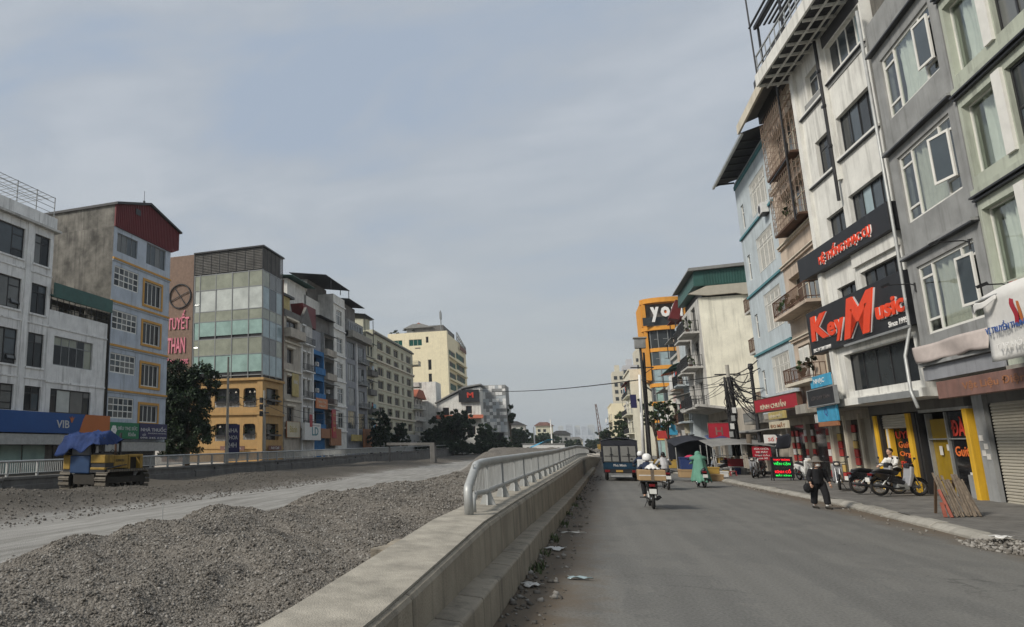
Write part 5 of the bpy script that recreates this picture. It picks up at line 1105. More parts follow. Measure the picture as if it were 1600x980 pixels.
B.canopy('dark_roof', -5.6, 6.0, -.8, 5, 26.3, 27.2); B.canopy('green_roof', -14, -5.0, 1.0, 8, 24.5, 25.4); [B.box('canopy_post', 'dark_metal', x, x+.1, -.7, -.6, 24.7, 26.4) for x in (-3, 1.5, 5.8)]; B.box('roof_store', 'dark_concrete', -4.6, 4, 2.5, 6, 23.3, 26.2)
B = Bld('tube_house', 'dark grey house with a glass bay strip and tiered black roofs', (LX, 103.4, 0), FL, 11.8, 10, 19.0)
hol = [(1,5,z,z+2.8) for z in (4.5,8.2,12.0,15.6)]+[(6.4,10.4,z,z+2.6) for z in (4.5,8.2,12.0,15.6)]
B.shell('grey_house', 0, 19.0, hol, dep=.25)
for (a, c, z, z2) in hol: B.win('F', a, z, c-a, z2-z, vert(4 if a < 2 else 3), 'grey_frame', ('pane_mid','pane_blue','pane_pale') if a < 2 else ('pane_dark','pane_mid'), .1, .06)
for z in (8.1, 11.9, 15.5): B.balcony(6.2, 11.4, z, .7, 'grey_plaster', 'grey_frame', .8)
B.box('pilaster', 'white_plaster', 5.5, 5.9, -.2, 0, 3, 18.5); B.box('upper_storey', 'grey_plaster', .3, 8.8, -.4, 8, 19, 21.8); B.balcony(.3, 11.6, 19.0, 1.2, 'concrete', 'grey_frame', .9, True)
b = MB()
for k in range(8): b.box(.5+k*1.0, 1.2+k*1.0, -.46, -.4, 19.6, 21.4)
b.build('upper_window', 'pane_mid', B.r)
B.box('roof_room', 'dark_concrete', .3, 7.5, .6, 8, 21.8, 24.6); B.canopy('dark_roof', -.3, 8.4, -.9, 8, 24.9, 26.1); B.canopy('dark_roof', 8.2, 14, -1, 5, 23.9, 24.8); [B.box('canopy_post', 'dark_metal', x, x+.1, -.9, -.8, 19, 24) for x in (8.4, 13.6)]
sign('shop_sign', 'yellow-lettered black sign under the dark grey house', (LX+.7, 104.0, 2.6), FL, 5.4, 1.0, .2, 'sign_khaki'); sign('shop_sign', 'reddish brown panel at the far end of the dark grey house', (LX+.9, 109.8, 1.6), FL, 4.6, 3.0, .2, 'sign_brown')
b = MB()
narrow('tube_house', 'slim beige house with hooded balconies squeezed before the long cream block', LX, 115.4, 4.4, 21.5, 'cream_block', 31, FL, roof=None, rail='rust', trim='dark_concrete')

# --- long cream apartment block
B = Bld('apartment_block', 'long pale olive apartment block with regular paired windows', (LX, 120.0, 0), FL, 32.5, 12, 22.6)
fl = [4.9+2.42*k for k in range(7)]; cols = [(2.6,6.8), (9.0,12.8), (15.0,19.0), (21.5,23.5), (26,30.4)]
hol = [(a, c, z, z+1.55) for z in fl for a, c in cols]
B.shell('cream_block', 0, 22.6, hol, dep=.3)
for (a, c, z, z2) in hol: B.win('F', a, z, c-a, z2-z, vert(3 if c-a > 3 else 2), 'cream_trim', ('pane_matte',), .2, .1)
for z in (21.9, 17.0, 7.0): B.ledge(z, .3, .35, 'dark_concrete' if z > 20 else 'cream_trim')
for z in fl: B.box('sill', 'cream_trim', 2.2, 31, -.12, 0, z-.25, z-.12)
B.box('stair_tower', 'cream_block', .5, 5, 2, 7, 22.6, 25.2); B.box('tower_cap', 'dark_concrete', .1, 5.4, 1.6, 7.4, 25.2, 25.5)
for z in fl[::2]: B.balcony(31, 33.6, z, 1.6, 'cream_block', 'grey_frame', .9)
B.box('ground_hoarding', 'galv', 2, 32, -.9, -.7, 0, 4.2)
# --- cream hotel
B = Bld('hotel', 'tall cream hotel with teal ribbon windows and red rooftop pavilion', (LX, 196, 0), FL, 40, 16.5, 34)
fr_ = [(2.5,17.5,z,z+2.0) for z in (17.8,21.0,24.3,27.6)]+[(19,36,z,z+2.0) for z in (18.4,21.6,25.0,28.4)]
sd = [(6.5,10.3,30.1,32.0), (12.2,16.0,30.1,32.0), (4.6,5.4,30.8,32.6), (4.0,5.0,23,26), (4.0,5.0,19.5,22), (7,8.6,29.2,29.6)]+[(9,10.4,z,z+.5) for z in (24,21)]+[(11,12.8,z,z+.5) for z in (24,21)]
B.shell('cream_hotel', 0, 34, fr_, A=sd, dep=.3)
for (a, c, z, z2) in fr_: B.win('F', a, z, c-a, z2-z, vert(6), 'cream_trim', ('pane_teal','pane_teal','pane_matte'), .15, .12)
for (a, c, z, z2) in sd: B.win('A', a, z, c-a, z2-z, vert(3 if c-a > 3 else 1), 'cream_trim', ('pane_teal',) if z > 29.9 and c-a > 3 else ('pane_matte',), .15, .1)
for z in (20.4, 23.6, 26.9): B.ledge(z, .5, .8, 'cream_hotel', 2, 36.5)
B.box('bay', 'cream_hotel', 0, 2.2, -.6, 0, 10, 34); B.box('parapet_room', 'dark_concrete', .5, 20, .4, 9, 34, 35.8); B.box('roof_pavilion', 'grey_plaster', .6, 8, 4, 11, 34, 35.3)
b = MB(); b.prism([(3.2,35.3), (11.8,35.3), (9,36.5), (6.5,36.5)], 0, -.2, 9); b.build('pavilion_roof', 'grey_roof', B.r); b = MB(); b.prism([(6.3,36.5), (9.2,36.5), (7.7,37.2)], 0, 2, 6); b.build('pavilion_cap', 'tile_roof', B.r)
b = MB(); [b.beam((20+k*3,-.3,34.0-.1*k), (20+k*3,-.3,36.6-.45*k), .25, .25, (0,1,0)) for k in range(7)]; [b.beam((20,-.3,36.6-q), (38,-.3,33.9-q*.4), .2, .2) for q in (0,1.2,2.4)]; b.build('roof_sign_frame', 'grey_frame', B.r); b = MB(); b.tube((.5,1,34), (.5,1,40), .15); b.box(-.3,1.3,.8,1.2,37.5,39.5); b.build('mast', 'grey_frame', B.r)
for k in range(7): B.box('sign_letter', 'sign_faded', 24+k*1.9, 25.2+k*1.9, -.7, -.5, 31.6, 32.9)
leaves('roof_garden', [((1.5, 13, 34.6), (1.2,3,.7)), ((1.5, 9, 34.5), (1,2.5,.6))], 500, .3, ['leaf_dark','leaf_mid'], B.r)
# --- lower houses in front of the hotel
B = Bld('villa', 'small white villa with balconies and a pink tiled roof below the hotel', (LX-2, 160, 0), FL, 11, 9, 13)
hol = [(a, a+2.2, z, z+2) for a in (1,4.4,7.8) for z in (4.5,8,10.8)]; B.shell('dirty_white', 0, 13, hol, dep=.3)
for (a, c, z, z2) in hol: B.win('F', a, z, c-a, z2-z, vert(2), 'white_frame', ('pane_dark','pane_mid'), .15, .12)
for z in (4.2,7.7,10.5): B.balcony(.3, 10.7, z, 1.0, 'dirty_white', 'white_frame', .9)
b = MB(); b.prism([(-.8,13), (11.8,13), (8,15), (3,15)], 1, -1, 9); b.build('roof', 'tile_roof', B.r); B.box('rear_shed', 'red_roof', -3, 8, 10, 14, 10, 18.5); B.box('rear_shed_base', 'dark_concrete', -4, 9, 9.5, 14, 0, 16)
B = Bld('villa', 'white gabled house with red eaves and a dark sign beside the trees', (LX+1.5, 171, 0), FS, 10.5, 12, 12.0)
hol = [(1.5,3,9,11), (7,8.4,9.5,11.3), (1.5,3.3,3.5,6.5), (7,9,4.5,6.5)]; B.shell('white_key', 0, 12.0, hol, dep=.3)
for (a, c, z, z2) in hol: B.win('F', a, z, c-a, z2-z, vert(1), 'rust', ('pane_dark',), .15, .12)
b = MB(); b.prism([(0,12), (10.5,12), (10.5,15.8), (7,15.2)], 1, 0, 12); b.build('gable', 'white_key', B.r); b = MB(); b.prism([(-.3,12.0), (6.8,15.6), (10.8,16.2), (10.8,16.5), (6.8,16.0), (-.3,12.3)], 1, -.5, 12); b.build('roof', 'grey_roof', B.r)
b = MB(); b.prism([(-1.6,8.3), (0,9.2), (0,8.3)], 0, -.2, 11); b.build('red_eaves', 'tile_roof', B.r); B.box('wing', 'white_key', -7.5, -.2, 1, 8, 0, 17.5)
for z in (6,9.5,13): B.win('F', -5.6, z, 1.6, 1.6, vert(1), 'grey_frame', ('pane_dark',), -.1, .1, y0=1)
sign('roof_sign', 'dark billboard with a red letter emblem on the white gabled house', (LX+7.0, 170.3, 12.2), FS, 4.8, 2.9, .4, 'sign_black', [('M', 2.0, 1.0, 1.5, 1.3, 'letter_red', .05, 0, .03)])
B = Bld('checker_building', 'slim building clad in silver checkered panels beside the trees', (LX+11.8, 176, 0), FS, 5.6, 9, 16.5)
B.shell('grey_plaster', 0, 16.5, [(1.6,4.6,0,5)], dep=.4)
me = [MB().box(0,.78,-.06-.05*k,0,0,.78).mesh('panel', ['checker_panel','grey_plaster','white_plaster'][k % 3]) for k in range(3)]
for i in range(7):
    for j in range(20):
        if not (j < 6 and 2 <= i < 6): link('panel', random.choice(me), B.r, (i*.8, 0, .4+j*.8))
# far houses beyond the trees
for i, (x, y, w, h, m_, rf, lb) in enumerate(((-34,330,12,11,'dirty_white','dark_roof','white house with a dark hipped roof above the tree line'), (-20,380,8,12,'cream_block','sign_faded','small cream house with a brownish roof far beyond the trees'), (-13,400,9,8,'grey_plaster','dark_roof','grey house low on the horizon left of the skyline'), (-5,420,7,5,'tower_cream','grey_roof','pale low block at the end of the railing'))):
    Bn = Bld('far_house', lb, (x, y, 0), FS, w, 10, h); hol = [(a, a+1.4, z, z+1.5) for a in np.arange(1, w-2, 2.6) for z in (h-3.2, h-6.2)]; Bn.shell(m_, 0, h, hol)
    for (a, c, z, z2) in hol: Bn.win('F', a, z, c-a, z2-z, vert(1), 'grey_frame', ('pane_dark',), .2, .1)
    b = MB(); b.prism([(-.8,h), (w+.8,h), (w*.75,h+1.8), (w*.25,h+1.8)], 1, -.8, 10.5); b.build('roof', rf, Bn.r)
    if i == 0: MB().tube((6,5,h), (6,5,h+7), .15).build('mast', 'grey_frame', Bn.r)
# distant towers
def tower(label, x, y, w, d, h, mat, nc, seed, st=3.4):
    Bn = Bld('tower_block', label, (x, y, 0), FS, w, d, h); Bn.shell(mat, 0, h)
    b = MB(); ns = int(h/st)-1
    for i in range(nc):
        for k in range(1, ns+1): a = w*(i+.22)/nc; b.box(a, a+w/nc*.56, -.12, .02, k*st, k*st+st*.5)
    o = b.build('window_rows', 'pane_mid', Bn.r); o['kind'] = 'stuff'
    Bn.box('roof_plant', mat, w*.3, w*.7, d*.2, d*.6, h, h+3); return Bn
tower('pale apartment tower with balconies rising behind the road end on the right', 15.5, 330, 4.4, 14, 33.5, 'tower_cream', 2, 1, 3.0)
tower('grey apartment tower beside the pale one at the road end', 20.2, 335, 5.6, 14, 36.5, 'tower_grey', 3, 2, 3.0)
tower('tallest slim tower peeking left of the orange café tower', 26, 345, 3.2, 12, 44, 'tower_cream', 2, 3, 3.0)
for i, (x, w, h) in enumerate(((-34,9,44), (-21,12,47), (-6,10,45), (6,9,43), (17,12,46), (32,11,44), (45,9,40), (-2,26,26), (22,24,24))):
    tower(['leftmost hazy tower on the horizon skyline', 'broad hazy tower second on the skyline', 'hazy tower third on the skyline', 'slim hazy tower fourth on the skyline', 'hazy tower fifth on the skyline right of centre', 'hazy tower sixth on the skyline above the truck', 'rightmost hazy tower on the skyline', 'low hazy slab in front of the skyline towers', 'second low hazy slab right of the first'][i], x*3.5, 4900+40*(i % 3)-150*(i > 6), w*3.5, 50, h*3.4-20, 'tower_grey' if i % 2 else 'tower_cream', 4, i, 9)
# crane down the road
o = thing('crane', 'lattice boom crane standing far down the road', 'crane', (6.9, 250, 0))
b = MB(); p0, p1 = Vector((0,0,2)), Vector((-.9,0,15.4)); 
for dx, dy in ((-.45,-.45), (.45,-.45), (-.45,.45), (.45,.45)): b.beam(p0+Vector((dx,dy,0)), p1+Vector((dx*.4,dy*.4,0)), .16, .16)
for k in range(10):
    a = p0.lerp(p1, k/10); c = p0.lerp(p1, (k+1)/10); q = .45*(1-.06*k)*(1 if k % 2 else -1); b.beam(a+Vector((q,-q,0)), c+Vector((-q,-q,0)), .1, .1); b.beam(a+Vector((q,q,0)), c+Vector((q,-q,0)), .1, .1)
b.build('boom', 'rust', o); MB().box(-1.4,1.4,-2,2,.8,2.4).build('cab', 'cat_yellow', o); MB().box(-1.6,1.6,-2.4,2.4,0,.8).build('tracks', 'track_steel', o)
b = MB(); b.sheet(lambda u, v: (u*7, v*5, 2.6*u+.2*math.sin(9*u+4*v)), 10, 4); tag(b.build('tarpaulin', 'sign_cyan', None, (-12, 150, .6), smooth=True, solid=.02), 'bright blue tarpaulin slope beyond the railing', 'tarpaulin')
for i, (x, y, l, h, m_, lb) in enumerate(((-19.4,75,5.2,.6,'dark_concrete','long grey concrete beam raised beside the far parapet'), (-12,170,9,2.3,'white_plastic','white site hut roof beyond the gravel bank'))):
    o = thing(['concrete_beam', 'site_hut'][i], lb, 'beam' if i == 0 else 'hut', (x, y, 1.2 if i == 0 else 0))
    MB().box(0, l, 0, 1, .7 if i == 0 else 0, .7+h*.5 if i == 0 else h).build('body', m_, o, bevel=.03)
    if i == 0: MB().box(l-.5, l, -.05, 1.05, -1.4, .7+h*.5).build('leg', m_, o, bevel=.03); MB().box(.1, .25, .5, .65, -1.4, .7).build('leg', 'dark_metal', o)
    else: MB().box(-.2, l+.2, -.2, 1.4, h, h+.15).build('roof', 'grey_roof', o)

# ------------------------------------------------------------------ trees
LD, LM, LF = ['leaf_dark','leaf_dark','leaf_mid'], ['leaf_dark','leaf_mid','leaf_light'], ['leaf_far','leaf_mid','leaf_far']
tree('large dark tree filling the gap left of the yellow corner building', -36.7, 62, 11, [((-1.2,0,8.6),(2.3,2.3,1.9)), ((1.2,.4,8.2),(1.9,2.0,1.9)), ((0,-.4,6.0),(2.6,2.4,2.2)), ((-2.0,.3,5.6),(2.0,2,2.2)), ((.4,-.6,3.2),(2.5,2.2,2.0)), ((-1.6,-.3,2.4),(2.0,2,1.8))], 34000, .15, LD, .25)
tree('slim tree leaning against the far end of the dark grey house', -30, 112, 8, rblobs(2.8, 7, .8, 9, 2), 8000, .2, LD)
tree('dark round tree before the pale olive apartment block', -29.5, 121, 7, rblobs(2.9, 5.6, .3, 8, 3), 7000, .22, LD)
tree('broad dark tree in front of the white gabled house', -26, 158, 10.5, rblobs(6.0, 9.8, .4, 14, 4), 16000, .3, LD, .3)
tree('lower bushy tree left of the broad dark tree', -30.5, 156, 6, rblobs(3.8, 5.4, .2, 8, 5), 7000, .28, LF)
tree('rounded tree right of the silver checkered building', -19, 165, 8, rblobs(4.2, 7.2, .2, 9, 6), 8000, .3, LF)
tree('tall narrow palm-like tree against the silver checkered building', -15.2, 178, 13, rblobs(1.6, 5, 7.5, 5, 7), 1200, .4, LD, .2)
for i, (x, y, h, w, lb) in enumerate(((-19,215,8,4.5,'dark tree first in the far hedge line beyond the gravel'), (-17,235,7.5,4.5,'mid green tree second in the far hedge line'), (-20,265,9,6,'broad tree third in the far hedge line'), (-16,300,9,6,'tree below the white hipped-roof house'), (-12,320,8.5,7,'rounded tree left of the distant pole'), (-3,350,5.5,6,'wide tree at the far end of the railing'), (6,380,6,5,'pale green tree left of the crane'), (13,400,11,7,'tree between the crane and the apartment tower'))):
    tree(lb, x, y, h, rblobs(w*.95, h*.95, .0, 10, 40+i), 6000, .42, LF if i != 1 else ['leaf_far','leaf_mid'], .25, group='trees at the far end of the strip')
tree('roadside tree above the truck on the right', 11.2, 185, 11, rblobs(5.0, 9, 1.5, 11, 12), 9000, .3, LM, .25)
tree('small tree left of the roadside tree above the truck', 6.6, 200, 7.5, rblobs(3.0, 6, 1, 8, 13), 4000, .28, LF, .15)
tree('scraggly street tree beside the slim beige house', 8.2, 78, 6.6, rblobs(1.7, 3.2, 3.2, 5, 14), 1500, .14, LM, .1)
tree('second scraggly street tree near the orange tower foot', 8.6, 95, 8, rblobs(2.0, 4.5, 3.2, 6, 15), 1500, .18, LM, .12)
for i, (x, y, w, h, lb) in enumerate(((-36,150,3.4,3.4,'low shrub at the foot of the pale olive apartment block'), (-32,148,3.6,3.6,'dense shrub left of the broad dark tree'), (-27.5,150,4,4.2,'shrub under the broad dark tree'), (-23,152,3.6,3.6,'shrub right of the broad dark tree'), (-19.5,155,3.4,4.0,'shrub below the silver checkered building'), (-16,168,3.6,4.4,'last shrub before the far hedge line'))):
    o = thing('shrub', lb, 'shrub', (x, y, 0)); leaves('foliage', rblobs(w, h, -.3, 6, 70+i), 3600, .26, LF, o)
    MB().path([(0,0,-.3), (.1,0,h*.5)], [.12,.06], 6).build('stem', 'wood_trunk', o)
def bare_pole(label, x, y, h, r=.12, mat='concrete'):
    return tag(MB().tube((0,0,-.2), (0,0,h), r*1.3, r*.8).build('street_pole', mat, None, (x, y, 0)), label, 'pole')
bare_pole('thin concrete pole in front of the dark tree by the yellow corner building', -31.4, 60.5, 10.5, .13); bare_pole('concrete pole with fittings before the yellow arcade', -30.2, 66.5, 7.6, .16); bare_pole('pale pole among the far hedge trees', -13.5, 245, 8, .2, 'white_plaster'); bare_pole('taller pale pole before the distant trees', -9.6, 290, 12, .25, 'white_plaster')
b = MB()
for z in (5.2,5.9,6.6): b.box(-.5,.5,-.12,.12,z,z+.12); b.box(-.45,-.2,-.25,.2,z-.3,z+.25)
tag(b.build('pole_fittings', 'dark_metal', None, (-30.2, 66.5, 0)), 'dark crossarms and boxes on the pole before the yellow arcade', 'fittings')
sign('blade_sign', 'tall blue-white vertical sign by the pole at the yellow corner building', (-33.2, 63.5, .6), FS+R(15), 1.5, 3.4, .1, 'sign_navy', [('NHA', .2, 2.6, 1.1, .4, 'letter_grey', .01), ('KHOA', .2, 1.9, 1.1, .4, 'letter_grey', .01), ('24H', .3, 1.1, .9, .5, 'letter_grey', .01)])

# ================================================================== crawler machine under a tarpaulin
o = thing('crawler_machine', 'yellow crawler machine with muddy tracks parked by the far parapet', 'machine', (-21.0, 26.2, -.16), R(-2)); o.scale = (1, .76, 1)
pad = MB().box(-.30,.30,-.085,.085,0,.05).box(-.30,.30,-.02,.02,.05,.10).mesh('track_shoe', 'track_steel')
def track(x):
    b = MB(); L0, L1, r = .45, 3.95, .40
    for yk in (L0, L1): b.lathe([(0,-.12),(.30,-.12),(.33,-.06),(.33,.06),(.30,.12),(0,.12)], 16, (x, yk, .46), 0)
    b.box(x-.13, x+.13, L0, L1, .34, .62)
    for k in range(5): b.lathe([(0,-.15),(.13,-.15),(.13,.15),(0,.15)], 10, (x, .95+k*.62, .2), 0)
    t = b.build('track', 'dark_dirt', o, smooth=False)
    per = 2*(L1-L0)+2*math.pi*r; n = 40
    for k in range(n):
        d = per*k/n
        if d < L1-L0: p, a = (L0+d, .06), math.pi
        elif d < L1-L0+math.pi*r: q = (d-(L1-L0))/r; p, a = (L1+r*math.sin(q), .46-r*math.cos(q)), math.pi+q
        elif d < 2*(L1-L0)+math.pi*r: p, a = (L1-(d-(L1-L0)-math.pi*r), .86), 0
        else: q = (d-2*(L1-L0)-math.pi*r)/r; p, a = (L0-r*math.sin(q), .46+r*math.cos(q)), q
        link('track_shoe', pad, t, (x, p[0], p[1]), (a, 0, 0))
track(-1.05); track(1.05)
MB().box(-.72,.72,.5,3.8,.35,.8).build('undercarriage', 'dark_dirt', o); MB().box(-.6,.6,.2,.5,.3,.75).build('hitch', 'dark_dirt', o)
MB().box(-1.2,1.2,.15,4.0,.82,.95).build('deck', 'dark_metal', o)
MB().box(-1.2,-.8,.12,1.6,.95,1.6).build('side_tank', 'cat_yellow', o, bevel=.04); MB().box(-.78,.35,.10,1.2,.78,1.58).build('rear_tank', 'machine_blue', o, bevel=.05)
MB().box(.38,1.2,.15,1.0,1.25,1.62).box(.38,1.2,.14,1.0,.95,1.06).build('rear_panel', 'cat_yellow', o, bevel=.03); MB().box(.38,1.18,.2,1.0,1.06,1.25).build('dark_band', 'dark_metal', o)
MB().box(.95,1.2,1.0,2.35,1.0,1.6).build('side_panel', 'cat_yellow', o, bevel=.03); link('lettering', text_mesh('KOMATSU', .8, .12, .008, 'dark_metal'), o, (1.21, 1.15, 1.3), R(90))
b = MB(); b.box(.95,1.2,2.4,3.9,1.5,1.62); b.box(.95,1.2,3.6,3.9,.95,1.5); b.box(.95,1.2,2.4,2.6,.95,1.5); b.build('engine_frame', 'cat_yellow', o, bevel=.02)
MB().box(.1,.9,1.4,3.85,.95,1.5).box(-.9,.0,1.5,3.85,.95,1.45).build('engine', 'dark_dirt', o)
b = MB(); b.box(.9,1.0,1.9,2.0,1.6,2.62); b.box(-1.0,-.9,1.9,2.0,1.6,2.62); b.box(.9,1.0,.3,.4,1.6,2.4); b.box(-1.0,-.9,.3,.4,1.6,2.4); b.build('canopy_post', 'dark_metal', o)
b = MB(); b.box(-.35,.35,.6,1.2,1.6,1.75); b.prism([(.55,1.7), (.72,1.7), (.58,2.35), (.45,2.3)], 0, -.3, .3); b.build('seat', 'black_cloth', o)
b = MB(); b.prism([(.3,1.6), (1.3,1.6), (1.15,2.3), (.4,2.25)], 0, -.85, .15); b.build('cab_panel', 'grey_house', o, bevel=.03)
b = MB(); b.tube((.5,.5,1.6), (.52,.5,2.0), .1, .05); b.build('canister', 'white_plastic', o); b = MB(); b.tube((.3,2.6,1.5), (.3,2.6,2.2), .06); b.build('exhaust', 'rust', o)
b = MB(); b.tube((1.22,.3,1.0), (1.22,1.6,1.12), .035); b.tube((1.22,1.6,1.12), (1.22,2.2,1.16), .02); b.path([(1.1,.4,1.6), (1.15,.9,1.85), (1.12,1.5,1.6)], .02, 6); b.build('hydraulic_line', 'dark_metal', o)
b = MB(); b.box(.4,1.15,.3,.9,1.62,1.7); b.box(-1.15,-.85,.3,1.4,1.6,1.68); b.build('battery_cover', 'dark_metal', o)
b = MB()
for x, y in ((.1,1.3), (.25,1.3), (-.2,1.4)): b.tube((x,y,1.5), (x+.05,y-.1,2.0), .015)
b.build('lever', 'dark_metal', o)
b = MB()
def tf(u, v):
    x = -1.55+2.8*u; y = -.25+1.75*v; e = max(abs(u-.5), abs(v-.5))*2; dr = max(0, e-.68)/.32
    f1 = float(fbm(np.array([u*5+v*2.]), np.array([v*3.-u]), 4)[0]); f2 = abs(float(fbm(np.array([u*9+3.]), np.array([v*9+1.]), 3)[0]))
    z = 2.55+.32*f1-.28*f2+.14*v-dr**1.3*(.42+.55*(1-v)*(1-u)+.5*f1+.12*math.sin(13*u+3*v))
    return (x*(1-.07*dr)+.1*f1, y+.1*f2, z)
b.sheet(tf, 60, 70); tp = b.build('tarpaulin', 'blue_tarp', None, (-21.0, 26.2, -.16), R(-2), smooth=True, solid=.01); tag(tp, 'crumpled blue tarpaulin draped over the crawler machine', 'tarpaulin')

# ================================================================== truck
o = thing('cargo_truck', 'dark blue cargo truck with grey rear doors driving beside the parapet', 'truck', (1.98, 42, 0), R(-2))
MB().box(-.86,.86,.05,3.6,.62,.98).build('tailgate', 'truck_blue', o, bevel=.02)
MB().box(-.82,.82,.08,3.6,.98,2.1).build('cargo_box', 'grey_canvas', o)
b = MB(); b.sheet(lambda u, v: (-.92+1.84*u, -.02+3.7*v, 2.12+.16*math.sin(math.pi*u)+.03*math.sin(14*v)), 12, 14); b.build('canvas_roof', 'dark_canvas', o, smooth=True, solid=.03)
b = MB()
for x in (-.9,.82): b.box(x, x+.08, .0, 3.6, .98, 2.14)
b.box(-.82,.82,.0,.08,1.86,2.16); b.box(-.03,.03,.0,.06,.98,1.9); b.build('box_frame', 'dark_canvas', o)
for x in (-.79,.05):
    d = MB().box(x, x+.74, .01, .06, 1.02, 1.84).build('rear_door', 'truck_grey', o, bevel=.015)
    b = MB(); b.box(x+.04, x+.70, -.005, .01, 1.3, 1.33); b.tube((x+.37,-.02,1.05), (x+.37,-.02,1.8), .015); b.box(x+.3,x+.45,-.02,.0,1.38,1.42); b.build('door_bar', 'dark_metal', d)
link('lettering', text_mesh('Phú Minh', .62, .13, .01, 'letter_grey', 0, .02), o, (-.34, .048, .76))
MB().box(-.85,.85,.02,.2,.42,.62).build('rear_beam', 'black_frame', o)
for x in (-.78,.54): MB().box(x, x+.24, -.01, .05, .46, .58).build('tail_light', 'tail_red', o, bevel=.01)
MB().box(-.24,.1,-.0,.03,.47,.58).build('number_plate', 'plate_yellow', o); MB().box(-.5,.5,.05,.12,.22,.30).build('bumper_bar', 'steel', o); MB().box(-.5,.5,.2,3.4,.4,.6).build('chassis', 'black_frame', o)
for y in (.75, 4.3):
    for x in (-.72,.72):
        w = MB().torus((0,0,0), .27, .09, 18, 8, 0).build('wheel', 'rubber', o, (x, y, .36), smooth=True); MB().lathe([(0,-.08),(.2,-.08),(.22,.0),(.2,.08),(0,.08)], 14, (0,0,0), 0).build('rim', 'steel', w)
MB().box(-.75,.75,3.75,5.2,.5,1.25).build('cab', 'truck_blue', o, bevel=.06); MB().prism([(3.75,1.25), (5.05,1.25), (4.75,1.95), (3.8,1.95)], 0, -.72, .72).build('cab_top', 'truck_blue', o, bevel=.05)
for x in (-1.02,.9): MB().box(x, x+.12, 4.9, 5.0, 1.2, 1.5).build('wing_mirror', 'black_plastic', o)
tag(MB().box(-.5,.5,-.06,.06,.6,1.1).ball((.0,0,1.25),(.12,.12,.14)).tube((0,0,0),(0,0,.7),.09).build('person', 'white_cloth', None, (.72, 46.5, 0)), 'person in pale clothes half hidden left of the truck', 'person') if False else None

# ================================================================== motorbikes
def motorbike(label, loc, rot, mat='bike_black', trim='bike_silver', lean=0, rack=False, group=None):
    o = thing('motorbike', label, 'motorbike', loc, (0, lean, rot), group)
    for y, nm in ((-.62,'rear'), (.62,'front')):
        w = MB().torus((0,0,0), .255, .045, 24, 8, 0).build('wheel', 'rubber', o, (0, y, .30), smooth=True)
        b = MB(); b.torus((0,0,0), .205, .016, 24, 6, 0); b.lathe([(0,-.05),(.05,-.05),(.06,0),(.05,.05),(0,.05)], 10, (0,0,0), 0)
        for k in range(9): a = 2*math.pi*k/9; b.tube((.02*(-1)**k, .05*math.cos(a), .05*math.sin(a)), (0, .2*math.cos(a+.2), .2*math.sin(a+.2)), .006, n=4)
        b.build('rim', 'chrome', w)
    b = MB(); b.prism([(-.72,.60), (-.55,.52), (-.1,.40), (.1,.36), (.18,.48), (-.05,.58), (-.3,.72), (-.75,.78), (-.86,.72)], 0, -.12, .12); b.build('body', mat, o, bevel=.03)
    b = MB(); b.path([(0,-.78,.78), (0,-.55,.80), (0,-.25,.77), (0,.02,.74)], [(.09,.05),(.13,.06),(.13,.06),(.09,.04)], 10); b.build('seat', 'black_plastic', o, smooth=True)
    b = MB(); b.prism([(.2,.34), (.28,.30), (.42,.62), (.47,.95), (.36,.98), (.3,.66)], 0, -.17, .17); b.build('leg_shield', trim, o, bevel=.03)
    b = MB(); b.prism([(.30,.92), (.52,.90), (.50,1.06), (.34,1.08)], 0, -.11, .11); b.build('headlight_cowl', mat, o, bevel=.03); MB().ball((0,.51,.97), (.07,.03,.05)).build('headlight', 'lamp_glass', o)
    b = MB(); b.path([(-.34,.26,1.05), (-.2,.36,1.04), (0,.40,1.02), (.2,.36,1.04), (.34,.26,1.05)], .014, 6); b.build('handlebar', 'dark_metal', o)
    for s in (-1,1):
        b = MB(); b.tube((s*.24,.34,1.04), (s*.34,.36,1.22), .006, n=5); b.ball((s*.36,.36,1.24), (.055,.02,.04)); b.build('mirror', 'black_plastic', o)
        b = MB(); b.tube((s*.065,.46,.80), (s*.065,.63,.28), .022); b.build('fork', 'chrome', o); b = MB(); b.tube((s*.10,-.36,.62), (s*.09,-.6,.32), .024); b.build('shock', 'steel', o)
        b = MB(); b.tube((s*.1,-.05,.30), (s*.3,-.05,.30), .016, n=6); b.build('footpeg', 'rubber', o)
    b = MB(); b.torus((0,0,0), .31, .02, 1, 1, 0) if False else None
    b = MB(); b.lathe([(.30,-.06),(.325,0),(.30,.06)], 12, (0,.62,.30), 0, R(20), R(170)); b.build('front_fender', mat, o, solid=.008)
    b = MB(); b.prism([(-.76,.68), (-.97,.50), (-.95,.47), (-.72,.60)], 0, -.08, .08); b.build('rear_fender', mat, o)
    b = MB(); b.path([(.10,.1,.26), (.13,-.3,.25), (.15,-.5,.30), (.16,-.9,.37)], [.02,.03,.05,.05], 8); b.build('exhaust', 'dark_metal', o, smooth=True)
    MB().box(-.11,.11,-.12,.28,.2,.42).build('engine', 'steel', o, bevel=.03); b = MB(); b.tube((-.11,0,.3), (-.11,-.62,.3), .03); b.build('swing_arm', 'dark_metal', o)
    MB().box(-.08,.08,-.90,-.84,.66,.74).build('tail_light', 'tail_red', o, bevel=.01); MB().box(-.095,.095,-.975,-.965,.46,.60).build('number_plate', 'plate_white', o)
    b = MB(); b.tube((-.1,-.1,.25), (-.2,-.16,.02), .012, n=5); b.build('stand', 'dark_metal', o)
    if rack:
        b = MB()
        for x in (-.2,.2): b.tube((x,-.95,.82), (x,-.3,.82), .012, n=5)
        for y in (-.95,-.6,-.3): b.tube((-.25,y,.82), (.25,y,.82), .012, n=5)
        b.build('rack', 'dark_metal', o)
    return o

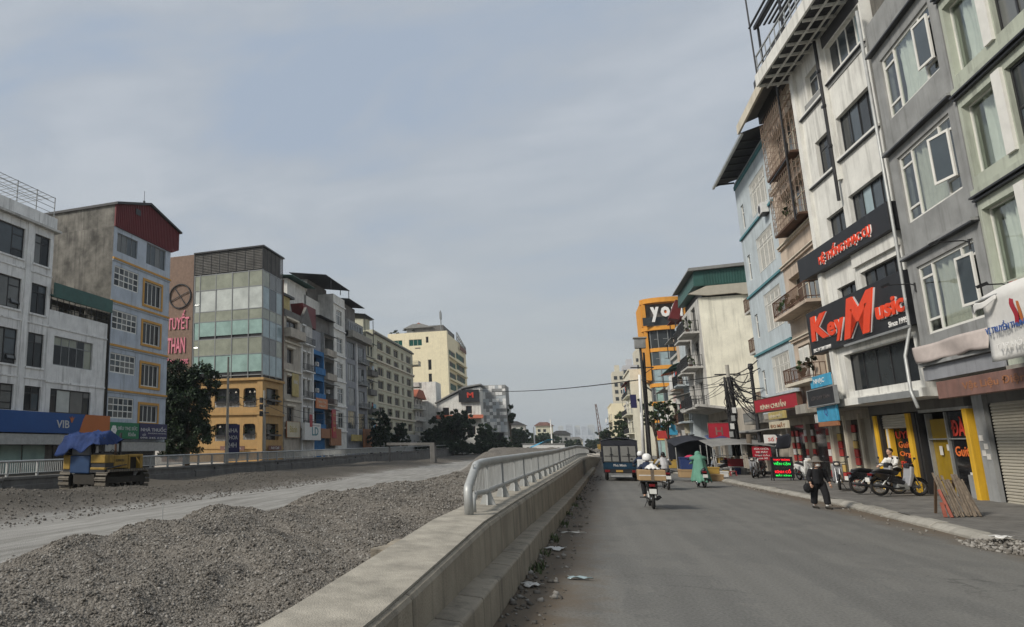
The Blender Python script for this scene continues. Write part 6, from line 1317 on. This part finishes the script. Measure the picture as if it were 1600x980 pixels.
# ================================================================== people
def limb(b, pts, rad): b.path(pts, rad, 10)
def person(label, loc, rot, body, clothes, extras=()):
    """body and each cloth piece: lists of ('b', centre, radii) balls and ('l', points, radii) limbs"""
    def mk(parts):
        b = MB()
        for p in parts:
            if p[0] == 'b': b.ball(p[1], p[2], 12, 8)
            elif p[0] == 'l': b.path(p[1], p[2], 10)
        return b
    o = tag(mk(body).build('person', 'skin', None, loc, rot, smooth=True, remesh=.014), label, 'person')
    for nm, mat, parts, rm in clothes: mk(parts).build(nm, mat, o, smooth=True, remesh=rm)
    for nm, mat, b in extras: b.build(nm, mat, o, smooth=True)
    return o
def hand(p, s, d=(0,.06,-.05)):
    """palm with five curled fingers"""
    out = [('b', p, (.035,.045,.03))]; px, py, pz = p
    for k in range(4): x = px+(-.027+.018*k); l = (.9,1,.95,.8)[k]; out.append(('l', [(x,py+d[1]*.5,pz+d[2]*.3), (x,py+d[1]*l,pz+d[2]*.7*l), (x,py+d[1]*.9*l,pz+d[2]*1.3*l)], .0095))
    out.append(('l', [(px-s*.025,py-.01,pz), (px-s*.05,py+.02,pz-.015), (px-s*.045,py+.045,pz-.03)], .0105)); return out
def head(c, face=1):
    x, y, z = c
    return [('b', c, (.075,.095,.115)), ('b', (x,y+face*.02,z-.06), (.058,.07,.06)), ('b', (x,y+face*.1,z-.01), (.013,.02,.022)), ('b', (x-.076,y,z-.01), (.012,.025,.03)), ('b', (x+.076,y,z-.01), (.012,.025,.03)), ('l', [(x,y-face*.01,z-.08), (x,y-face*.02,z-.2)], [.052,.06])]
def rider(label, loc, rot, jacket, trousers, helmet, hair=False, sc=1.0):
    # seated, hands on the bars, feet on the pegs; local +y is forward
    bd = head((0,.02,1.46))
    for s in (-1,1):
        bd += [('l', [(s*.17,-.06,1.24), (s*.27,.12,1.08), (s*.29,.32,1.04)], [.05,.042,.03])]+hand((s*.30,.36,1.05), s, (0,.05,-.04))
        bd += [('l', [(s*.09,-.2,.84), (s*.16,.16,.74), (s*.15,.05,.36)], [.075,.055,.04]), ('l', [(s*.15,.0,.33), (s*.15,.16,.31)], [.038,.03])]
    bd += [('l', [(0,-.22,.86), (0,-.2,1.05), (0,-.06,1.28)], [(.14,.11),(.14,.11),(.13,.09)])]
    ja = [('l', [(0,-.24,.86), (0,-.23,1.0), (0,-.14,1.16), (0,-.06,1.28), (0,-.02,1.33)], [(.17,.15),(.18,.15),(.2,.14),(.19,.11),(.08,.08)])]
    tr = [('l', [(0,-.25,.82), (0,-.2,.92)], [(.17,.15),(.16,.14)])]
    for s in (-1,1):
        ja += [('l', [(s*.15,-.06,1.26), (s*.27,.10,1.09), (s*.285,.27,1.05)], [.07,.06,.045])]
        tr += [('l', [(s*.09,-.2,.84), (s*.17,.16,.75), (s*.155,.05,.38)], [.1,.078,.06])]
    ex = []
    b = MB(); b.path([(.15,-.05,.31), (.15,.2,.3)], [(.045,.035),(.035,.025)], 8); b.path([(-.15,-.05,.31), (-.15,.2,.3)], [(.045,.035),(.035,.025)], 8); ex.append(('shoes', 'dark_dirt', b))
    if helmet:
        b = MB(); b.lathe([(0,.135),(.06,.125),(.105,.09),(.13,.03),(.132,-.04),(.12,-.085),(.105,-.09)], 16, (0,.02,1.49)); b.path([(-.12,.06,1.47), (0,.17,1.47), (.12,.06,1.47)], .012, 6); ex.append(('helmet', helmet, b))
    if hair:
        b = MB(); b.ball((0,-.01,1.49), (.09,.105,.11)); b.path([(0,-.09,1.44), (0,-.13,1.3), (0,-.15,1.12)], [(.06,.04),(.07,.04),(.03,.02)], 8); ex.append(('hair', 'hair', b))
    return person(label, loc, rot, bd, [('jacket', jacket, ja, .016), ('trousers', trousers, tr, .016)], ex)

motorbike('dark motorbike carrying a wide cardboard box, ridden away beside the truck', (1.92, 24.55, 0), 0, rack=True)
rider('rider in navy jacket and white helmet behind the wide cardboard box', (1.92, 24.6, 0), 0, 'navy_cloth', 'black_cloth', 'helmet_white')
b = MB(); b.box(-.36,.36,-.30,.30,0,.31); o = tag(b.build('cardboard_box', 'cardboard', None, (1.94, 23.95, .835), R(2), bevel=.015), 'wide taped cardboard box strapped across the motorbike seat', 'box')
MB().box(-.045,.045,-.305,.305,-.002,.314).build('tape', 'bamboo', o); MB().box(-.362,.362,-.303,-.3,.14,.17).build('strap', 'paper', o)
b = MB(); b.sheet(lambda u, v: (-.18+.36*u, -.26+.5*v, .03+.14*math.sin(math.pi*u)*math.sin(math.pi*v)+.02*math.sin(20*u+9*v)), 12, 10); tag(b.build('plastic_bag', 'white_cloth', None, (1.98, 24.05, 1.15), smooth=True, solid=.004), 'white plastic bag bulging on top of the cardboard box', 'bag')
motorbike('motorbike with lit tail ridden just ahead of the cardboard-box motorbike', (3.38, 35.0, 0), R(2), rack=True)
rider('rider with long black hair and pale grey shirt', (3.38, 35.05, 0), R(2), 'shirt_grey', 'black_cloth', None, True)
b = MB().box(-.2,.2,-.2,.2,0,.34); tag(b.build('delivery_box', 'white_plastic', None, (2.62, 36.2, .9), bevel=.03), 'white delivery box on a scooter left of the long-haired rider', 'box'); motorbike('scooter carrying a white delivery box', (2.62, 36.9, 0), 0, rack=True); rider('rider in dark jacket ahead of the white delivery box', (2.62, 36.95, 0), 0, 'navy_cloth', 'navy_cloth', 'helmet_white')
# woman in green sun cloak
motorbike('motorbike hidden under the green sun cloak', (5.05, 37.4, 0), R(4))
rider('person riding under a full green sun cloak', (5.05, 37.45, 0), R(4), 'green_cloth', 'green_cloth', 'green_cloth')
b = MB()
def cl(u, v):
    a = 2*math.pi*u; w = lerp(v, [(0,.10),(.12,.21),(.3,.24),(.55,.29),(1,.40)]); f = 1+.10*math.sin(9*a)*v+.05*math.sin(5*a+2)
    return (w*f*math.cos(a), w*(1+.5*v)*f*math.sin(a)-.1*v, 1.38-1.18*v+.04*math.sin(7*a)*v)
b.sheet(cl, 60, 16); tag(b.build('sun_cloak', 'green_cloth', None, (5.03, 37.2, .06), 0, smooth=True, solid=.006), 'long pleated green sun cloak hanging to the ground', 'cloak')
b = MB(); b.lathe([(0,.09),(.1,.08),(.15,.02),(.34,-.05),(.36,-.16),(.33,-.17)], 22, (0,0,0)); tag(b.build('sun_hat', 'green_cloth', None, (5.03, 37.35, 1.40), smooth=True, solid=.006), 'wide green hat with hanging brim above the sun cloak', 'hat')

# pedestrian
def pedestrian():
    bd = head((0,.06,1.34))+[('l', [(0,0,.80), (0,.02,1.0), (0,.04,1.2)], [(.13,.1),(.13,.1),(.15,.09)])]
    ja = [('l', [(0,-.01,.74), (0,0,.9), (0,.02,1.1), (0,.04,1.18), (0,.05,1.23)], [(.2,.15),(.19,.14),(.2,.14),(.19,.11),(.07,.07)])]; tr = [('l', [(0,0,.72), (0,0,.86)], [(.18,.14),(.17,.13)])]
    for s, sw in ((-1,.16), (1,-.12)):
        bd += [('l', [(s*.18,.03,1.15), (s*.26,.0,.92), (s*.27,.1,.74)], [.05,.042,.032])]+hand((s*.27,.12,.69), s, (0,.02,-.07))
        ja += [('l', [(s*.17,.03,1.16), (s*.255,.0,.92), (s*.265,.08,.78)], [.075,.066,.055])]
        bd += [('l', [(s*.09,0,.76), (s*.1,sw*.7,.42), (s*.1,sw-.03,.08)], [.08,.055,.04]), ('l', [(s*.1,sw-.03,.045), (s*.1,sw+.13,.03)], [.04,.028])]
        tr += [('l', [(s*.09,0,.78), (s*.105,sw*.7,.44), (s*.11,sw-.02,.14)], [.11,.095,.085])]
    ex = []
    b = MB(); b.lathe([(0,.12),(.07,.115),(.098,.06),(.105,-.0),(.19,-.035),(.195,-.045),(.1,-.03)], 18, (0,.05,1.42)); ex.append(('hat', 'hat_grey', b))
    b = MB(); b.ball((0,.105,1.29), (.066,.07,.06)); ex.append(('face_mask', 'letter_white', b))
    b = MB()
    for s, sw in ((-1,.16), (1,-.12)): b.path([(s*.1,sw-.08,.045), (s*.1,sw+.05,.045), (s*.1,sw+.16,.03)], [(.045,.045),(.045,.04),(.03,.025)], 8)
    ex.append(('shoes', 'dark_dirt', b)); b = MB()
    for s, sw in ((-1,.16), (1,-.12)): b.tube((s*.1,sw-.03,.08), (s*.1,sw-.03,.13), .045)
    ex.append(('socks', 'white_cloth', b))
    person('pedestrian in black clothes, grey hat and white mask walking at the kerb', (6.6, 26.0, .0), R(195), bd, [('jacket', 'black_cloth', ja, .016), ('trousers', 'black_cloth', tr, .016)], ex)
pedestrian()
b = MB(); b.ball((0,0,0), (.13,.07,.15)); b.path([(-.05,0,.13), (0,0,.3), (.05,0,.13)], .01, 5); tag(b.build('shoulder_bag', 'black_cloth', None, (6.30, 25.9, .60), .2, smooth=True), 'black bag carried low at the pedestrian side', 'bag')

# parked bikes by the guitar shop and the man sitting on one
motorbike('black motorbike parked nearest the kerb outside the guitar shop', (9.85, 30.0, .2), R(-72), lean=0); motorbike('second black motorbike parked behind the nearest one outside the guitar shop', (9.6, 31.0, .2), R(-76))
b = MB()
def sitter():
    bd = head((0,.06,1.42))+[('l', [(0,-.08,.82), (0,-.08,1.0), (0,.0,1.22)], [(.14,.1),(.14,.1),(.16,.09)])]
    sh = [('l', [(0,-.1,.80), (0,-.09,1.0), (0,-.01,1.2), (0,.02,1.27)], [(.17,.13),(.17,.13),(.19,.12),(.07,.07)])]; tr = [('l', [(0,-.1,.76), (0,-.08,.86)], [(.18,.14),(.17,.13)])]
    for s in (-1,1):
        bd += [('l', [(s*.19,.0,1.17), (s*.24,.14,.98), (s*.2,.36,.92)], [.05,.042,.03])]+hand((s*.19,.4,.92), s)
        sh += [('l', [(s*.18,.0,1.18), (s*.24,.14,.99), (s*.21,.32,.93)], [.075,.065,.05])]
        bd += [('l', [(s*.1,-.06,.8), (s*.16,.32,.74), (s*.16,.34,.3)], [.085,.06,.045]), ('l', [(s*.16,.32,.26), (s*.16,.46,.24)], [.04,.03])]; tr += [('l', [(s*.1,-.06,.8), (s*.165,.32,.75), (s*.165,.34,.34)], [.105,.08,.065])]
    b = MB(); b.ball((0,.03,1.47), (.085,.1,.09)); person('man in white shirt sitting on the parked motorbike outside the guitar shop', (10.35, 31.75, .22), R(120), bd, [('shirt', 'white_cloth', sh, .016), ('trousers', 'black_cloth', tr, .016)], [('hair', 'hair', b)])
sitter()
# parked bikes further along
motorbike('parked motorbike half hidden beside the neon board, left side', (8.6, 44.6, .18), R(160)); motorbike('parked motorbike close to the red workshop sign', (9.1, 46.2, .18), R(150), 'bike_black', 'white_plastic'); motorbike('white-fronted scooter right of the neon board', (10.1, 41.6, .2), R(190), 'white_plastic', 'white_plastic'); motorbike('black motorbike standing behind the pedestrian', (9.2, 33.6, .2), R(165)); motorbike('motorbike parked deep under the grey stall canopy', (8.0, 50.5, .15), R(100))
# leaning slatted frame
o = thing('slatted_frame', 'old slatted bamboo bed frame leaning on the pavement edge', 'frame', (8.2, 22.15, .15))
b0, b1, t0, t1 = Vector((0,0,0)), Vector((.68,.28,0)), Vector((.08,.82,.97)), Vector((.72,1.0,.93))
for k in range(13): q = k/12; b = MB(); b.beam(b0.lerp(b1, q)+Vector((random.uniform(-.02,.02),random.uniform(-.03,.03),random.uniform(0,.04))), t0.lerp(t1, min(1, max(0, q+random.uniform(-.04,.04))))*random.uniform(.88,1.06), random.uniform(.028,.05), .022, (0,-1,.8)); b.build('slat', 'bamboo', o)
for h in (.12,.5,.9): b = MB(); b.beam(b0.lerp(t0, h)+Vector((0,.03,-.02)), b1.lerp(t1, h)+Vector((0,.03,-.02)), .04, .03); b.build('cross_bar', 'wood', o)
b = MB(); b.beam((-.02,-.06,0), (.02,.5,.62), .05, .05); b.build('leg', 'rust_red', o); b = MB(); b.beam((-.1,.05,0), (-.1,.14,.34), .06, .05); b.build('leg', 'rust_red', o); b = MB(); b.beam((.55,1.3,0), (.5,.95,.85), .05, .05); b.build('prop', 'wood', o); b = MB(); b.beam((.15,1.25,0), (.12,.85,.9), .05, .05); b.build('prop', 'wood', o)

# neon letter board
o = sign('neon_board', 'black sidewalk board with glowing red and green letters', (8.72, 41.4, .34), R(4), .86, .95, .05, 'sign_black', [('THAY TRÒNG', .08, .80, .70, .10, 'neon_red', .012), ('VIỄN CẬN', .08, .56, .70, .20, 'neon_green', .012), ('ĐO MẮT', .14, .42, .55, .09, 'neon_off', .012), ('KÍNH CỔ', .10, .20, .66, .19, 'neon_red', .012), ('MẮT KÍNH', .12, .05, .64, .11, 'neon_green', .012)], frame='dark_metal')
b = MB(); b.box(.0,.04,.0,.05,-.18,0); b.box(.82,.86,0,.05,-.18,0); b.beam((.02,.05,.9), (.02,.4,-.17), .03, .03); b.beam((.84,.05,.9), (.84,.4,-.17), .03, .03); b.build('stand_leg', 'dark_metal', o)
sign('workshop_sign', 'red square sign with white lines of lettering beside the neon board', (9.22, 47.9, 1.05), FS, .92, .78, .04, 'sign_red', [('SỬA CHỮA', .1, .59, .72, .12, 'letter_white', .008), ('XE MÁY', .16, .41, .6, .12, 'letter_white', .008), ('THAY DẦU', .1, .23, .72, .12, 'letter_white', .008), ('RỬA XE', .2, .06, .52, .12, 'letter_white', .008)])
sign('round_sign', 'small oval white and red sign above the workshop sign', (10.1, 49.0, 2.0), FS, .9, .5, .05, 'letter_white', [('Số 5', .2, .12, .5, .26, 'letter_red', .008)])

# stalls
def stall(label, x0, x1, y0, y1, z0, z1, mat, sag=.1):
    o = thing('stall_canopy', label, 'stall', (x0, y0, .12)); w, d = x1-x0, y1-y0
    b = MB(); b.sheet(lambda u, v: (w*u, d*v, z0+(z1-z0)*math.sin(math.pi*min(1, .15+.7*u))-sag*math.sin(math.pi*2*u)**2*math.sin(math.pi*v)+.42*v-.12), 16, 8); b.build('canopy', mat, o, smooth=True, solid=.01)
    for x in (.05, w-.1):
        for y in (.05, d-.1): MB().tube((x,y,0), (x,y,z0+.12), .03).build('pole', 'steel', o)
    return o
stall('grey canvas stall canopy beside the concrete pole', 7.2, 10.5, 47.8, 52.5, 1.66, 1.95, 'stall_canvas'); stall('dark tarpaulin stall canopy with blue lining nearer the road bend', 6.3, 9.3, 57, 62, 1.5, 2.25, 'dark_canvas', .2); stall('small blue tarpaulin canopy behind the grey one', 8.2, 10.0, 54.5, 57, 2.0, 2.3, 'blue_plastic')
b = MB(); b.sheet(lambda u, v: (u*3.0, 0+.03*math.sin(9*u), 2.25*v), 12, 2); tag(b.build('stall_backdrop', 'dark_canvas', None, (6.4, 62.3, .12), solid=.01), 'dark cloth hung behind the farther stall', 'cloth')
def crate(label, loc, d, mat, rot=0, name='crate', cat='crate'):
    o = tag(MB().box(0,d[0],0,d[1],0,d[2]).build(name, mat, None, loc, rot, bevel=.02), label, cat); MB().box(-.02,d[0]+.02,-.02,d[1]+.02,d[2]-.05,d[2]+.02).build('rim', mat, o); return o
crate('red drinks cooler on a stand under the grey canopy', (8.35, 50.0, .62), (.75,.45,.45), 'red_plastic', name='cooler', cat='cooler'); tag(MB().box(.02,.1,.02,.1,0,.5).box(.62,.7,.02,.1,0,.5).box(.02,.1,.35,.43,0,.5).box(.62,.7,.35,.43,0,.5).box(0,.75,0,.45,.45,.5).build('cooler_stand', 'white_plastic', None, (8.35, 50.0, .13)), 'white stand carrying the red drinks cooler', 'stand')
for x, y, m_, lb in ((9.0,49.6,'white_plastic','white bucket beside the red cooler'), (8.1,49.5,'white_plastic','white bucket left of the red cooler'), (8.65,49.3,'blue_plastic','blue bucket in front of the red cooler')):
    tag(MB().lathe([(0,0),(.13,0),(.17,.4),(.18,.4),(.18,.42),(.15,.42),(.12,.03),(0,.03)], 14).build('bucket', m_, None, (x, y, .14), smooth=True), lb, 'bucket')
crate('blue crate stacked on the handcart behind the green cloak', (4.95, 43.0, .62), (1.0,.7,.62), 'blue_plastic'); crate('orange-brown carton under the blue crate', (4.85, 42.9, .2), (1.2,.8,.4), 'cardboard', name='carton', cat='carton'); crate('yellow crate right of the green cloak', (6.35, 44.5, .35), (.6,.5,.35), 'yellow_plastic'); crate('second carton stacked right of the handcart', (6.2, 43.8, .0), (.8,.6,.34), 'cardboard', name='carton', cat='carton')
crate('white tub on the kerb behind the green cloak', (7.1, 46.0, .14), (.5,.4,.3), 'white_plastic', name='tub', cat='tub'); crate('yellow and white goods trolley by the road bend', (4.5, 55.0, .35), (1.6,1.0,.55), 'yellow_plastic', name='trolley', cat='trolley'); crate('white basin left of the goods trolley', (3.9, 54.4, .3), (.7,.6,.5), 'white_plastic', name='basin', cat='basin')
o = thing('umbrella', 'red parasol tilted beside the green cloak', 'umbrella', (5.55, 44, 0)); MB().lathe([(0,.32),(.12,.30),(.28,.2),(.38,.02)], 8, (0,0,1.05)).build('canopy', 'red_umbrella', o, solid=.008); MB().tube((0,0,0), (0,0,1.37), .012).build('pole', 'steel', o)
o = thing('display_rack', 'pale glass display rack under the grey canopy', 'rack', (8.0, 52.2, .13)); MB().box(0,1.2,0,.5,.05,.1).box(0,1.2,0,.5,.6,.64).box(0,1.2,0,.5,1.1,1.14).box(0,.04,0,.5,0,1.5).box(1.16,1.2,0,.5,0,1.5).build('shelves', 'white_plastic', o)
for i in range(5): MB().box(.1+i*.2,.24+i*.2,.1,.4,.64,.64+random.uniform(.2,.4)).build('goods', random.choice(['poster_yellow','sign_green','paper','red_plastic','cardboard']), o)
# old tree trunk beside the stall
tag(MB().path([(0,0,-.1), (.02,0,.6), (-.03,0,1.2), (0,0,2.4)], [.2,.17,.15,.13], 9).build('timber_prop', 'wood_trunk', None, (9.35, 49.0, .13), smooth=True), 'rough pale trunk supporting the grey canopy edge', 'post')

b = MB(); b.sheet(lambda u, v: (2.2*u, .2*math.sin(7*u+2*v), -.6*v-.2*math.sin(3*u)), 24, 6); tag(b.build('dark_awning', 'dark_canvas', None, (9.6, 44.2, 2.5), FR, smooth=True, solid=.01), 'sagging dark cloth awning over the eyeglass shopfront', 'awning')
for i, (x, y, m_, lb) in enumerate(((10.6,36.4,'red_plastic','low red stool outside the plain shutter'), (10.4,42.8,'blue_plastic','low blue stool beside the white-fronted scooter'), (8.1,47.6,'red_plastic','low red stool by the workshop sign'), (7.9,48.6,'yellow_plastic','low yellow stool at the stall edge'))):
    o = tag(MB().box(-.16,.16,-.16,.16,.26,.29).build('stool', m_, None, (x, y, .2 if x > 9 else .14), bevel=.02), lb, 'stool')
    for sx in (-1,1):
        for sy in (-1,1): b = MB(); b.tube((sx*.15,sy*.15,0), (sx*.12,sy*.12,.27), .02, n=6); b.build('leg', m_, o)
for i, (x, y, l, lb) in enumerate(((10.7,35.6,1.6,'grey plank lying at the foot of the beige house'), (10.6,34.9,1.1,'shorter plank beside the beige house foot'))):
    tag(MB().box(-.1,.1,-l/2,l/2,0,.05).build('plank', 'bamboo', None, (x, y, .22), .2*i), lb, 'plank')
# ================================================================== poles and wires
def wire(label, pts, r=.012, sag=.3, n=14):
    P = []
    for a, c in zip(pts, pts[1:]):
        a, c = Vector(a), Vector(c)
        for k in range(n): t_ = k/n; q = a.lerp(c, t_); q.z -= sag*4*t_*(1-t_); P.append(q)
    P.append(Vector(pts[-1])); tag(MB().path(P, r, 5).build('cable', 'cable', None), label, 'cable')
o = thing('utility_pole', 'concrete utility pole wrapped in black cables beside the stalls', 'pole', (9.15, 52, .1))
MB().tube((0,0,0), (.05,0,6.9), .17, .11, 10).build('shaft', 'concrete', o, smooth=True)
b = MB(); b.box(-.7,.75,-.05,.05,6.25,6.33); b.box(-.5,.5,-.05,.05,5.6,5.68); b.beam((0,0,5.7), (.7,0,6.25), .05, .05); b.build('crossarm', 'dark_metal', o)
for k in range(9):
    a = random.random()*6.28; b = MB(); b.path([(.2*math.cos(a+.3*j)+.03*random.random(), .2*math.sin(a+.3*j), 6.1-j*.62) for j in range(9)], random.uniform(.03,.075), 6); b.build('cable_bundle', 'cable', o, smooth=True)
for k in range(4): MB().box(-.3+.1*k,-.1+.1*k,-.32,-.2,2.3+.5*k,2.65+.5*k).build('meter_box', random.choice(['steel','white_plastic']), o)
for k in range(6): b = MB(); b.torus((.1*random.uniform(-1,1), -.2, 5.0-.25*k), random.uniform(.2,.38), .02, 14, 5, 1); b.build('cable_coil', 'cable', o)
for k in range(16):
    a = Vector((random.uniform(-.5,.6), random.uniform(-.15,.15), random.uniform(4.4,6.3))); c = Vector((random.uniform(.75,1.2), -random.uniform(.9,3.2), random.uniform(3.0,6.4))); sg_ = random.uniform(.15,.7)
    P = [a.lerp(c, q/10)-Vector((0,0,sg_*4*(q/10)*(1-q/10))) for q in range(11)]; MB().path(P, random.uniform(.012,.03), 5).build('service_cable', 'cable', o)
for k in range(5):
    a = Vector((random.uniform(-.3,.3), 0, random.uniform(5.4,6.2))); c = Vector((random.uniform(-1.6,-.4), 9.8, random.uniform(4.5,7.5))); P = [a.lerp(c, q/10)-Vector((0,0,.5*4*(q/10)*(1-q/10))) for q in range(11)]; MB().path(P, .016, 5).build('service_cable', 'cable', o)
o = thing('utility_pole', 'slim dark pole beside the light blue house', 'pole', (10.2, 50.6, .1)); MB().tube((0,0,0), (0,0,6.4), .12, .09).build('shaft', 'dark_metal', o); MB().lathe([(0,.3),(.12,.28),(.16,0),(.1,-.1),(0,-.1)], 10, (0,0,6.5)).build('cap', 'dark_metal', o)
o = thing('utility_pole', 'leaning white and black pole with a grey transformer box near the road bend', 'pole', (5.2, 70, .0), (0, R(1.5), 0))
MB().tube((0,0,0), (.1,0,8.2), .15, .11).build('shaft', 'white_plaster', o, smooth=True); MB().tube((.55,0,0), (.3,0,10.8), .14, .1).build('steel_shaft', 'dark_metal', o)
MB().box(-.15,.75,-.3,.3,10.6,11.5).build('transformer', 'grey_plaster', o, bevel=.03); MB().box(-.25,.85,-.4,.4,11.5,11.6).build('box_cap', 'concrete', o)
for k in range(8): b = MB(); b.path([(.46+.14*math.cos(k+.3*j), .14*math.sin(k+.25*j), 10.2-j*1.05) for j in range(10)], random.uniform(.03,.06), 6); b.build('cable_bundle', 'cable', o, smooth=True)
b = MB(); b.box(-.6,1.3,-.05,.05,8.8,8.9); b.beam((.4,0,8.2), (1.2,0,8.8), .06, .06); b.beam((.4,0,7.3), (1.0,0,6.7), .1, .1); b.build('crossarm', 'dark_metal', o)
sign('pole_sign', 'small blue sign fixed to the leaning pole', (4.55, 69.6, 5.2), FS, .5, 1.2, .06, 'sign_navy')
wire('long sagging cable crossing the sky above the strip', [(5.6, 70, 7.75), (-23, 150, 14)], .05, .9); wire('cable between the leaning pole and the cable-wrapped pole', [(5.6, 70, 7.7), (9.2, 52, 6.4)], .03, .25); wire('lower cable between the two road poles', [(5.7, 70, 7.0), (9.2, 52, 5.8)], .02, .4)
for i, (z, z2) in enumerate(((6.35,6.9), (6.3,6.4), (5.7,5.2), (5.65,4.6))): wire(['top', 'second', 'third', 'lowest'][i]+' service cable from the wrapped pole to the light blue house', [(9.5, 52, z), (10.25, 48.9-.3*i, z2)], .03, .12)
for i in range(4): wire(['first', 'second', 'third', 'fourth'][i]+' cable looping from the wrapped pole to the slim dark pole, counted from the top', [(9.3, 52, 6.3-.4*i), (10.2, 50.6, 5.9-.7*i)], .035, .3)
wire('cable run along the left house fronts at first-floor height', [(-31.4,60.5,7.2), (-30.2,66.5,6.8), (-31.5,90,6.2), (-31,118,7.2)], .03, .5); wire('second cable run along the left house fronts', [(-31.4,60.5,6.5), (-30.2,66.5,6.2), (-31.5,90,5.4), (-31,118,6.3)], .025, .6)

# ================================================================== haze
m = bpy.data.materials.new('haze'); m.use_nodes = True; t = m.node_tree; t.nodes.clear()
oo = t.nodes.new('ShaderNodeOutputMaterial'); pv_ = t.nodes.new('ShaderNodeVolumePrincipled'); pv_.inputs['Color'].default_value = (.82,.89,.95,1); pv_.inputs['Density'].default_value = .00024; pv_.inputs['Anisotropy'].default_value = .1
t.links.new(pv_.outputs[0], oo.inputs['Volume']); MT['haze'] = m
tag(MB().box(-1500,1500,-70,5200,-1.5,170).build('haze', 'haze'), 'thin grey haze filling the street', 'haze', kind='stuff')
